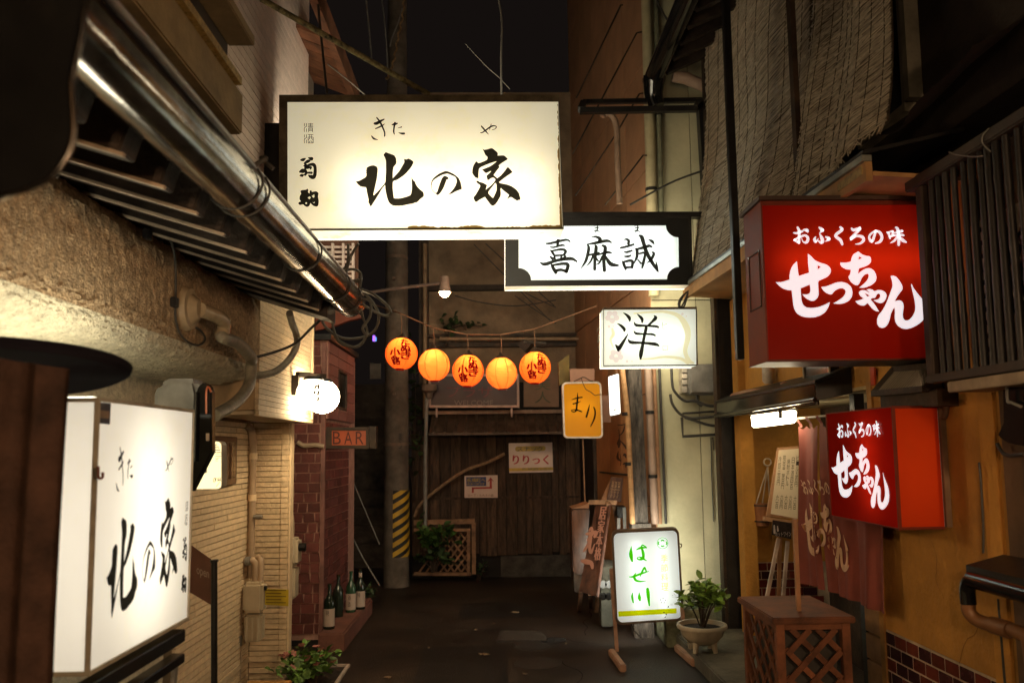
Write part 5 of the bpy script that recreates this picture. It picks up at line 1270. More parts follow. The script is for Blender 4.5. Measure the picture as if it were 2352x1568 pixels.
# dark house far left of the pole
dh = thing('dark_house', 'unlit dark house in the gap between brick corner and utility pole', 'house', (-2.2, 11.5, 0))
put('wall', MB().box(-3.6, onY(885, 1100, 11.5).x, 11.5, 12.5, 0, 2.6), mat('night_wall', (0.06, 0.045, 0.035), 0.9, var=0.4, vscale=3), dh)
for k in range(9):
    put('board', MB().box(-3.6, onY(884, 1100, 11.48).x, 11.475, 11.5, 0.1 + k * 0.25, 0.335 + k * 0.25), mat('night_board', (0.07, 0.052, 0.04), 0.85, var=0.4, rand=0.3), dh)
put('pale_window', MB().box(onY(850, 850, 11.47).x, onY(875, 850, 11.47).x, 11.45, 11.47, onY(860, 870, 11.47).z, onY(860, 835, 11.47).z), mat('dull_glass', (0.25, 0.22, 0.18), 0.4), dh)
nb = thing('neon_sliver', 'tiny far violet neon light glimpsed between the buildings', 'neon light', onY(858, 775, 13))
put('glow_bar', MB().box(onY(856, 775, 13).x, onY(861, 775, 13).x, 13, 13.03, onY(858, 783, 13).z, onY(858, 770, 13).z), lamp_mat('violet_glow', (0.35, 0.12, 1.0), 2.2), nb)
put('cyan_bar', MB().box(onY(862, 775, 13).x, onY(864, 775, 13).x, 13, 13.03, onY(858, 783, 13).z, onY(858, 774, 13).z), lamp_mat('blue_glow', (0.15, 0.4, 1.0), 1.6), nb)
wire('guy_wire', 'slack wire slanting to the foot of the utility pole, upper one', [onY(*crop(600, 900, 2.8)(x, y), 9.0) for x, y in ((700, 690), (800, 930), (915, 1200))], 0.006, M_cable_grey)
wire('guy_wire', 'slack wire slanting to the foot of the utility pole, lower one', [onY(*crop(600, 900, 2.8)(x, y), 8.8) for x, y in ((710, 1110), (800, 1290), (915, 1480))], 0.008, M_cable_grey)
# stick leaning on the boards
cs = crop(600, 900, 2.8)
solo('bent_branch', MB().tube(smooth_path([onY(*cs(x, y), YB - 0.2) for x, y in ((1155, 1010), (1190, 930), (1300, 830), (1490, 700), (1650, 640), (1770, 580))], 6), [0.02] * 31, 8), mat('bare_branch', (0.32, 0.2, 0.11), 0.7, var=0.3, vscale=20), 'bent pale branch leaning against the dark boards', 'branch', smooth=True)
# posters
def flat_sign(name, label, px, y, m, tilt=0.012):
    pts = [onY(*cs(*q), y) for q in px]
    o = thing(name, label, 'sign', pts[0])
    put('sheet', MB().poly(pts, (0, tilt, 0)), m, o); return o, pts
M_postw = mat('poster_white', (0.62, 0.46, 0.4), 0.25, var=0.06, vscale=5, bump=0.08, bscale=8, spec=0.6)
cp = crop(1110, 1060, 9.046)
po, pts = flat_sign('poster', 'glossy snack bar poster with yellow band and dark red writing on the boards', ((1797, 508), (2095, 502), (2101, 705), (1801, 711)), YB - 0.05, M_postw)
place = lambda x, y, h: onY(x, y, YB - 0.052 - h)
letters('yellow_band', [stroke2d([(1385, 320, 110), (1960, 305, 110)], cp), quad2d(cp(1200, 745), cp(2170, 720), cp(2175, 790), cp(1205, 815))], place, mat('poster_yellow', (0.5, 0.32, 0.03), 0.3), po)
letters('lettering', [text_in('スナック', *cp(1385, 265), *cp(1945, 375))], lambda x, y, h: onY(x, y, YB - 0.0535), mat('poster_green', (0.03, 0.06, 0.03), 0.4), po)
fat = []
for dx in (-8, 0, 8):
    fat.append(mapped(text_in('りりっく', 1285 + dx, 455, 2075 + dx, 660), cp))
letters('lettering', fat, lambda x, y, h: onY(x, y, YB - 0.0535 - h), mat('poster_red', (0.42, 0.015, 0.03), 0.4), po)
letters('small_lettering', [text_in('長横町', *cp(1480, 735), *cp(1850, 790))], lambda x, y, h: onY(x, y, YB - 0.0538), mat('poster_green', ()), po)
po, pts = flat_sign('direction_board', 'small white direction board with blue label and red arrow on the boards', ((1495, 730), (1722, 726), (1722, 880), (1495, 881)), YB - 0.05, M_postw)
letters('blue_label', [quad2d(cp(255, 940), cp(695, 935), cp(698, 1135), cp(260, 1140))], place, mat('label_blue', (0.04, 0.05, 0.16), 0.5), po)
letters('lettering', [text_in('長横町へ', *cp(270, 960), *cp(680, 1055)), text_in('徒歩三分です', *cp(275, 1070), *cp(665, 1115))], lambda x, y, h: onY(x, y, YB - 0.0535), mat('label_yellow', (0.6, 0.4, 0.02), 0.5), po)
ar = [quad2d(cp(380, 1165), cp(825, 1155), cp(825, 1195), cp(380, 1205)), quad2d(cp(380, 1200), cp(425, 1200), cp(420, 1285), cp(380, 1288)), quad2d(cp(775, 1020), cp(820, 1020), cp(822, 1160), cp(775, 1165)), ([cp(*q) for q in ((720, 1050), (795, 945), (865, 1040), (820, 1015), (775, 1018))], [(0, 1, 4), (1, 2, 3), (1, 3, 4)])]
letters('arrow', ar, place, mat('arrow_red', (0.35, 0.02, 0.02), 0.5), po)
letters('small_lettering', [text_in('ロー丁・たぬき小路', *cp(295, 1315), *cp(860, 1370))], place, mat('poster_brown', (0.15, 0.08, 0.05), 0.6), po)
# welcome sign
wl = [onY(*c2(x, y), YB - 0.25) for x, y in ((1250, 1155), (1868, 1155), (1868, 1385), (1250, 1385))]
t = thing('welcome_sign', 'dark unlit framed sign reading WELCOME under the lanterns', 'sign', wl[0])
pl = Plate(wl[0], wl[1], wl[3], (0, 0.12, 0))
c = MB()
f_ = 0.03
pl.bar(c, 0, pl.w, 0, f_, 0, 0.1); pl.bar(c, 0, pl.w, pl.h - f_, pl.h, 0, 0.1); pl.bar(c, 0, f_, f_, pl.h - f_, 0, 0.1); pl.bar(c, pl.w - f_, pl.w, f_, pl.h - f_, 0, 0.1)
put('frame', c, mat('frame_pink', (0.5, 0.33, 0.27), 0.5), t)
q = MB(); pl.bar(q, f_, pl.w - f_, f_, pl.h - f_, 0.015, 0.09); put('face_panel', q, mat('dull_maroon', (0.03, 0.008, 0.01), 0.35, var=0.2, spec=0.3), t)
letters('lettering', [text_in('WELCOME', *c2(1425, 1335), *c2(1690, 1370))], pl.placer(0.012), mat('dull_grey', (0.22, 0.16, 0.14), 0.6), t)
letters('lettering', [text_in('プラザ', *c2(1375, 1235), *c2(1690, 1315))], pl.placer(0.012), mat('dull_red', (0.16, 0.012, 0.015), 0.5), t)
for u in (0.1, pl.w - 0.1):
    q = MB(); pl.bar(q, u - 0.012, u + 0.012, pl.h, pl.h + 0.12, 0.03, 0.06); put('bracket', q, mat('frame_pink', ()), t)
# pale board with two characters beside it
wl = [onY(*c2(x, y), YB - 0.0) for x, y in ((1900, 1150), (2140, 1150), (2140, 1380), (1900, 1380))]
t = thing('pale_board', 'pale board with two faded green characters behind the last lantern', 'sign', wl[0])
put('board', MB().poly(wl, (0, 0.03, 0)), mat('pale_board', (0.24, 0.15, 0.1), 0.8, var=0.1), t)
letters('lettering', [text_in('美', *c2(1975, 1180), *c2(2085, 1265)), text_in('人', *c2(1975, 1275), *c2(2085, 1355))], lambda x, y, h: onY(x, y, YB - 0.004), mat('faded_green', (0.12, 0.12, 0.075), 0.8), t)
# lantern shaped lamp post beside the sign, and dark floodlight
t = thing('standpipe', 'short rusty standpipe with a round cap left of the WELCOME sign', 'pipe', onY(*c2(1250, 1260), YB - 0.4))
p = onY(*c2(1253, 1260), YB - 0.4)
put('cap', MB().lathe([(0.09, 0.06), (0.1, 0.05), (0.1, -0.02), (0.05, -0.05), (0.035, -0.12)], p, 16), mat('rust_band', ()), t, smooth=True)
put('pipe', MB().tube([p + Vector((-0.03, 0, -0.1)), p + Vector((-0.05, 0, -0.9)), p + Vector((-0.05, 0, -2.0))], 0.025, 8), M_cable_grey, t, smooth=True)
t = thing('floodlight', 'dark square floodlight pointing sideways above the last lantern', 'lamp', onY(*c2(1910, 950), YB - 0.7))
fp = [onY(*c2(x, y), YB - 0.7) for x, y in ((1895, 915), (1950, 950), (1905, 1005), (1860, 960))]
put('housing', MB().poly(fp, (0.05, 0.12, 0)), M_dkwood, t, bevel=0.006)
put('bracket', MB().tube([onY(*c2(1905, 935), YB - 0.72), onY(*c2(2050, 945), YB - 0.4)], 0.015, 8), M_cable_grey, t)
# wall creeper, lattice frame and plants at the shack foot
iv = thing('wall_creeper', 'small creeper sprig clinging to the rear timber rail above the lanterns', 'plant', onY(1070, 770, YB))
leafy(iv, onY(*c2(1400, 860), YB), (0.14, 0.05, 0.22), 26, M_leaf_d, 0.09, 0.07, 51, 5, onY(*c2(1370, 960), YB))
leafy(iv, onY(*c2(1540, 840), YB), (0.25, 0.05, 0.06), 20, M_leaf_d, 0.08, 0.06, 52, 4, onY(*c2(1400, 850), YB))
fr = thing('trellis_frame', 'wooden frame with crossed trellis slats standing before the dark boards', 'trellis', onY(1010, 1310, YB - 0.35))
YT = YB - 0.35
def bar(name, a, b, w, m, par, y=YT):
    return put(name, MB().beam(onY(*cs(*a), y), onY(*cs(*b), y), w, w, (0, 1, 0)), m, par)
M_tre = mat('trellis_wood', (0.28, 0.15, 0.08), 0.75, var=0.3, vscale=10, rand=0.2)
bar('top_rail', (1150, 1050), (1565, 1040), 0.06, M_tre, fr); bar('frame_rail', (1150, 1100), (1535, 1100), 0.035, M_tre, fr, YT - 0.05)
bar('post', (1558, 1050), (1560, 1400), 0.05, M_tre, fr); bar('post', (1523, 1100), (1523, 1405), 0.04, M_tre, fr, YT - 0.05); bar('frame_rail', (1150, 1400), (1540, 1400), 0.04, M_tre, fr)
for k in range(8):
    x0 = 1180 + k * 48
    if x0 + 40 < 1560: bar('slat', (x0, 1395), (min(x0 + 200, 1515), 1395 - (min(x0 + 200, 1515) - x0) * 1.35), 0.022, M_tre, fr, YT + 0.04)
    bar('slat', (x0, 1120), (min(x0 + 200, 1515), 1120 + (min(x0 + 200, 1515) - x0) * 1.35), 0.022, M_tre, fr, YT + 0.07)
pl_ = thing('dark_shrub', 'leafy green shrub spilling out of the trellis frame', 'shrub', onY(1010, 1315, YT - 0.15))
leafy(pl_, onY(*cs(1290, 1160), YT - 0.2), (0.28, 0.14, 0.22), 90, M_leaf, 0.13, 0.08, 61, 10, onY(*cs(1280, 1390), YT - 0.15))
leafy(pl_, onY(*cs(1310, 1320), YT - 0.2), (0.3, 0.12, 0.16), 60, M_leaf_d, 0.11, 0.07, 62, 6, onY(*cs(1290, 1390), YT - 0.15))
for k, (q, n_) in enumerate((((790, 1480), 60), ((1590, 1350), 40))):
    p = onY(*cs(*q), 8.6 if k == 0 else YB - 0.2); p.z = 0.12
    w_ = thing('weed_clump', ['low clump of green weeds at the brick doorstep corner', 'low clump of weeds at the foot of the trellis post'][k], 'plant', (p.x, p.y, 0))
    leafy(w_, p, (0.16, 0.12, 0.12), n_, M_leaf_d, 0.08, 0.03, 70 + k, 6, (p.x, p.y, 0))
iv = thing('pole_ivy', 'dark ivy climbing in the shadow beside the utility pole', 'plant', onY(960, 1000, YB - 0.1))
leafy(iv, onY(*cs(1160, 500), YB - 0.1), (0.16, 0.06, 1.1), 80, M_leaf_d, 0.1, 0.07, 81, 7, onY(*cs(1160, 900), YB - 0.1))
# manhole covers and litter on the asphalt
M_iron = mat('iron_cover', (0.06, 0.055, 0.05), 0.5, 0.3, var=0.3, vscale=20, bump=0.4, bscale=90)
mh = [onZ(*q, 0.004) for q in ((1140, 1472), (1150, 1447), (1242, 1447), (1265, 1472))]
o = thing('drain_cover', 'rectangular drain cover set in the dark asphalt', 'drain cover', mh[0])
put('rim', MB().poly(mh, (0, 0, -0.004)), M_iron, o)
mi = [sum((m_ for m_ in mh), Vector()) / 4 for _ in range(4)]
inner_ = [m_.lerp(mi[0], 0.1) + Vector((0, 0, 0.004)) for m_ in mh]
put('plate', MB().poly(inner_, (0, 0, -0.003)), mat('cover_plate', (0.055, 0.045, 0.036), 0.7, var=0.3, vscale=14, bump=0.5), o)
for k, (q, r_) in enumerate((((1235, 1523), 0.16), ((1222, 1483), 0.14))):
    p = onZ(*q, 0.0)
    o = thing('manhole_cover', ['round manhole cover nearest the camera', 'round manhole cover behind the nearest one'][k], 'manhole cover', p)
    put('ring', MB().lathe([(r_ * 1.12, 0.0), (r_ * 1.12, 0.004), (r_, 0.004), (r_, 0.001)], p, 28, False), M_iron, o)
    put('plate', MB().lathe([(r_ * 0.98, 0.0), (r_ * 0.98, 0.005), (r_ * 0.9, 0.006), (0.01, 0.006)], p, 28), M_iron, o)
solo('water_patch', MB().add([onZ(*q, 0.004) for q in ((1240, 1468), (1268, 1463), (1298, 1465), (1300, 1471), (1270, 1478), (1245, 1476))], [tuple(range(6))]), mat('wet_patch', (0.05, 0.05, 0.05), 0.06, spec=0.8), 'small wet patch shining beside the drain cover', 'puddle')
rs = random.Random(77)
def litter(px, py, s_, lab, m):
    p = onZ(px, py, 0.006); n = 7
    vs = [p + Vector((s_ * rs.uniform(.6, 1.1) * math.cos(k * 6.28 / n), s_ * rs.uniform(.6, 1.1) * math.sin(k * 6.28 / n), rs.uniform(0, 0.008))) for k in range(n)]
    solo('fallen_leaf', MB().add(vs + [p + Vector((0, 0, 0.012))], [(k, (k + 1) % n, n) for k in range(n)]), m, lab, 'leaf', 'dead leaves on the asphalt')
M_lit = mat('dead_leaf', (0.22, 0.15, 0.09), 0.8, rand=0.3)
for px, py, s_, lab in ((1110, 1502, 0.05, 'brown dead leaf left of the manhole covers'), (1183, 1405, 0.05, 'pale dead leaf beyond the drain cover'), (1092, 1446, 0.025, 'small dead leaf left of the drain cover'), (890, 1555, 0.03, 'reddish dead leaf on the asphalt near the flower trough'),
                        (1135, 1432, 0.02, 'tiny dead leaf beyond the drain cover, left side'), (985, 1487, 0.02, 'tiny dead leaf mid alley, left of centre'), (1205, 1548, 0.02, 'tiny leaf scrap nearest the camera'), (1300, 1478, 0.018, 'tiny leaf scrap by the wet patch')):
    litter(px, py, s_, lab, M_lit)
# ================================================================== RIGHT SIDE, FAR: panelled building and pale end wall
M_panel = mat('terracotta_panel', (0.4, 0.215, 0.115), 0.85, var=0.14, vscale=2.2, bump=0.2, bscale=30, rand=0.1)
M_pale = mat('pale_green_plaster', (0.47, 0.44, 0.29), 0.85, var=0.12, vscale=2.0, bump=0.15, bscale=30, rand=0.04)
M_seam = mat('dark_seam', (0.045, 0.03, 0.022), 0.8)
pb = thing('panelled_building', 'tall building with terracotta side panels and a pale green end wall', 'building', (2.0, 8.5, 0))
A0 = Vector((1.47, 7.25, 0)); DIR = Vector((-0.098, 1, 0)).normalized(); NRM = Vector((-1, -0.098, 0)).normalized()
LEN = 3.55
put('side_core', MB().poly([A0 - NRM * 0.02, A0 - NRM * 0.02 + DIR * LEN, A0 - NRM * 0.4 + DIR * LEN, A0 - NRM * 0.4], (0, 0, 11)), M_seam, pb)
ncol = 5
for c_i in range(ncol):
    for r_i in range(9):
        a_ = A0 + DIR * (LEN * c_i / ncol + 0.006) ; b_ = A0 + DIR * (LEN * (c_i + 1) / ncol - 0.006)
        z0, z1 = 0.05 + r_i * 1.05 + 0.006, 0.05 + (r_i + 1) * 1.05 - 0.006
        put('side_panel', MB().hexa([a_ + Vector((0, 0, z0)), b_ + Vector((0, 0, z0)), b_ + Vector((0, 0, z1)), a_ + Vector((0, 0, z1)),
                                     a_ - NRM * 0.02 + Vector((0, 0, z0)), b_ - NRM * 0.02 + Vector((0, 0, z0)), b_ - NRM * 0.02 + Vector((0, 0, z1)), a_ - NRM * 0.02 + Vector((0, 0, z1))]), M_panel, pb)
put('end_core', MB().box(1.5, 3.2, 7.27, 7.6, 0, 11), M_seam, pb)
for k in range(4):
    x0, x1 = 1.475 + k * 0.42, 1.475 + (k + 1) * 0.42
    for r_i, (z0, z1) in enumerate(((0.32, 3.0), (3.0, 5.6), (5.6, 9.0))):
        put('end_panel', MB().box(x0 + 0.004, x1 - 0.004, 7.25, 7.275, z0 + 0.005, z1 - 0.005), M_pale, pb)
put('footing', MB().box(1.44, 3.2, 7.2, 7.6, 0, 0.31), mat('mossy_footing', (0.2, 0.2, 0.12), 0.9, var=0.4, vscale=6, bump=0.3), pb, bevel=0.01)
for (px, py) in ((1736, 1280 + 168), (1771, 1445)):
    p = onY(px * 0.9408, py * 0.9408, 7.245); put('bolt_hole', MB().tube([p, p + Vector((0, 0.01, 0))], 0.014, 8), M_black_metal, pb)
# the ochre ground-floor front of the building, plant paintings on it
M_och2 = mat('ochre_board', (0.44, 0.2, 0.075), 0.8, var=0.15, vscale=3, rand=0.08)
for k, (da, db) in enumerate(((0.55, 1.05), (1.05, 1.6), (1.6, 2.22))):
    a_, b_ = A0 + DIR * (da + 0.006) + NRM * 0.004, A0 + DIR * (db - 0.006) + NRM * 0.004
    put('front_board', MB().poly([a_ + Vector((0, 0, 0.05)), b_ + Vector((0, 0, 0.05)), b_ + Vector((0, 0, 2.55)), a_ + Vector((0, 0, 2.55))], NRM * 0.022), M_och2, pb)
a_, b_ = A0 + DIR * 2.3 + NRM * 0.004, A0 + DIR * 3.2 + NRM * 0.004
put('doorway', MB().poly([a_, b_, b_ + Vector((0, 0, 2.2)), a_ + Vector((0, 0, 2.2))], NRM * 0.02), mat('door_dark', (0.02, 0.014, 0.011), 0.6), pb)
put('door_frame', MB().beam(a_ + NRM * 0.02, a_ + NRM * 0.02 + Vector((0, 0, 2.25)), 0.05, 0.05), M_dkwood, pb)
crr = crop(1200, 860, 3.7333)
plant_art = [[(1160, 700, 6), (1165, 780, 10), (1160, 860, 20)], [(1165, 790, 16), (1160, 830, 36), (1165, 860, 10)], [(1165, 760, 6), (1200, 720, 14), (1215, 660, 6)], [(1170, 800, 6), (1215, 850, 18), (1225, 880, 6)], [(1150, 660, 6), (1190, 660, 10), (1225, 650, 6)],
             [(1155, 900, 6), (1150, 960, 24), (1180, 990, 8)], [(1175, 1030, 5), (1180, 980, 8), (1170, 920, 4)], [(1200, 940, 6), (1215, 930, 26), (1225, 960, 6)], [(1195, 1020, 5), (1220, 1010, 20), (1225, 1050, 5)]]
letters('plant_painting', [stroke2d(s, crr) for s in plant_art], lambda x, y, h: onP(x, y, A0 + NRM * (0.028 + h), NRM), mat('dark_paint', (0.07, 0.035, 0.02), 0.8), pb)
put('wall_rail', MB().beam(onP(*crr(990, 1090), A0 + NRM * 0.04, NRM), onP(*crr(1245, 1115), A0 + NRM * 0.04, NRM), 0.02, 0.02), M_dkwood, pb)
pb_w = thing('timber_post', 'thick weathered dark timber post between the bamboo pole and the pipes', 'post', onY(1465, 1200, 7.15))
pa = [onY(*crr(x, y), 7.1) for x, y in ((1245, 140), (1365, 140), (1430, 1560), (1285, 1560))]
put('post', MB().poly(pa, (0, 0.14, 0)), mat('greyed_timber', (0.085, 0.07, 0.058), 0.8, var=0.5, vscale=6, bump=0.5, bscale=20, stretch=(5, 5, 1)), pb_w, bevel=0.006)
put('post_foot', MB().box(pa[3].x - 0.01, pa[2].x + 0.02, 7.08, 7.24, 0, pa[3].z), mat('greyed_timber', ()), pb_w)
def pole(name, label, pts, r, m, cat, y=7.05, rings=()):
    o = thing(name, label, cat, onY(*pts[-1], y))
    put('shaft', MB().tube([onY(*p, y) for p in pts], r, 12), m, o, smooth=True)
    for q in rings:
        a_, b_ = onY(*pts[0], y), onY(*pts[-1], y); c_ = a_.lerp(b_, q); d_ = (b_ - a_).normalized()
        put('clamp', MB().tube([c_ - d_ * 0.015, c_ + d_ * 0.015], r + 0.006, 12), M_black_metal, o)
    return o
pole('bamboo_pole', 'slim orange bamboo pole leaning by the timber post', [crr(1190, 140), crr(1240, 560), crr(1285, 1560)], 0.024, mat('bamboo_tan', (0.5, 0.28, 0.13), 0.5, var=0.2, vscale=5, stretch=(1, 1, 3)), 'pole', 7.0, (0.3, 0.62))
M_pvc = mat('pinkish_pvc', (0.36, 0.25, 0.19), 0.4, var=0.15, vscale=6)
M_cream_pipe = mat('cream_pipe', (0.48, 0.42, 0.26), 0.45, var=0.12)
pole('drain_pipe', 'dark pinkish drain pipe clamped to the wall beside the timber post', [crr(1425, 140), crr(1490, 1560)], 0.036, M_pvc, 'pipe', 7.16, (0.29, 0.7))
pole('drain_pipe', 'orange corner strip pipe right of the pinkish drain pipe', [crr(1478, 140), crr(1535, 1560)], 0.022, mat('copper_tan', (0.45, 0.24, 0.13), 0.5), 'pipe', 7.2)
pole('drain_pipe', 'tall cream pipe running up the pale end wall past the empty frame', [(1484, -20), (1502, 680)], 0.05, M_cream_pipe, 'pipe', 7.19, (0.3, 0.66))
pole('drain_pipe', 'slim greenish pipe beside the tall cream one', [(1506, -20), (1522, 620)], 0.026, mat('green_grey_pipe', (0.2, 0.2, 0.13), 0.5), 'pipe', 7.2, (0.45,))
pole('vertical_cable', 'black vertical cable down the pale end wall', [crr(1530, 140), crr(1590, 1560)], 0.012, M_cable, 'cable', 7.22)
# electric box with cables on the pale wall
eb = thing('electric_box', 'grey electric box with drooping black cables on the pale wall', 'electric box', onY(1610, 870, 7.1))
bx0, bx1 = onY(*crr(1785, 110), 7.1), onY(*crr(2060, 380), 7.1)
put('box', MB().box(bx0.x, bx1.x, 7.06, 7.245, bx1.z, bx0.z), M_grey_metal, eb, bevel=0.01)
put('box_lid', MB().box(bx0.x + 0.015, bx1.x - 0.015, 7.05, 7.06, bx1.z + 0.015, bx0.z - 0.015), M_grey_metal, eb, bevel=0.003)
for k in range(4):
    p = onY(*crr(1755, 165 + k * 55), 7.15); put('insulator', MB().box(p.x - 0.03, p.x + 0.02, 7.1, 7.24, p.z - 0.04, p.z + 0.04), mat('insulator_white', (0.5, 0.45, 0.38), 0.5), eb, bevel=0.006)
for pts in ([(1640, 140), (1650, 300), (1680, 370), (1760, 440), (1850, 440), (1960, 480), (2070, 490)], [(1630, 380), (1650, 470), (1720, 560), (1820, 600), (1950, 590), (2090, 575)], [(1760, 590), (1850, 620), (1980, 660), (2090, 670)], [(1870, 390), (1880, 450), (1920, 490)]):
    put('cable', MB().tube(smooth_path([onY(*crr(*q), 7.1) for q in pts], 6), 0.013, 7), M_cable, eb, smooth=True)
put('conduit', MB().tube([onY(*crr(1735, 590), 7.2), onY(*crr(1745, 765), 7.2), onY(*crr(2095, 745), 7.2)], 0.014, 8), M_cable, eb)
put('bracket_bar', MB().tube([onY(*crr(1740, 555), 7.22), onY(*crr(2090, 535), 7.22)], 0.01, 8), M_cable, eb)
for pts in ([(2000, 770), (2005, 1100), (2025, 1540)], [(2015, 770), (2025, 890)]):
    put('wall_crack_wire', MB().tube([onY(*crr(*q), 7.235) for q in pts], 0.005, 5), M_cable, eb)
# empty sign frame high on the pale wall
cu_ = crop(1350, 0, 3.136)
ef = thing('empty_sign_frame', 'empty black steel sign frame on a bracket with a bent cable conduit', 'sign frame', onY(1600, 250, 6.9))
def fb(a, b, ya_, yb_, w=0.05): put('frame_bar', MB().beam(onY(*cu_(*a), ya_), onY(*cu_(*b), yb_), w, w), M_black_metal, ef)
fb((205, 850), (1100, 835), 6.75, 6.75, 0.05); fb((230, 782), (1138, 768), 7.1, 7.1, 0.04); fb((212, 840), (235, 785), 6.75, 7.1, 0.05); fb((1090, 835), (1135, 775), 6.75, 7.1, 0.05)
put('bracket_post', MB().poly([onY(*cu_(*q), 6.95) for q in ((1115, 780), (1215, 780), (1195, 1560), (1160, 1560))], (0, 0.1, 0)), M_black_metal, ef)
put('bent_conduit', MB().tube(smooth_path([onY(*cu_(*q), 6.95) for q in ((380, 895), (395, 872), (440, 880), (475, 930), (490, 1020), (495, 1250), (510, 1560))], 6), 0.028, 10), mat('conduit_tan', (0.3, 0.2, 0.14), 0.5), ef, smooth=True)
for lab, pts in (('stay rod slanting over the terracotta panels, upper one', ((180, 750), (520, 40), (535, 40))), ('stay rod slanting over the terracotta panels, middle one', ((150, 1180), (640, 255), (680, 245))), ('stay rod slanting over the terracotta panels, lower one', ((170, 1500), (480, 1030), (660, 720), (690, 715))), ('stay rod slanting over the terracotta panels, lowest one', ((400, 1568), (690, 1190), (720, 1190)))):
    wire('stay_rod', lab, [onY(*cu_(*q), 7.15) for q in pts], 0.008, M_dkwood, 'rod', 1)
wire('slack_cable', 'slack black cable from the pale wall to the black framed sign', [onY(*cu_(*q), 7.0) for q in ((590, 1568), (900, 1400), (1150, 1305))], 0.010, M_cable)
wire('slack_cable', 'black cable from the gutter end to the pipes, upper right', [onY(*cu_(*q), 7.0) for q in ((790, 0), (860, 130), (935, 225))], 0.010, M_cable)
wire('thin_cable', 'thin looping cable above the yellow sign', [onY(*crop(1380, 900, 8.714)(x, y), 7.9) for x, y in ((180, 270), (330, 200), (370, 180), (430, 190), (530, 250), (600, 255))], 0.006, mat('brown_cable', (0.08, 0.035, 0.015), 0.6))

# ---------------------------------------------- yellow sign and small white lit sign
cj = crop(1380, 900, 8.714)
YY = 8.0
tlp, trp, blp = onY(*crr(642, 272), YY), onY(*crr(1000, 265), YY - 0.1), onY(*crr(658, 782), YY)
pl = Plate(tlp, trp, blp, (0, 0.1, 0))
t = thing('yellow_sign', 'yellow rounded sign with two black brush hiragana and a white rim', 'sign', tlp)
ring_o = pl.rring(0, pl.w, 0, pl.h, 0.045); ring_i = pl.rring(0.016, pl.w - 0.016, 0.016, pl.h - 0.016, 0.035)
rm = MB()
nR = len(ring_o)
rm.add([pl.p(u, v, 0) for u, v in ring_o] + [pl.p(u, v, 0) for u, v in ring_i] + [pl.p(u, v, 0.1) for u, v in ring_o] + [pl.p(u, v, 0.012) for u, v in ring_i],
       [f for k in range(nR) for f in ((k, (k + 1) % nR, nR + (k + 1) % nR, nR + k), (k, 2 * nR + k, 2 * nR + (k + 1) % nR, (k + 1) % nR), (nR + k, nR + (k + 1) % nR, 3 * nR + (k + 1) % nR, 3 * nR + k))])
put('rim', rm, mat('rim_white', (0.6, 0.52, 0.45), 0.5), t)
f = MB(); f.add([pl.p(u, v, 0.012) for u, v in ring_i], [tuple(range(nR))])
put('face_panel', f, panel_mat('yellow_acrylic', (0.75, 0.36, 0.015), 0.16, (1.0, 0.42, 0.01), gloss=0.05), t)
q = MB(); q.add([pl.p(u, v, 0.1) for u, v in ring_o], [tuple(range(nR))]); put('back_panel', q, M_inner, t)
q = MB(); pl.tube(q, 0.06, pl.w - 0.06, pl.h * 0.45, 0.06, 0.008); put('tube', q, lamp_mat('weak_tube', (1.0, 0.75, 0.4), 3.0), t)
S_MARI = [[(140,655,10),(250,620,30),(360,605,26)],[(170,745,30),(260,720,28),(325,690,10)],[(262,510,8),(262,620,34),(245,800,38),(240,880,36)],[(240,880,34),(190,915,28),(135,895,20),(150,870,16),(250,875,30),(350,910,26)],[(520,755,8),(490,880,36),(450,1020,40)],[(605,815,24),(635,900,36),(620,1050,36),(540,1225,20)]]
letters('lettering', [stroke2d(s, cj) for s in S_MARI], pl.placer(0.010), M_ink, t)
pts = [pl.on(*cj(x, y), -0.02) for x, y in ((340, 190), (360, 260), (400, 360), (450, 440), (540, 490), (630, 560), (700, 550), (770, 545))]
put('power_cord', MB().tube(smooth_path(pts, 5), 0.004, 6), mat('brown_cable', ()), t)
put('hanger', MB().tube([pl.p(pl.w * 0.5, pl.h, 0.05), pl.p(pl.w * 0.5, pl.h + 1.25, 0.05)], 0.008, 6), mat('cord_brown', ()), t)
for k, (px, lab) in enumerate(((((95, 0), (620, 0), (620, 260), (110, 280)), 'pinkish blank board above the yellow sign'), (((770, 570), (930, 560), (975, 1130), (800, 1140)), 'pinkish blank board between the yellow sign and small white sign'))):
    pts = [onY(*cj(*q_), 8.15) for q_ in px]
    solo('blank_board', MB().poly(pts, (0, 0.04, 0)), mat('blank_pink', (0.3, 0.16, 0.11), 0.8, var=0.08), lab, 'board')
ob = [onY(*crr(*q_), 8.3) for q_ in ((610, 90), (705, 20), (715, 270), (615, 300))]
solo('olive_board', MB().poly(ob, (0, 0.1, 0)), mat('olive_paint', (0.13, 0.09, 0.02), 0.7), 'dark olive sign side behind the yellow sign', 'sign')
YW = 7.4
tlp, trp, blp = onY(*cj(912, 165), YW + 0.15), onY(*cj(1135, 95), YW - 0.05), onY(*cj(950, 1005), YW + 0.15)
pl = Plate(tlp, trp, blp, (0.02, 0.06, 0))
t = thing('lit_sign', 'narrow upright white lit sign hanging between the yellow sign and the timber post', 'sign', tlp)
put('casing', MB().poly([pl.p(u, v, 0.006) for u, v in pl.rring(0, pl.w, 0, pl.h, 0.02)], pl.n * 0.05), M_cream_case, t)
put('face_panel', MB().poly([pl.p(u, v, 0) for u, v in pl.rring(0.003, pl.w - 0.003, 0.003, pl.h - 0.003, 0.018)], pl.n * 0.004), lamp_mat('small_sign_glow', (1.0, 0.98, 0.88), 2.6), t)
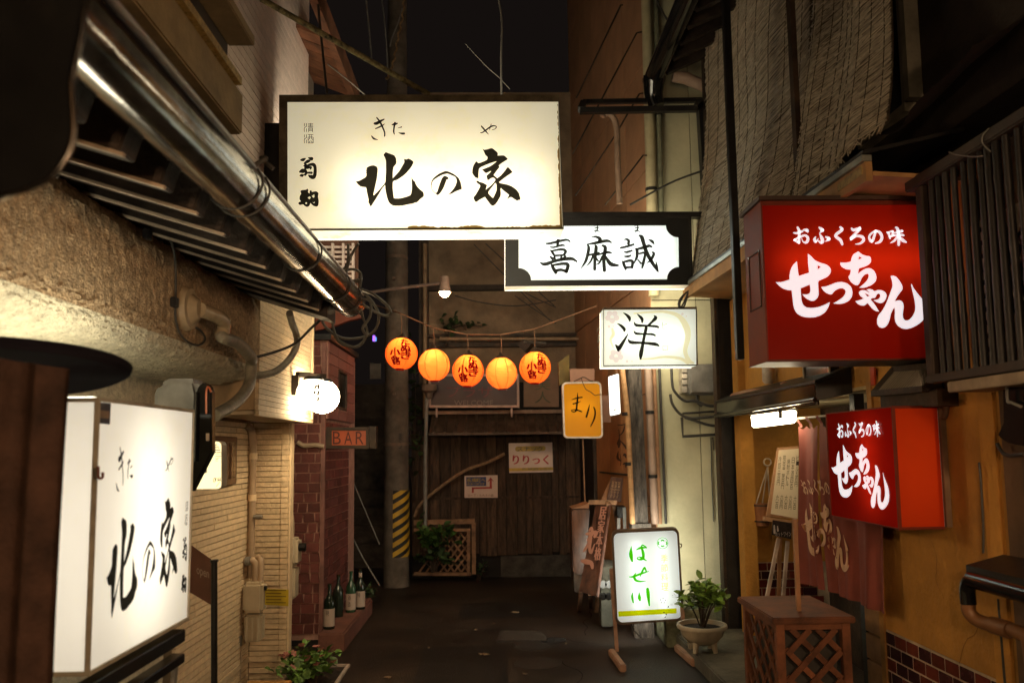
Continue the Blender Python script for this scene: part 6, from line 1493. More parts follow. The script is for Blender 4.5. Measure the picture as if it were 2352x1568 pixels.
letters('lettering', [stroke2d(s, cj) for s in ([(1060, 205, 8), (1062, 300, 10)], [(1068, 330, 4), (1066, 410, 4)], [(1040, 500, 14), (1022, 540, 12)], [(1050, 565, 8), (1045, 590, 6)], [(1055, 660, 6), (1058, 730, 6)], [(1080, 640, 6), (1082, 690, 6)], [(1030, 660, 5), (1028, 720, 5)], [(1052, 835, 12), (1062, 870, 34), (1035, 890, 14)])], pl.placer(-0.002), mat('grey_print', ()), t)
put('hook', MB().tube([pl.p(pl.w * 0.8, 0, 0.02), pl.p(pl.w * 0.8, -0.1, 0.03)], 0.006, 6), mat('cord_brown', ()), t)

# ---------------------------------------------- A-board with pink characters, barrel box, small plaque
ck = crop(1380, 1160, 4.611)
Y4 = 7.25
M_ab = mat('aboard_brown', (0.09, 0.035, 0.02), 0.5, var=0.35, vscale=5, bump=0.2, stretch=(4, 4, 1))
M_pinkp = mat('pink_paint', (0.52, 0.25, 0.18), 0.7, var=0.08)
t = thing('a_board', 'brown wooden A board with large pink brush characters leaning on the path', 'sign', onZ(1360, 1390, 0))
bp = [onY(*ck(*q_), d) for q_, d in (((345, 300), 7.45), ((500, 300), 7.3), ((355, 1360), 6.95), ((150, 1300), 7.1))]
nrm = (bp[1] - bp[0]).cross(bp[3] - bp[0]).normalized()
if nrm.y > 0: nrm = -nrm
put('board', MB().poly(bp, -nrm * 0.03), M_ab, t, bevel=0.004)
pl_a = lambda x, y, h: onP(x, y, bp[0] + nrm * (0.003 + h), nrm)
left_col = [[(270,620,20),(295,590,30),(305,640,30)],[(235,660,26),(290,650,44),(350,640,40),(330,690,30)],[(300,660,40),(270,700,30),(245,730,16)],[(285,700,36),(255,780,34),(210,850,26)],[(290,700,30),(275,800,34),(290,870,30),(330,770,12)],[(190,960,40),(230,970,56),(290,985,50),(305,1040,30)]]
shp = [stroke2d(s, ck) for s in left_col]
fcol = affine([(0, 0), (1, 0), (1, 1), (0, 1)], [(395, 350), (468, 345), (395, 960), (318, 950)])
for dx in (0, 0.06, -0.05):
    shp += [mapped(([(x + dx, y) for x, y in s[0]], s[1]), chain(fcol, ck)) for s in column_in('居家本格', 0.02, 0, 0.98, 1, 0.04)]
letters('lettering', shp, pl_a, M_pinkp, t)
put('leg', MB().beam(onY(*ck(485, 310), 7.3), onZ(*ck(350, 1540), 0), 0.035, 0.03), M_tre, t)
put('leg', MB().beam(onY(*ck(180, 1300), 7.12), onZ(*ck(155, 1520), 0), 0.035, 0.03), M_tre, t)
put('leg', MB().beam(onY(*ck(545, 310), 7.5), onZ(*ck(700, 1180), 0), 0.035, 0.03), M_tre, t)
put('leg', MB().beam(onY(*ck(280, 1330), 7.5), onZ(*ck(290, 1480), 0), 0.035, 0.03), M_tre, t)
put('top_bar', MB().beam(onY(*ck(270, 300), 7.42), onY(*ck(580, 305), 7.3), 0.03, 0.04), M_tre, t)
Y5 = 7.75
t = thing('wooden_box_stand', 'orange brown wooden box stand with a slanted top behind the A board', 'stand', onY(1340, 1370, Y5))
q0 = [onY(*ck(*q_), Y5) for q_ in ((75, 385), (280, 375), (215, 1120), (90, 1100))]
put('box', MB().poly(q0, (0, 0.3, 0)), mat('varnished_box', (0.11, 0.038, 0.013), 0.25, var=0.3, vscale=4, stretch=(4, 4, 1), spec=0.6), t, bevel=0.012)
put('slant_lid', MB().poly([onY(*ck(*q_), Y5 - 0.02) for q_ in ((75, 372), (175, 345), (270, 310), (268, 370))], (0, 0.32, 0)), mat('lid_orange', (0.3, 0.13, 0.055), 0.6), t)
put('lower_box', MB().poly([onY(*ck(*q_), Y5 + 0.02) for q_ in ((95, 1100), (210, 1118), (205, 1330), (105, 1310))], (0, 0.28, 0)), M_dkwood, t)
t = thing('small_plaque', 'small dark plaque with faint tan writing propped above the A board', 'sign', onY(1420, 1140, 7.55))
pp_ = [onY(*ck(*q_), 7.55) for q_ in ((520, 15), (655, 28), (630, 300), (470, 275))]
put('board', MB().poly(pp_, (0, 0.03, 0)), M_ab, t, bevel=0.003)
put('side_flap', MB().poly([onY(*ck(*q_), 7.6) for q_ in ((515, 30), (470, 275), (405, 275))], (0, 0.02, 0)), mat('lid_orange', ()), t)
fpl = affine([(0, 0), (1, 0), (1, 1), (0, 1)], [(525, 55), (630, 65), (600, 270), (490, 255)])
shp = []
for k in range(3): shp += [mapped(s, chain(fpl, ck)) for s in column_in('営業中です', 0.70 - k * 0.33, 0.02, 0.96 - k * 0.33, 0.98, 0.1)]
letters('lettering', shp, lambda x, y, h: onY(x, y, 7.546), mat('tan_print', (0.34, 0.2, 0.1), 0.7), t)
t = thing('concrete_block', 'grey hollow concrete block behind the A board legs', 'block', onY(1460, 1330, 7.5))
put('block', MB().box(onY(*ck(395, 1300), 7.5).x, onY(*ck(520, 1300), 7.5).x, 7.45, 7.6, 0.02, onY(*ck(450, 1160), 7.5).z), mat('block_grey', (0.1, 0.1, 0.08), 0.9, var=0.2, bump=0.3), t, bevel=0.006)
for q_ in ((425, 1225), (490, 1225), (425, 1360), (490, 1360)):
    p = onY(*ck(*q_), 7.448); put('hole', MB().tube([p, p + Vector((0, 0.006, 0))], 0.035, 12), M_black_gloss, t)
put('sack', MB().lathe([(0.1, 0), (0.13, 0.05), (0.12, 0.12), (0.05, 0.17)], onY(*ck(470, 1160), 7.55), 14), mat('sack_grey', (0.14, 0.13, 0.1), 0.8), t, smooth=True)
t = thing('dark_crate', 'dark crate on a chair frame beside the bamboo pole foot', 'crate', onY(1430, 1250, 7.4))
put('crate', MB().box(onY(*ck(590, 400), 7.5).x, onY(*ck(690, 400), 7.5).x, 7.5, 7.7, onY(*ck(600, 480), 7.5).z, onY(*ck(600, 350), 7.5).z), M_black_metal, t, bevel=0.008)
put('leg', MB().beam(onY(*ck(660, 360), 7.48), onY(*ck(670, 620), 7.48), 0.03, 0.03), M_grey_metal, t)
put('leg', MB().beam(onY(*ck(600, 480), 7.48), onY(*ck(600, 900), 7.48), 0.03, 0.03), M_grey_metal, t)

# ---------------------------------------------- green lettered stand sign
ci = crop(1490, 1290, 6.272); ch = crop(1200, 1240, 3.7333)
fl = onZ(1430, 1498, 0); YH = fl.y
cs4 = [(1418, 1222), (1548, 1212), (1562, 1418), (1424, 1429)]
tlp, trp, blp = onY(*ci(48, 70), YH), onY(*ci(1020, 25), YH + 0.1), onY(*ci(115, 1440), YH)
e1 = (trp - tlp)
pl = Plate(tlp, trp, blp, (0.02, 0.13, 0))
t = thing('stand_sign', 'white lit stand sign with green hiragana standing on wooden feet', 'sign', fl)
# full-size outline
oring = pl.rring(-0.018, pl.w + 0.018, -0.02, pl.h + 0.016, 0.05); iring = pl.rring(0.0, pl.w, 0.0, pl.h, 0.045)
nR = len(oring)
rm = MB()
rm.add([pl.p(u, v, 0) for u, v in oring] + [pl.p(u, v, 0) for u, v in iring] + [pl.p(u, v, 0.13) for u, v in oring] + [pl.p(u, v, 0.01) for u, v in iring],
       [f for k in range(nR) for f in ((k, (k + 1) % nR, nR + (k + 1) % nR, nR + k), (k, 2 * nR + k, 2 * nR + (k + 1) % nR, (k + 1) % nR), (nR + k, nR + (k + 1) % nR, 3 * nR + (k + 1) % nR, 3 * nR + k))])
put('casing', rm, mat('bronze_casing', (0.16, 0.11, 0.075), 0.45, 0.2), t)
f = MB(); f.add([pl.p(u, v, 0.01) for u, v in iring], [tuple(range(nR))])
put('face_panel', f, panel_mat('bright_acrylic', (0.88, 0.9, 0.88), 0.28, (0.95, 1.0, 0.96)), t)
q = MB(); q.add([pl.p(u, v, 0.13) for u, v in oring], [tuple(range(nR))]); put('back_panel', q, M_inner, t)
q = MB(); q.add([pl.p(u, v, 0.134) for u, v in iring], [tuple(range(nR))]); put('rear_panel', q, panel_mat('rear_acrylic_stand', (0.88, 0.9, 0.88), 6.5, (1.0, 0.97, 0.82)), t)  # unseen rear glow, set strong to light the end wall behind
for u in (0.3, 0.7):
    q = MB(); q.tube([pl.p(u * pl.w, 0.08 * pl.h, 0.07), pl.p(u * pl.w, 0.92 * pl.h, 0.07)], 0.012, 8); put('tube', q, lamp_mat('fluorescent_green', (0.9, 1.0, 0.93), 5.2), t)
S_HA = [[(322,265,4),(315,390,40),(335,495,20)],[(395,322,8),(470,290,26),(555,290,8)],[(470,285,16),(490,250,14),(520,260,14),(555,290,14)],[(480,290,20),(500,360,30),(505,430,30),(480,465,26),(430,468,16),(412,450,12),(440,430,10),(490,450,24),(555,488,8)],
        [(288,735,8),(350,732,20),(460,690,24),(590,650,6)],[(395,675,6),(365,725,24),(390,785,26),(460,805,18),(540,798,6)],[(455,735,6),(480,670,20),(515,605,22),(530,600,20),(550,650,16)],
        [(342,975,4),(335,1040,24),(352,1128,14)],[(442,970,4),(445,1050,34),(455,1095,20)],[(570,920,30),(580,1010,36),(598,1175,16)]]
letters('lettering', [stroke2d(s, ci, 1.45) for s in S_HA], pl.placer(0.008), panel_mat('green_print', (0.035, 0.42, 0.0), 0.24, (0.12, 1.0, 0.0), gloss=0), t)
em = [arc2d(800, 220, 84, 8, 0, 2 * math.pi, 30)] + [arc2d(800 + dx, 220 + dy, 24, 20, a - 1.2, a + 1.2, 8) for dx, dy, a in ((0, -22, -1.57), (42, 0, 0), (0, 25, 1.57), (-42, 0, 3.14))]
letters('emblem', [mapped(s, ci) for s in em], pl.placer(0.008), panel_mat('green_print', ()), t)
yel = panel_mat('yellow_print', (0.75, 0.75, 0.1), 0.25, (0.95, 0.95, 0.2), gloss=0)
fq = affine([(0, 0), (1, 0), (1, 1), (0, 1)], [(765, 385), (880, 380), (900, 955), (775, 960)])
letters('yellow_lettering', [mapped(s, chain(fq, ci)) for s in column_in('季節料理', 0.05, 0, 0.95, 1, 0.16)], pl.placer(0.008), yel, t)
letters('band', [quad2d(ci(120, 1262), ci(1015, 1215), ci(1015, 1292), ci(125, 1345))], pl.placer(0.008), panel_mat('olive_print', (0.55, 0.58, 0.0), 0.14, (0.8, 0.8, 0.0), gloss=0), t)
fw_, fp_ = [], []
for x, y, r_ in ((935, 1215, 66), (820, 1318, 48)):
    fw_.append(mapped(disc2d(x, y, r_), ci))
for x, y, r_, w_ in ((935, 1210, 50, 16), (820, 1318, 38, 16), (806, 1100, 38, 9), (978, 1030, 26, 7)):
    for k in range(5):
        if (x == 935 and k in (1, 2)) or (x == 820 and k in (3, 4)): continue
        a = k * 1.2566 - 1.5; fp_.append(mapped(arc2d(x, y, r_, w_, a - 0.28, a + 0.28, 5), ci))
letters('white_blossom', fw_, pl.placer(0.0083), panel_mat('bright_acrylic', ()), t)
letters('blossom_print', fp_, pl.placer(0.0087), mat('plum_print', (0.12, 0.01, 0.05), 0.7), t)
M_ft = mat('pinkish_wood', (0.42, 0.24, 0.16), 0.6, var=0.2, vscale=8)
for (top, foot, f0, f1) in (((1090, 550), (1148, 1370), (1092, 1310), (1200, 1460)), ((1735, 900), (1765, 1300), (1690, 1270), (1850, 1410))):
    put('leg', MB().beam(onY(*ch(*top), YH + 0.05), onY(*ch(*foot), YH + 0.05), 0.028, 0.028), M_ft, t)
    za = 0.025
    put('foot', MB().beam(onZ(*ch(*f0), 0.03), onZ(*ch(f1[0], f1[1]), 0.03), 0.05, 0.055), M_ft, t, bevel=0.008)
put('cross_bar', MB().beam(onY(*ch(1150, 1365), YH + 0.05), onY(*ch(1760, 1325), YH + 0.05), 0.02, 0.02), M_ft, t)
put('knob', MB().tube(smooth_path([pl.p(pl.w + 0.015, 0.16 * pl.h, 0.05), pl.p(pl.w + 0.035, 0.17 * pl.h, 0.05), pl.p(pl.w + 0.035, 0.2 * pl.h, 0.05), pl.p(pl.w + 0.015, 0.21 * pl.h, 0.05)], 4), 0.005, 6), M_steel, t)
put('power_cord', MB().tube(smooth_path([onY(*ch(x, y), YH + 0.1) for x, y in ((1270, 1050), (1300, 1110), (1345, 1160), (1380, 1190))], 5), 0.005, 6), M_cable, t)

# ---------------------------------------------- kerb slab, potted shrub
SX = 1.5
struct('raised_pavement', MB().box(SX, 2.3, 2.0, 7.2, 0, 0.115), mat('wet_concrete', (0.15, 0.14, 0.11), 0.6, var=0.35, vscale=4, bump=0.4, bscale=50), bevel=0.012)
struct('kerb_block', MB().box(1.42, 1.72, 6.72, 7.19, 0.0, 0.30), mat('mossy_footing', ()), bevel=0.01)
cpot = onZ(1614, 1494, 0.115)
t = thing('potted_shrub', 'green leafy shrub in a wide cream footed bowl on the raised pavement', 'potted plant', cpot)
M_pot = mat('pot_cream', (0.5, 0.43, 0.32), 0.6, var=0.12, vscale=6)
put('bowl', MB().lathe([(0.06, 0.05), (0.11, 0.07), (0.155, 0.12), (0.165, 0.165), (0.185, 0.17), (0.19, 0.185), (0.185, 0.2), (0.165, 0.2), (0.15, 0.16), (0.05, 0.15)], cpot, 32), M_pot, t, smooth=True)
for k in range(4):
    a = math.pi / 4 + k * math.pi / 2
    put('foot', MB().tube([cpot + Vector((0.09 * math.cos(a), 0.09 * math.sin(a), 0.085)), cpot + Vector((0.11 * math.cos(a), 0.11 * math.sin(a), 0.0))], [0.03, 0.016], 8), M_pot, t, smooth=True)
put('soil', MB().lathe([(0.155, 0.17), (0.001, 0.18)], cpot, 20), M_soil, t)
leafy(t, cpot + Vector((0.03, 0, 0.37)), (0.2, 0.17, 0.14), 260, mat('leaf_bright', (0.17, 0.3, 0.045), 0.45, var=0.3, vscale=12, rand=0.4), 0.075, 0.042, 91, 12, cpot + Vector((0, 0, 0.16)))
t2 = thing('seedling', 'tiny bright green seedling at the edge of the raised pavement', 'plant', onZ(1548, 1480, 0.0))
leafy(t2, onZ(1548, 1478, 0.0) + Vector((0, 0, 0.06)), (0.03, 0.03, 0.04), 7, mat('leaf_bright', ()), 0.05, 0.03, 92, 2, onZ(1548, 1480, 0.0))
for k, (px, py) in enumerate(((1688, 1500), (1655, 1420))):
    p = onZ(px, py, 0.115) if k == 0 else onZ(1685, 1490, 0.115)
# ================================================================== RIGHT SIDE, NEAR: the ochre bar
XW = 2.12
YF = 6.6
bar_h = thing('ochre_bar', 'ochre plastered bar with tiled base, dark corner post and low eaves', 'building', (2.3, 5, 0))
# front wall in the alley plane, from the doorway towards the camera
put('front_wall', MB().box(XW, XW + 0.2, 3.25, 4.42, 0.655, 2.95), M_orange_wall, bar_h)
put('base_core', MB().box(XW + 0.001, XW + 0.2, 3.25, 4.42, 0, 0.652), mat('grout', (0.62, 0.48, 0.34), 0.9), bar_h)
put('jamb', MB().box(XW - 0.012, XW + 0.08, 4.38, 4.43, 0.1, 2.0), mat('ochre_trim', (0.5, 0.25, 0.06), 0.7), bar_h)
put('lintel_wall', MB().box(XW, XW + 0.2, 4.42, 6.9, 1.98, 2.95), M_orange_wall, bar_h)
put('corner_pillar', MB().box(2.06, 2.17, YF, YF + 0.16, 0.11, 2.9), M_orange_wall, bar_h, bevel=0.006)
put('recess_wall', MB().box(2.16, 3.3, YF + 0.14, YF + 0.3, 0.68, 2.0), M_orange_wall, bar_h)
put('recess_core', MB().box(2.16, 3.3, YF + 0.15, YF + 0.3, 0.0, 0.68), mat('grout', ()), bar_h)
put('recess_side', MB().box(2.95, 3.05, 4.2, YF + 0.14, 0.0, 2.0), M_dkwood, bar_h)
put('recess_near_wall', MB().box(XW + 0.2, 3.0, 4.25, 4.42, 0, 2.0), M_orange_wall, bar_h)
put('recess_ceiling', MB().box(XW + 0.0, 3.0, 4.42, YF + 0.14, 1.96, 1.98), mat('ceiling_cream', (0.5, 0.4, 0.22), 0.8), bar_h)
M_tile = [mat('tile_maroon', (0.17, 0.035, 0.025), 0.25, var=0.2, vscale=10, rand=0.25, spec=0.6), mat('tile_plum', (0.06, 0.02, 0.025), 0.22, var=0.2, vscale=10, rand=0.25, spec=0.6)]
rs = random.Random(101)
tw, th_, gj = 0.108, 0.06, 0.009
for r_i in range(9):
    z0 = 0.65 - (r_i + 1) * (th_ + gj)
    if z0 < 0: break
    y = 4.40 - (0.5 * (tw + gj) if r_i % 2 else 0) ; first = True
    while y > 3.27:
        a_, b_ = y - tw, y
        put('tile', MB().box(XW - 0.002 - rs.uniform(0, 0.0015), XW + 0.004, max(a_, 3.26), min(b_, 4.42), z0, z0 + th_), M_tile[rs.random() < 0.5], bar_h, bevel=0.0018)
        y -= tw + gj
    if r_i % 2: put('tile', MB().box(XW - 0.002, XW + 0.006, 4.40 - 0.5 * (tw + gj) + gj, 4.415, z0, z0 + th_), M_tile[1], bar_h)
for r_i in range(9):
    z0 = 0.68 - (r_i + 1) * (th_ + gj)
    if z0 < 0: break
    for c_i in range(5):
        x0 = 2.175 + c_i * (tw + gj) - (0.5 * tw if r_i % 2 else 0)
        put('tile', MB().box(max(x0, 2.172), x0 + tw, YF + 0.138, YF + 0.15, z0, z0 + th_), M_tile[rs.random() < 0.35], bar_h)
put('corner_post', MB().box(1.98, 2.14, 6.86, 7.0, 0.0, 3.4), M_black_metal, bar_h, bevel=0.006)
put('post_trim', MB().box(1.955, 1.98, 6.87, 6.98, 0.0, 3.0), M_dkwood, bar_h)
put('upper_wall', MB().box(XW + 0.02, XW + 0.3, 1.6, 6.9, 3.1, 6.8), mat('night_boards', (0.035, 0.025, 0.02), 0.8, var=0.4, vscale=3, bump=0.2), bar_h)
# near stretch of wall, darker boards
M_near = mat('brown_plaster', (0.15, 0.085, 0.045), 0.8, var=0.25, vscale=3, bump=0.2, bscale=40)
put('near_wall', MB().box(XW - 0.02, XW + 0.2, 1.2, 3.25, 0, 2.95), M_near, bar_h)
put('near_pillar', MB().box(XW - 0.012, XW + 0.05, 3.30, 3.42, 0.63, 2.6), M_orange_wall, bar_h, bevel=0.008)
put('wall_panel', MB().box(XW - 0.035, XW - 0.02, 2.2, 3.12, 1.1, 1.62), mat('brown_panel', (0.12, 0.07, 0.04), 0.6, var=0.3), bar_h, bevel=0.008)
# lower eave running along the front
M_soff2 = mat('ochre_soffit', (0.45, 0.25, 0.1), 0.75, var=0.15, vscale=6)
XE = 1.68
def eave_seg(y0, y1, d0=-0.11):
    def slab(name, x0, z0, x1, z1, th, m):
        put(name, MB().hexa([(x0, y0, z0 + d0), (x1, y0, z1 + d0), (x1, y0, z1 + th + d0), (x0, y0, z0 + th + d0), (x0, y1, z0), (x1, y1, z1), (x1, y1, z1 + th), (x0, y1, z0 + th)]), m, bar_h)
    slab('eave_soffit', XE + 0.032, 2.955, XW, 2.93, 0.02, M_soff2)
    slab('eave_fascia', XE, 2.93, XE + 0.03, 2.93, 0.09, M_soff2)
    slab('drip_edge', XE - 0.015, 3.022, XE + 0.03, 3.022, 0.028, mat('pale_tin', (0.4, 0.42, 0.38), 0.35, 0.5))
    slab('eave_roof', XE - 0.01, 3.052, XW + 0.02, 3.16, 0.018, M_black_metal)
eave_seg(3.42, 6.85)
put('gilt_strip', MB().box(XE - 0.005, XE + 0.0, 3.45, 3.7, 2.862, 2.9), mat('gilt_trim', ()), bar_h)
# upper eave with rafters and black gutter
for k in range(8):
    y = 5.0 + k * 0.26
    put('upper_rafter', MB().beam((1.58, y, 5.02), (2.2, y, 5.3), 0.06, 0.1), M_raft, bar_h)
put('upper_soffit', MB().hexa([(1.55, 3.5, 5.09), (2.3, 3.5, 5.43), (2.3, 3.5, 5.46), (1.55, 3.5, 5.12), (1.55, 6.95, 5.09), (2.3, 6.95, 5.43), (2.3, 6.95, 5.46), (1.55, 6.95, 5.12)]), M_soffit, bar_h)
put('upper_gutter', MB().tube([(1.50, 3.5, 5.02), (1.50, 6.95, 5.0)], 0.085, 16), M_black_gloss, bar_h, smooth=True)
put('gutter_outlet', MB().tube(smooth_path([(1.50, 6.9, 5.0), (1.50, 6.96, 4.86), (1.53, 6.97, 4.74)], 4), [0.1, 0.1, 0.095, 0.09, 0.085, 0.08, 0.075, 0.075, 0.07], 14), M_black_gloss, bar_h, smooth=True)
put('gutter_pipe', MB().tube([onY(1545, 175, 6.97), onY(1575, 180, 6.97), onY(1640, 208, 6.97)], 0.055, 12), M_pvc, bar_h, smooth=True)
put('corner_board', MB().box(1.93, 1.99, 6.82, 6.9, 3.1, 5.3), M_dkwood, bar_h)
# upper window and canvas at its sill
cw = crop(1800, 0, 3.1357)
def XP(x, y, X=2.1): return onX(*cw(x, y), X)
wy0, wy1 = onX(2040, 250, 2.1).y, onX(2096, 200, 2.1).y
put('window_frame', MB().box(2.07, 2.14, wy1 - 0.02, wy1 + 0.03, 3.35, 5.5), mat('pale_frame', (0.2, 0.19, 0.15), 0.5), bar_h)
put('window_frame', MB().box(2.085, 2.14, wy1 + 0.05, wy1 + 0.08, 3.35, 5.5), mat('pale_frame', ()), bar_h)
put('window_frame', MB().box(2.07, 2.14, wy1 + 0.03, wy0 + 0.3, 3.30, 3.345), mat('pale_frame', ()), bar_h)
put('window_pane', MB().box(2.12, 2.138, wy1 + 0.08, wy0 + 0.3, 3.345, 5.5), M_black_gloss, bar_h)
cvs = MB()
def canvas(u, v):
    y = 3.58 - 0.75 * u; s_ = math.sin(u * 9) * 0.03 * v
    return (2.11 - 0.30 * v ** 1.4 + s_, y, 3.33 - 0.24 * v - 0.05 * math.sin(u * 3.14 * 1.5) * v)
solo('canvas_sheet', MB().grid(canvas, 24, 10), mat('dark_canvas', (0.025, 0.016, 0.013), 0.85, var=0.3), 'dark canvas sheet draped from the upper window sill onto the eave', 'sheet', smooth=True)
# ---------------------------------------------- reed blinds, each a sheet of reeds
M_reed = mat('reed', (0.34, 0.29, 0.22), 0.7, var=0.25, vscale=9, rand=0.28)
M_reed_b = mat('reed_back', (0.13, 0.1, 0.07), 0.9, var=0.4, vscale=50)
def prof_x(s):   # s 0 top .. 1 bottom : (x, z)
    z = 5.25 - s * 2.25
    x = 1.98 - 0.13 * s - 0.42 * max(0, (s - 0.5)) ** 1.5
    return x, z
def blind(label, y0, y1, seed, curl=0.0):
    rs_ = random.Random(seed)
    t = thing('reed_blind', label, 'blind', (prof_x(0)[0], (y0 + y1) / 2, 5.25), 'reed blinds hanging over the bar eave')
    def surf(u, v):
        yl = y0 - (curl and 0.36 * v * v)
        y = yl + (y1 - yl) * u; x, z = prof_x(v)
        w = 0.018 * math.sin(u * 11 + v * 2) + 0.012 * math.sin(v * 9 + u * 5)
        x += w - curl * (v ** 3) * (1 - u) * 0.0
        z += curl * (v ** 4) * max(0, 0.5 - u) * 0.25
        return Vector((x, y, z))
    put('backing_mat', MB().grid(lambda u, v: surf(u, v) + Vector((0.012, 0, 0)), 30, 50), M_reed_b, t, smooth=True)
    n = 290
    k = 0
    # the reeds lie across the sheet, slightly slack
    extra = MB()
    for i in range(n):
        v = (i + rs_.uniform(-0.3, 0.3)) / n
        v = min(1, max(0, v)); ua, ub = rs_.uniform(-0.004, 0.006), 1 + rs_.uniform(-0.006, 0.004)
        pts = [surf(ua + (ub - ua) * q / 12, v) + Vector((rs_.uniform(-0.003, 0.003), 0, rs_.uniform(-0.005, 0.005))) for q in range(13)]
        put('reed', MB().tube(pts, rs_.uniform(0.0026, 0.0045), 4, False), M_reed, t)
    # loose broken lengths on top
    for i in range(900):
        u, v = rs_.random(), rs_.random(); du = rs_.uniform(0.03, 0.11)
        a_ = surf(u, v) + Vector((-0.006, 0, 0)); b_ = surf(min(1, u + du), min(1, v + rs_.uniform(-0.004, 0.004))) + Vector((-0.006 - rs_.uniform(0, 0.006), 0, 0))
        extra.beam(a_, b_, 0.004, 0.004)
    lo = put('loose_reeds', extra, mat('reed_pale', (0.46, 0.4, 0.31), 0.6, var=0.3, vscale=20), t); lo['kind'] = 'stuff'
    fr_ = MB()
    for i in range(110):
        u = rs_.random(); a_ = surf(u, 1); fr_.beam(a_, a_ + Vector((rs_.uniform(-0.03, 0.01), rs_.uniform(-0.04, 0.04), -rs_.uniform(0.01, 0.035))), 0.003, 0.003)
    lo = put('frayed_ends', fr_, mat('reed_pale', ()), t); lo['kind'] = 'stuff'
    for u in [j / 9 + 0.05 for j in range(9)]:
        put('string', MB().tube([surf(u, q / 24) + Vector((-0.007, 0, 0)) for q in range(25)], 0.002, 4, False), mat('string_dark', (0.06, 0.045, 0.03), 0.9), t)
    return t
blind('wide reed blind bellying out over the eave, left of the narrow dark gap', 4.50, 6.84, 201)
blind('narrower reed blind with a lifted lower corner next to the upper window', 3.66, 4.42, 202, 0.35)
solo('blind_post', MB().box(1.57, 1.615, 5.02, 5.08, 2.2, 7.5), M_black_metal, 'slim black upright post in front of the wide reed blind', 'post', bevel=0.004)
solo('blind_strip', MB().box(1.78, 1.81, 4.43, 4.49, 3.06, 5.4), M_dkwood, 'dark strip in the gap between the two reed blinds', 'strip')

# ---------------------------------------------- large red sign
cG, cH = crop(1890, 600, 6.031), crop(1920, 540, 7.587)
M_redA = panel_mat('red_acrylic', (0.64, 0.02, 0.003), 0.012, (1.0, 0.02, 0.008), gloss=0.05)
M_redB = panel_mat('red_acrylic_bright', (0.85, 0.075, 0.008), 0.03, (1.0, 0.03, 0.006), gloss=0.05)
M_tube_r = lamp_mat('fluorescent_red_sign', (1.0, 0.93, 0.8), 8.0)
M_tube_s = lamp_mat('fluorescent_small_sign', (1.0, 0.93, 0.8), 6.0)
M_redcase = mat('maroon_casing', (0.2, 0.03, 0.014), 0.5, var=0.15, vscale=6, spec=0.25)
M_wlet = panel_mat('white_letter', (0.88, 0.9, 0.9), 0.78, (0.92, 0.97, 1.0), gloss=0.0)
YR = 3.7
tlp, trp, blp = onY(1745, 462, YR), onY(2146, 462, YR), onY(1764, 829, YR)
blp.x = (tlp.x + blp.x) / 2; tlp.x = blp.x; trp.z = tlp.z
pl = Plate(tlp, trp, blp, (0, 0.26, 0)); PR = pl
t = thing('red_sign', 'large square red lit box sign with white brush hiragana, upper right', 'sign', tlp)
light_box(pl, t, M_redA, M_redcase, M_tube_r, ((0.1, 0.95, 0.38),), fw=(0.008, 0.008, 0.02, 0.008), back_m=M_redcase, tube_d=0.42)
put('top_cover', MB().box(tlp.x - 0.012, trp.x + 0.01, YR - 0.015, YR + 0.29, tlp.z + 0.002, tlp.z + 0.022), mat('brown_flashing', (0.07, 0.04, 0.03), 0.5), t)
put('bottom_plate', MB().box(tlp.x - 0.004, trp.x, YR + 0.002, YR + 0.265, blp.z - 0.004, blp.z - 0.001), mat('bottom_dark', (0.05, 0.025, 0.018), 0.4, 0.3, var=0.4, vscale=9), t)
hp = [onX(*crop(1750, 430, 3.136)(x, y), tlp.x - 0.0) for x, y in ((305, 552), (222, 615), (245, 1025), (335, 985))]
hy0, hy1 = YR + 0.045, YR + 0.2
hz0, hz1 = tlp.z - 0.52 * pl.h * 1.25, tlp.z - 0.3 * pl.h
for a_, b_ in (((hy0, hz0), (hy0, hz1)), ((hy0, hz1), (hy1, hz1)), ((hy1, hz1), (hy1, hz0)), ((hy1, hz0), (hy0, hz0))):
    put('hatch_seam', MB().beam((tlp.x - 0.001, a_[0], a_[1]), (tlp.x - 0.001, b_[0], b_[1]), 0.005, 0.005), M_dkwood, t)
for y, z in ((hy0, hz0), (hy0, hz1), (hy1, hz0), (hy1, hz1)):
    put('screw', MB().tube([(tlp.x - 0.004, y, z), (tlp.x, y, z)], 0.005, 8), M_steel, t)
G_SE = [(25,535),(110,535),(228,497),(225,440),(240,360),(275,285),(335,228),(345,330),(362,445),(515,395),(500,250),(496,115),(540,150),(600,215),(680,250),(770,275),(820,315),(838,360),(825,410),(780,460),(700,495),(645,520),(650,610),(657,720),(635,770),(590,810),(540,810),(480,780),(440,745),(415,712),(480,718),(525,700),(537,650),(525,570),(390,625),(395,720),(405,820),(430,875),(480,910),(560,915),(660,900),(750,865),(820,828),(800,900),(750,980),(680,1025),(600,1052),(500,1055),(410,1040),(340,1000),(300,940),(280,860),(270,750),(258,655),(190,650),(120,625),(65,580)]
G_SE_H = [(638,285),(688,310),(642,348)]
G_TU = [(693,605),(760,600),(850,565),(920,538),(1000,530),(1080,555),(1135,605),(1155,680),(1145,750),(1100,810),(1030,845),(960,858),(870,848),(960,795),(1020,750),(1050,700),(1055,670),(1040,640),(1000,622),(950,630),(900,655),(870,685),(850,715),(820,715),(760,690),(715,645)]
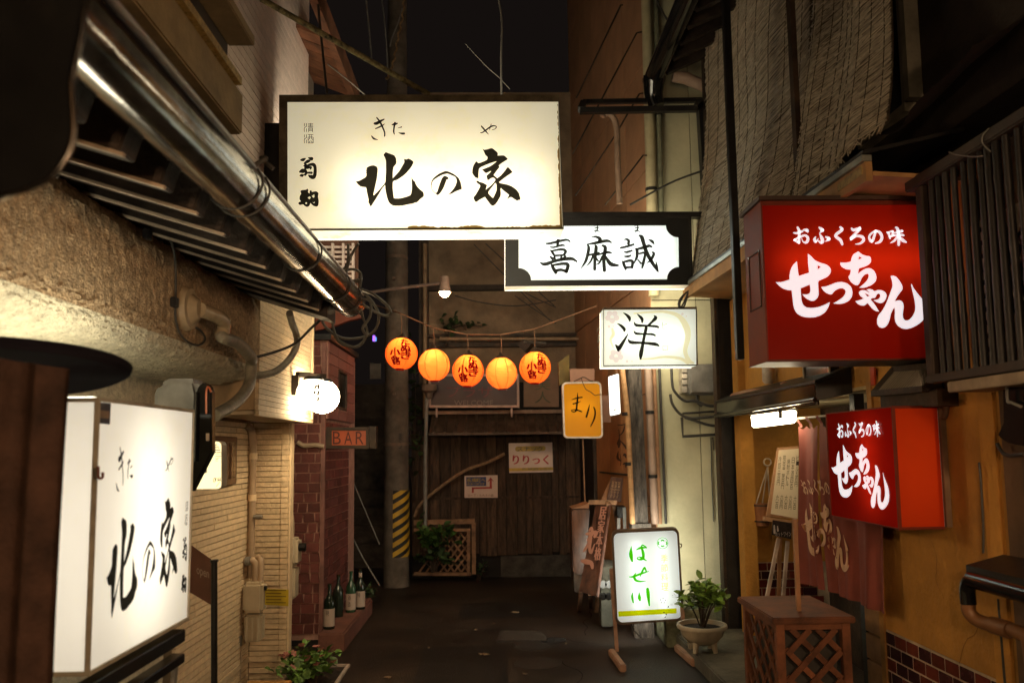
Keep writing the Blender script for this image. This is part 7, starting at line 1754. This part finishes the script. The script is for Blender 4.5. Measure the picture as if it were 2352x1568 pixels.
G_CHI = [(975,245),(1050,250),(1130,235),(1140,180),(1165,125),(1240,82),(1290,125),(1350,148),(1410,155),(1428,195),(1425,240),(1390,280),(1320,312),(1245,332),(1235,410),(1300,360),(1360,330),(1420,330),(1470,365),(1500,420),(1508,480),(1490,530),(1430,580),(1350,612),(1300,620),(1252,615),(1310,570),(1370,510),(1395,450),(1390,415),(1370,410),(1330,425),(1290,470),(1265,530),(1245,570),(1220,582),(1180,572),(1130,530),(1105,490),(1092,455),(1120,420),(1130,352),(1060,345),(1000,315),(975,280)]
G_CHI_H = [(1250,155),(1298,178),(1240,205)]
G_YA = [(1195,815),(1260,800),(1320,775),(1270,740),(1248,700),(1250,675),(1290,652),(1345,655),(1380,678),(1410,692),(1385,665),(1358,648),(1400,632),(1450,645),(1475,670),(1530,648),(1590,655),(1640,685),(1658,730),(1645,780),(1610,830),(1570,845),(1520,835),(1462,800),(1530,790),(1560,760),(1565,720),(1540,700),(1510,715),(1490,765),(1440,770),(1420,790),(1480,860),(1545,965),(1500,962),(1450,930),(1375,840),(1330,880),(1280,878),(1230,855)]
G_YA_H = [(1328,695),(1380,715),(1405,735),(1375,748)]
G_N = [(1715,445),(1750,438),(1800,455),(1850,520),(1890,590),(1890,645),(1850,690),(1810,750),(1775,815),(1830,800),(1870,808),(1900,840),(1908,900),(1892,1010),(1900,1070),(1930,1100),(1980,1095),(2030,1050),(2070,980),(2082,900),(2065,780),(2035,660),(2015,570),(2025,560),(2050,620),(2110,700),(2190,795),(2225,870),(2238,960),(2225,1040),(2180,1110),(2100,1170),(2020,1210),(1950,1225),(1880,1215),(1820,1175),(1785,1120),(1775,1050),(1780,960),(1772,905),(1740,950),(1715,1010),(1700,1090),(1670,1160),(1630,1200),(1590,1210),(1545,1195),(1518,1150),(1515,1080),(1540,1015),(1590,960),(1650,850),(1700,720),(1745,600),(1740,530)]
def set_shapes(f): return [outline2d(G_SE, f, [G_SE_H]), outline2d(G_TU, f), outline2d(G_CHI, f, [G_CHI_H]), outline2d(G_YA, f, [G_YA_H]), outline2d(G_N, f)]
S_OFU = [[(205,115,34),(235,180,50),(235,290,46),(230,390,50)],[(135,215,24),(200,220,40),(295,185,40)],[(235,400,44),(160,355,36),(150,345,30),(250,290,36),(350,265,40),(400,320,50),(370,390,50),(310,380,20),(280,310,10)],[(320,160,30),(380,170,60),(395,200,30)],
 [(605,115,24),(650,150,60),(670,175,50),(615,215,14)],[(615,230,10),(650,300,54),(670,370,60),(640,395,50),(580,355,10)],[(540,290,20),(520,340,50),(545,385,34),(590,320,10)],[(730,290,30),(790,330,60),(720,375,10)],
 [(995,110,34),(1030,160,50),(910,265,50),(1000,350,54),(1035,430,40)],[(1205,130,26),(1250,165,54),(1370,135,44),(1190,325,50),(1300,275,40),(1400,290,54),(1430,350,50),(1370,410,36),(1280,425,14)],
 [(1655,185,40),(1590,370,50),(1540,330,40),(1545,260,36),(1640,185,34),(1730,210,50),(1770,300,50),(1730,380,48),(1650,410,24)],
 [(1860,200,20),(1900,240,40),(1920,320,30)],[(1880,210,24),(1970,190,40),(1960,270,40)],[(1910,290,30),(1990,265,26)],[(2025,115,30),(2060,150,54),(2080,300,60),(2080,440,44)],[(2000,220,24),(2130,185,50),(2155,190,24)],[(1990,265,30),(2130,255,44),(2175,265,30)],[(2050,290,30),(2000,360,40),(1930,400,14)],[(2090,290,30),(2150,350,60),(2220,390,26)]]
letters('lettering', set_shapes(cG) + [stroke2d(s, cH) for s in S_OFU], pl.placer(0.004), M_wlet, t)

# ---------------------------------------------- small red sign on the wall
XS2 = 1.876
ca = crop(1700, 880, 2.94)
yn, yf_ = onX(*ca(1432, 760), XS2).y, onX(*ca(945, 760), XS2).y
zt_ = (onX(*ca(1408, 322), XS2).z + onX(*ca(932, 378), XS2).z) / 2
zb_ = (onX(*ca(1455, 1195), XS2).z + onX(*ca(965, 1130), XS2).z) / 2
pl = Plate((XS2, yf_, zt_), (XS2, yn, zt_), (XS2, yf_, zb_), (XW - XS2 - 0.03, 0, 0))
t = thing('red_sign', 'smaller red lit box sign with white hiragana fixed on the ochre wall', 'sign', (XS2, yn, zb_))
M_redS = panel_mat('red_acrylic_wall', (0.6, 0.016, 0.004), 0.008, (1.0, 0.03, 0.01), gloss=0.05)
light_box(pl, t, M_redS, M_redcase, M_tube, (), fw=(0.006, 0.006, 0.006, 0.006), side_panels=('r',), side_m=M_redB, back_m=M_redcase)
q = MB(); q.tube([pl.p(pl.w * 0.62, 0.12 * pl.h, pl.t * 0.5), pl.p(pl.w * 0.62, 0.88 * pl.h, pl.t * 0.5)], 0.014, 8); put('tube', q, M_tube_s, t)
put('wall_mount', MB().box(XW - 0.028, XW - 0.002, yn - 0.015, yf_, zb_ + 0.01, zt_ + 0.01), mat('mount_brown', (0.2, 0.12, 0.07), 0.6), t)
put('edge_strip', MB().beam((XS2 - 0.002, yn - 0.002, zb_), (XS2 - 0.002, yn - 0.002, zt_), 0.008, 0.008), M_redcase, t)
fs_ = chain(affine([(25,535),(496,115),(550,1055),(2238,960),(1950,1225),(1240,82),(1590,1210)], [(978,770),(1050,608),(1070,975),(1390,970),(1340,1070),(1185,590),(1258,1056)]), ca)
fo_ = chain(affine([(130,215),(2220,390),(2030,110),(230,410),(1655,170)], [(1010,490),(1320,525),(1297,430),(1030,550),(1225,462)]), ca)
letters('lettering', set_shapes(fs_) + [stroke2d(s, fo_) for s in S_OFU], pl.placer(0.004), M_wlet, t)

# ---------------------------------------------- awning, strip lamp, noren
aw = thing('door_awning', 'small black awning roof over the bar doorway with red reflections', 'awning', (2.0, 5.7, 2.0))
AX = 1.915
put('fascia', MB().box(AX, AX + 0.02, 4.66, 6.76, 1.885, 2.01), M_black_gloss, aw, bevel=0.004)
put('gutter_edge', MB().tube([(AX - 0.012, 4.65, 1.915), (AX - 0.012, 6.78, 1.905)], 0.014, 10), M_black_gloss, aw, smooth=True)
put('roof_sheet', MB().hexa([(AX - 0.01, 4.64, 2.012), (XW, 4.6, 2.1), (XW, 4.6, 2.115), (AX - 0.01, 4.64, 2.03), (AX - 0.01, 6.78, 2.012), (XW, 6.8, 2.1), (XW, 6.8, 2.115), (AX - 0.01, 6.78, 2.03)]), M_black_metal, aw)
put('end_board', MB().poly([(AX, 4.655, 1.91), (XW, 4.63, 1.95), (XW, 4.63, 2.1), (AX, 4.655, 2.01)], (0, 0.015, 0)), M_black_metal, aw)
put('soffit', MB().box(AX + 0.02, XW, 4.68, 6.75, 1.925, 1.935), mat('ceiling_cream', ()), aw)
lm = thing('strip_lamp', 'white strip lamp glowing under the black awning', 'lamp', (1.99, 5.55, 1.82))
put('diffuser', MB().hexa([(1.94, 5.2, 1.795), (1.995, 5.2, 1.795), (2.0, 5.18, 1.875), (1.94, 5.18, 1.875), (1.94, 5.93, 1.785), (1.995, 5.93, 1.785), (2.0, 5.95, 1.875), (1.94, 5.95, 1.875)]), lamp_mat('strip_glow', (1.0, 0.84, 0.55), 20.0), lm, bevel=0.008)
put('base', MB().box(1.935, 2.0, 5.17, 5.96, 1.876, 1.92), M_cream_case, lm)
put('clip', MB().box(1.928, 1.938, 5.28, 5.33, 1.83, 1.9), M_black_metal, lm)
XN = 2.035
nr = thing('shop_curtain', 'faded maroon split door curtain with tan brush hiragana under the awning', 'curtain', (XN, 4.7, 1.78))
M_noren = mat('maroon_cloth', (0.24, 0.06, 0.042), 0.85, var=0.1, vscale=8, bump=0.15, bscale=200)
cb4 = crop(1700, 1167, 2.94)
NY0, NYS, NY1 = 4.2, 4.62, 5.28
NYS = onX(*cb4(905, 300), XN).y
def fold(y, z):
    s = (1.78 - z)
    return XN + 0.016 * math.sin(y * 21 + s * 0.5) * min(1, 0.4 + s) + 0.010 * math.sin(y * 47 + 1.3) * min(1, s * 1.2) + 0.012 * math.sin(z * 4 + y * 5)
def cloth(y0, y1, zb0, zb1):
    def fn(u, v):
        y = y0 + (y1 - y0) * u
        zt0 = 1.775 - 0.02 * abs(math.sin(u * 2 * math.pi * 1.5)); z = zt0 - v * (zt0 - (zb0 + (zb1 - zb0) * u))
        yy = y + 0.02 * v * math.sin(u * 6)
        return (fold(yy, z), yy, z)
    return MB().grid(fn, 46, 60)
put('cloth_panel', cloth(NY0, NYS - 0.012, 0.77, 0.76), M_noren, nr, smooth=True)
put('cloth_panel', cloth(NYS + 0.012, NY1, 0.76, 0.75), M_noren, nr, smooth=True)
for k in range(7):
    y = NY0 + 0.04 + k * (NY1 - NY0 - 0.08) / 6
    put('tab', MB().grid(lambda u, v: (XN + 0.014 * math.cos(v * math.pi * 1.2 - 0.5) - 0.006, y - 0.022 + 0.044 * u, 1.765 + 0.065 * v), 2, 8), M_noren, nr)
put('rod', MB().tube([(XN, NY0 - 0.06, 1.825), (XN, NY1 + 0.08, 1.825)], 0.009, 10), mat('rod_pale', (0.5, 0.42, 0.32), 0.5), nr, smooth=True)
fn_ = chain(affine([(25,535),(550,1055),(1240,82),(1950,1225),(2238,960)], [(742,330),(860,552),(928,185),(1062,685),(1097,560)]), cb4)
fn2 = chain(affine([(130,215),(900,265),(1790,300),(230,410),(1655,170)], [(757,50),(840,60),(958,75),(785,112),(925,30)]), cb4)
def on_cloth(x, y, h):
    p = onX(x, y, XN)
    for _ in range(5): p = onX(x, y, fold(p.y, p.z) - 0.006 - h)
    return p
letters('lettering', set_shapes(fn_) + [stroke2d(s, fn2) for s in S_OFU[:15]], on_cloth, mat('tan_dye', (0.72, 0.46, 0.3), 0.85, var=0.08), nr, sub=7.0)

# ---------------------------------------------- lattice planter box, menu easel, hanging bucket
M_lat = mat('red_brown_wood', (0.19, 0.07, 0.032), 0.7, var=0.3, vscale=7, bump=0.2, bscale=40, rand=0.15)
BX0, BX1, BY0, BY1, BZ0, BZ1 = 1.5, 1.9, 4.32, 4.9, 0.116, 0.74
t = thing('lattice_box', 'red brown box stand with diagonal lattice sides in front of the bar door', 'stand', (1.7, 4.6, BZ0))
put('top', MB().box(BX0 - 0.025, BX1 + 0.02, BY0 - 0.025, BY1 + 0.02, BZ1 - 0.035, BZ1), M_lat, t, bevel=0.006)
for x in (BX0, BX1 - 0.045):
    for y in (BY0, BY1 - 0.045):
        put('post', MB().box(x, x + 0.045, y, y + 0.045, BZ0, BZ1 - 0.036), M_lat, t, bevel=0.004)
for (x0, x1, y0, y1) in ((BX0 + 0.046, BX1 - 0.046, BY0 + 0.005, BY0 + 0.03), (BX0 + 0.005, BX0 + 0.03, BY0 + 0.046, BY1 - 0.046)):
    put('rail', MB().box(x0, x1, y0, y1, BZ1 - 0.07, BZ1 - 0.037), M_lat, t); put('rail', MB().box(x0, x1, y0, y1, BZ0, BZ0 + 0.035), M_lat, t)
def lattice(o0, ax, width, zlo, zhi, nout, pitch):
    """two layers of crossing slats clipped to a rectangle"""
    for layer, sgn in ((0, 1), (1, -1)):
        c_ = -(zhi - zlo)
        while c_ < width + (zhi - zlo):
            pts = []
            for q_ in range(41):
                z = (zhi - zlo) * q_ / 40; s_ = c_ + (z if sgn > 0 else (zhi - zlo) - z) * 1.0
                if 0 <= s_ <= width: pts.append((s_, z))
            if len(pts) > 3:
                a_, b_ = pts[0], pts[-1]
                P_ = lambda s_: o0 + ax * s_[0] + Vector((0, 0, zlo + s_[1])) + nout * (0.010 * layer)
                put('slat', MB().beam(P_(a_), P_(b_), 0.009, 0.03, ax.cross(nout) if False else Vector((0, 0, 1))), M_lat, t)
            c_ += pitch
lattice(Vector((BX0 + 0.046, BY0 + 0.012, 0)), Vector((1, 0, 0)), BX1 - BX0 - 0.092, BZ0 + 0.036, BZ1 - 0.07, Vector((0, 1, 0)), 0.14)
lattice(Vector((BX0 + 0.012, BY0 + 0.046, 0)), Vector((0, 1, 0)), BY1 - BY0 - 0.092, BZ0 + 0.036, BZ1 - 0.07, Vector((1, 0, 0)), 0.14)
put('inner_case', MB().box(BX0 + 0.06, BX1 - 0.05, BY0 + 0.08, BY1 - 0.05, BZ0, BZ1 - 0.08), mat('inner_grey', (0.05, 0.045, 0.04), 0.7), t)
ea = thing('menu_easel', 'wooden easel with a handwritten menu standing in the doorway behind the lattice box', 'menu', (2.2, 6.05, 0.11))
cz = crop(1850, 1050, 5.6)
M_easel = mat('easel_wood', (0.42, 0.22, 0.11), 0.6, var=0.2, vscale=8)
YEz = 6.05
mb_ = [onY(*cz(x, y), YEz) for x, y in ((275, 240), (560, 215), (560, 1215), (120, 1175))]
put('board', MB().poly(mb_, (0, 0.02, 0)), M_easel, ea)
sh_p = [onY(*cz(x, y), YEz - 0.004) for x, y in ((290, 270), (560, 250), (545, 1205), (178, 1140))]
put('menu_sheet', MB().poly(sh_p, (0, 0.003, 0)), mat('menu_paper', (0.66, 0.54, 0.38), 0.7, var=0.05), ea)
put('tray', MB().poly([onY(*cz(x, y), YEz - 0.03) for x, y in ((100, 1180), (560, 1250), (560, 1300), (95, 1235))], (0, 0.05, 0)), M_easel, ea)
fm = affine([(0, 0), (1, 0), (1, 1), (0, 1)], [(290, 270), (560, 250), (545, 1205), (178, 1140)])
cols = ['ビール五百円', '日本酒四百', '焼酎ボトル', '枝豆 二百円', '冷奴 三百円']
shp = []
for k, s in enumerate(cols):
    x1_ = 0.97 - k * 0.19
    shp += [mapped(g_, chain(fm, cz)) for g_ in column_in(s.replace(' ', ''), x1_ - 0.12, 0.08 + 0.03 * (k % 3), x1_, 0.55 + 0.05 * (k % 2), 0.1)]
    shp += [mapped(g_, chain(fm, cz)) for g_ in column_in('六百円'[: 2 + k % 2], x1_ - 0.12, 0.68, x1_, 0.9, 0.12)]
letters('menu_writing', shp, lambda x, y, h: onY(x, y, YEz - 0.0052), mat('menu_ink', (0.05, 0.03, 0.02), 0.8), ea)
pc = [onY(*cz(x, y), YEz - 0.035) for x, y in ((205, 1225), (465, 1265), (460, 1490), (190, 1425))]
put('photo_card', MB().poly(pc, (0, 0.003, 0)), mat('card_dark', (0.03, 0.018, 0.016), 0.4, var=0.6, vscale=30), ea)
letters('card_print', [text_in('ホットワイン', *cz(240, 1385), *cz(455, 1450))] + [stroke2d(s, cz) for s in ([(225, 1300, 20), (230, 1400, 30)], [(270, 1310, 14), (275, 1370, 26)])], lambda x, y, h: onY(x, y, YEz - 0.037), mat('card_white', (0.5, 0.42, 0.38), 0.6), ea)
for a_, b_ in (((590, 430), (505, 860)), ((655, 450), (622, 862))):
    put('leg', MB().beam(onY(*cb4(*a_), YEz), onY(*cb4(*a_), YEz) + (onY(*cb4(*b_), YEz) - onY(*cb4(*a_), YEz)) * 2.2, 0.024, 0.024), mat('leg_pink', (0.5, 0.36, 0.28), 0.6), ea)
solo('wooden_stick', MB().beam(onZ(*cb4(735, 950), BZ1) + Vector((0, 0, 0.5)), onZ(*cb4(735, 950), BZ1), 0.022, 0.022), M_easel, 'upright wooden stick standing on the lattice box in front of the curtain', 'stick')
put('rear_leg', MB().beam(onY(*cb4(600, 400), YEz + 0.05), onY(*cb4(590, 940), YEz + 0.3), 0.03, 0.02), M_easel, ea)
bu = thing('hanging_bucket', 'small wooden bucket hanging on pale cords on the recess wall', 'bucket', onY(1758, 1180, 6.55))
YBk = 6.6
cbk = onY(*cz(60, 1150), YBk)
r_ = (onY(*cz(160, 1000), YBk).x - onY(*cz(-55, 1000), YBk).x) / 2
zt2 = onY(*cz(60, 1000), YBk).z; zb2_ = onY(*cz(60, 1300), YBk).z
put('bucket', MB().lathe([(r_ * 0.8, zb2_), (r_, zt2), (r_ * 0.93, zt2), (r_ * 0.8, zt2 - 0.05)], (cbk.x, YBk, 0), 20), mat('bucket_wood', (0.3, 0.11, 0.04), 0.6, var=0.2), bu, smooth=True)
for z in (zt2 - 0.02, zb2_ + 0.03):
    put('hoop', MB().lathe([(r_ * 1.01, z), (r_ * 1.01, z + 0.012)], (cbk.x, YBk, 0), 20, False), M_dkwood, bu)
apex = onY(*cz(135, 500), YBk)
for a in (-2.6, -0.4, 1.2):
    put('cord', MB().tube([apex, (cbk.x + r_ * math.cos(a), YBk + r_ * math.sin(a) * 0.9, zt2)], 0.006, 6), mat('cord_pale', (0.5, 0.38, 0.26), 0.8), bu)
put('ring', MB().tube([apex + Vector((0.03 * math.cos(a), 0, 0.04 + 0.03 * math.sin(a))) for a in [k * math.pi / 8 for k in range(17)]], 0.007, 6), mat('cord_pale', ()), bu)
# wall conduit and meter over the awning
M_dpipe = mat('salmon_pipe', (0.4, 0.2, 0.12), 0.5, var=0.12)
solo('drain_elbow', MB().tube(smooth_path([onX(*ca(640, 170), 2.05), onX(*ca(625, 230), 2.03), onX(*ca(540, 235), 2.03), onX(*ca(400, 235), 2.03), onX(*ca(270, 262), 2.03)], 6), 0.036, 12), M_dpipe, 'salmon drain elbow on the ochre wall just above the awning', 'pipe', smooth=True)
mt = thing('electric_meter', 'dark electric meter with a pale rim and dial plate above the awning', 'meter', onX(*ca(870, 100), 2.05))
m0, m1 = onX(*ca(775, 50), 2.06), onX(*ca(965, 145), 2.06)
put('body', MB().box(2.06, XW - 0.002, m1.y, m0.y, m1.z, m0.z + 0.14), M_black_gloss, mt, bevel=0.006)
put('rim', MB().box(2.05, 2.059, m1.y, m0.y, m1.z - 0.005, m1.z + 0.03), mat('meter_rim', (0.6, 0.5, 0.36), 0.5), mt)
for y in (m1.y, m0.y): put('rim_side', MB().box(2.05, 2.059, y - 0.008, y + 0.008, m1.z + 0.031, m0.z + 0.12), mat('meter_rim', ()), mt)
solo('soap_dispenser', MB().lathe([(0.03, 0), (0.045, 0.02), (0.045, 0.12), (0.03, 0.14)], onX(*ca(520, 165), 2.06), 16), mat('dispenser_cream', (0.55, 0.45, 0.35), 0.5), 'rounded cream meter cover above the awning, left of the dark meter', 'cover', smooth=True)
solo('red_plate', MB().poly([onX(*ca(x, y), 2.1) for x, y in ((1243, 48), (1276, 48), (1276, 175), (1252, 180))], (0.01, 0, 0)), mat('red_plate', (0.5, 0.06, 0.02), 0.4), 'narrow red plate on the wall under the large red sign', 'plate')
# louvre panel over the small red sign
lv = thing('wire_glass_hatch', 'tilted grey framed hatch of ribbed wire glass above the small red sign', 'hatch', onX(*ca(1450, 150), 2.0))
hq = [onX(*ca(x, y), 1.99) for x, y in ((1320, 62), (1668, 38), (1650, 205), (1278, 240))]
hq[0].x += 0.08; hq[1].x += 0.08
nh = (hq[1] - hq[0]).cross(hq[3] - hq[0]).normalized()
if nh.x > 0: nh = -nh
put('glass', MB().poly(hq, -nh * 0.01), mat('wire_glass', (0.27, 0.23, 0.17), 0.3, var=0.15), lv)
for i in range(4):
    put('frame_bar', MB().beam(hq[i] + nh * 0.004, hq[(i + 1) % 4] + nh * 0.004, 0.03, 0.03), M_dkwood, lv)
for k in range(1, 20):
    put('glass_rib', MB().beam(hq[0].lerp(hq[1], k / 20) + nh * 0.003, hq[3].lerp(hq[2], k / 20) + nh * 0.003, 0.005, 0.005), mat('wire_glass', ()), lv)
put('hood_box', MB().box(2.02, XW - 0.002, min(q_.y for q_ in hq), max(q_.y for q_ in hq), hq[3].z - 0.09, hq[3].z - 0.01), M_dkwood, lv)

# ---------------------------------------------- bamboo screen with air conditioners behind
XL = 1.93
sc_ = thing('bamboo_screen', 'black framed screen of upright dark bamboo poles, far right', 'screen', (XL, 2.9, 2))
yL = onX(2124, 640, XL).y
zT, zB = onX(2110, 408, XL).z, onX(2140, 862, XL).z
zT = 2.79
M_bam = mat('dark_bamboo', (0.022, 0.019, 0.018), 0.45, var=0.3, vscale=4, rand=0.3, spec=0.5)
M_frame = mat('screen_frame', (0.05, 0.034, 0.026), 0.6, var=0.25, vscale=6)
put('corner_post', MB().box(XL - 0.02, XL + 0.025, yL - 0.05, yL, zB, zT - 0.0), M_frame, sc_, bevel=0.004)
put('top_rail', MB().box(XL - 0.035, XL + 0.035, 1.4, yL + 0.06, zT, zT + 0.05), M_frame, sc_, bevel=0.006)
put('bottom_rail', MB().box(XL - 0.025, XL + 0.03, 1.4, yL + 0.0, zB - 0.035, zB), M_frame, sc_, bevel=0.004)
rs = random.Random(300)
y = yL - 0.105; k = 0
while y > 1.5:
    r0 = rs.uniform(0.012, 0.016)
    pts, rr_ = [], []
    dy = rs.uniform(-0.006, 0.006); dx = rs.uniform(-0.004, 0.004)
    nodes = [rs.uniform(0.0, 0.25) + j * 0.29 for j in range(4)]
    for q_ in range(25):
        f_ = q_ / 24; z = zB + (zT - zB) * f_
        e_ = max([0] + [0.0028 * math.exp(-((z - zB - n_) / 0.012) ** 2) for n_ in nodes])
        pts.append((XL + 0.0 + dx * f_, y + dy * f_ + 0.0012 * math.sin(f_ * 6 + k), z)); rr_.append(r0 + e_)
    put('bamboo', MB().tube(pts, rr_, 10), M_bam, sc_, smooth=True)
    y -= rs.uniform(0.05, 0.066); k += 1
wr = [onX(*cw(x, y_), XL - 0.04) for x, y_ in ((1620, 1165), (1680, 1185), (1800, 1200), (1880, 1195))]
put('tie_wire', MB().tube(smooth_path(wr, 5), 0.003, 5), M_cable_grey, sc_)
wr = [onX(*cw(x, y_), XL - 0.04) for x, y_ in ((1925, 985), (1880, 1040), (1880, 1100), (1940, 1160))]
put('tie_wire', MB().tube(smooth_path(wr, 5), 0.003, 5), M_cable_grey, sc_)
M_ac = mat('ac_beige', (0.42, 0.3, 0.2), 0.5, var=0.12, vscale=5)
def ac(y0, y1, label):
    t = thing('air_conditioner', label, 'air conditioner', (XL + 0.2, (y0 + y1) / 2, zB), 'air conditioners behind the bamboo screen')
    z0, z1 = zB + 0.02, zB + 0.62
    put('case', MB().box(XL + 0.09, XL + 0.19, y0, y1, z0, z1), M_ac, t, bevel=0.012)
    cyy, czz = y0 + (y1 - y0) * 0.45, (z0 + z1) / 2
    for r_ in (0.06, 0.1, 0.14, 0.18, 0.22):
        put('guard_ring', MB().tube([(XL + 0.075, cyy + r_ * math.cos(a), czz + r_ * math.sin(a)) for a in [q_ * math.pi / 14 for q_ in range(29)]], 0.004, 5), M_ac, t)
    put('fan_opening', MB().tube([(XL + 0.083, cyy, czz), (XL + 0.0895, cyy, czz)], 0.23, 28), M_black_gloss, t)
    for q_ in range(10):
        z = z0 + 0.05 + q_ * 0.055
        put('side_slot', MB().box(XL + 0.086, XL + 0.0895, y1 - 0.14, y1 - 0.03, z, z + 0.02), M_black_gloss, t)
ac(2.45, 3.22, 'beige air conditioner behind the bamboo poles, nearer the red sign')
ac(1.55, 2.36, 'beige air conditioner behind the bamboo poles, nearer the camera')
solo('ac_shelf', MB().box(XL - 0.015, XW - 0.03, 1.4, 3.3, zB - 0.085, zB - 0.04), mat('shelf_beige', (0.4, 0.3, 0.2), 0.6), 'beige steel shelf under the bamboo screen', 'shelf', bevel=0.004)
put('screen_back', MB().box(XL + 0.19, XL + 0.2, 1.4, yL, zB, zT), M_black_metal, sc_)
# black wall lamp and cables under the screen
cr5 = crop(1700, 880, 2.94)
bl = thing('black_hood', 'black angular hood on the wall under the bamboo screen', 'hood', onX(*cr5(2250, 450), 2.0))
hp = [onX(*cr5(x, y), 2.0) for x, y in ((2190, 190), (2360, 190), (2360, 620), (2220, 590), (2150, 540), (2195, 440))]
put('hood', MB().poly(hp, (0.09, 0, 0)), M_black_gloss, bl, bevel=0.01)
put('handle', MB().tube(smooth_path([onX(*cr5(x, y), 1.98) for x, y in ((2230, 180), (2235, 290), (2260, 300), (2330, 330))], 4), 0.006, 6), M_grey_metal, bl)
wire('wall_cable', 'thick cable drooping under the black hood', [onX(*cr5(x, y), 2.06) for x, y in ((2160, 595), (2190, 650), (2240, 680), (2352, 670))], 0.008, M_cable)
wire('wall_cable', 'brown cable running down beside the small red sign', [onX(*cr5(x, y), 2.09) for x, y in ((1785, 145), (1800, 260), (1790, 370), (1775, 410))], 0.014, mat('brown_cable2', (0.12, 0.07, 0.04), 0.6))
# low black roof with gutter elbow and brown downpipe at the lower right
lr = thing('low_black_roof', 'low glossy black pent roof with gutter elbow at the lower right', 'roof', onX(2300, 1300, 1.95))
XR_ = 1.93
g0 = onX(*cb4(2070, 745), XR_)
put('roof_sheet', MB().hexa([(XR_, 1.5, g0.z + 0.02), (XW - 0.03, 1.5, g0.z + 0.07), (XW - 0.03, 1.5, g0.z + 0.09), (XR_, 1.5, g0.z + 0.05), (XR_, g0.y + 0.12, g0.z + 0.02), (XW - 0.03, g0.y + 0.12, g0.z + 0.07), (XW - 0.03, g0.y + 0.12, g0.z + 0.09), (XR_, g0.y + 0.12, g0.z + 0.05)]), M_black_metal, lr)
put('gutter', MB().tube([(XR_ - 0.02, 1.5, g0.z), (XR_ - 0.02, g0.y + 0.06, g0.z)], 0.032, 14), M_black_gloss, lr, smooth=True)
put('elbow', MB().tube(smooth_path([(XR_ - 0.02, g0.y, g0.z), (XR_ - 0.02, g0.y + 0.06, g0.z - 0.005), (XR_ - 0.02, g0.y + 0.085, g0.z - 0.04), (XR_ - 0.02, g0.y + 0.085, g0.z - 0.1)], 6), 0.03, 14), M_black_gloss, lr, smooth=True)
M_brp = mat('brown_pipe', (0.22, 0.1, 0.04), 0.5, var=0.15)
ye = g0.y + 0.085
put('downpipe', MB().tube(smooth_path([(XR_ - 0.02, ye, g0.z - 0.09), (XR_ - 0.02, ye, g0.z - 0.13), (XR_ - 0.0, ye - 0.03, g0.z - 0.16), (XR_ + 0.03, ye - 0.12, g0.z - 0.165), (XR_ + 0.05, ye - 0.2, g0.z - 0.17), (XR_ + 0.06, ye - 0.24, g0.z - 0.22), (XR_ + 0.06, ye - 0.25, g0.z - 0.6), (XR_ + 0.06, ye - 0.25, 0.12)], 5), 0.027, 14), M_brp, lr, smooth=True)
put('pipe_collar', MB().tube([(XR_ + 0.02, ye - 0.08, g0.z - 0.164), (XR_ + 0.04, ye - 0.16, g0.z - 0.168)], 0.033, 14), M_brp, lr, smooth=True)
wire('wall_cable', 'thin black cable down the ochre wall beside the brown downpipe', [(XW - 0.01, 3.36, 1.0), (XW - 0.012, 3.35, 0.6), (XW - 0.012, 3.34, 0.12)], 0.007, M_cable)
wire('wall_cable', 'bent black wire at the edge of the brown wall', [onX(*cr5(x, y), 2.09) for x, y in ((2030, 730), (2045, 900), (2060, 1200), (2060, 1380))], 0.005, M_cable)
# bar door boards inside the doorway and bench slats below the curtain
put('door_leaf', MB().box(2.7, 2.74, 4.45, 6.5, 0.0, 1.95), M_dkwood, bar_h)
put('door_post', MB().box(2.14, 2.2, 4.66, 4.72, 0.0, 1.95), M_black_metal, bar_h)
for k in range(4):
    put('step_board', MB().box(2.125, 2.155, 4.44, 4.64, 0.14 + k * 0.15, 0.28 + k * 0.15), mat('tan_board', (0.34, 0.18, 0.07), 0.7, var=0.2, rand=0.1), bar_h, bevel=0.004)

# hairline cracks and a run of old water stains on the ochre wall
ck_ = MB(); rs = random.Random(88)
for y_, z_ in ((3.9, 1.2), (3.62, 0.95), (4.2, 0.9)):
    a_ = rs.uniform(-2.6, -1.6); pth = [(y_, z_)]
    for _ in range(18):
        a_ += rs.uniform(-.45, .45); a_ = min(-0.6, max(-2.7, a_)); pth.append((pth[-1][0] + 0.03 * math.cos(a_), max(0.65, pth[-1][1] + 0.022 * math.sin(a_))))
    n_ = len(pth)
    ck_.add([(XW - 0.0012, y, z) for y, z in pth] + [(XW - 0.0012, y + 0.0022, z + 0.0012) for y, z in pth], [(i, i + 1, n_ + i + 1, n_ + i) for i in range(n_ - 1)])
put('wall_crack', ck_, mat('crack_brown', (0.09, 0.04, 0.012), 0.9), bar_h)
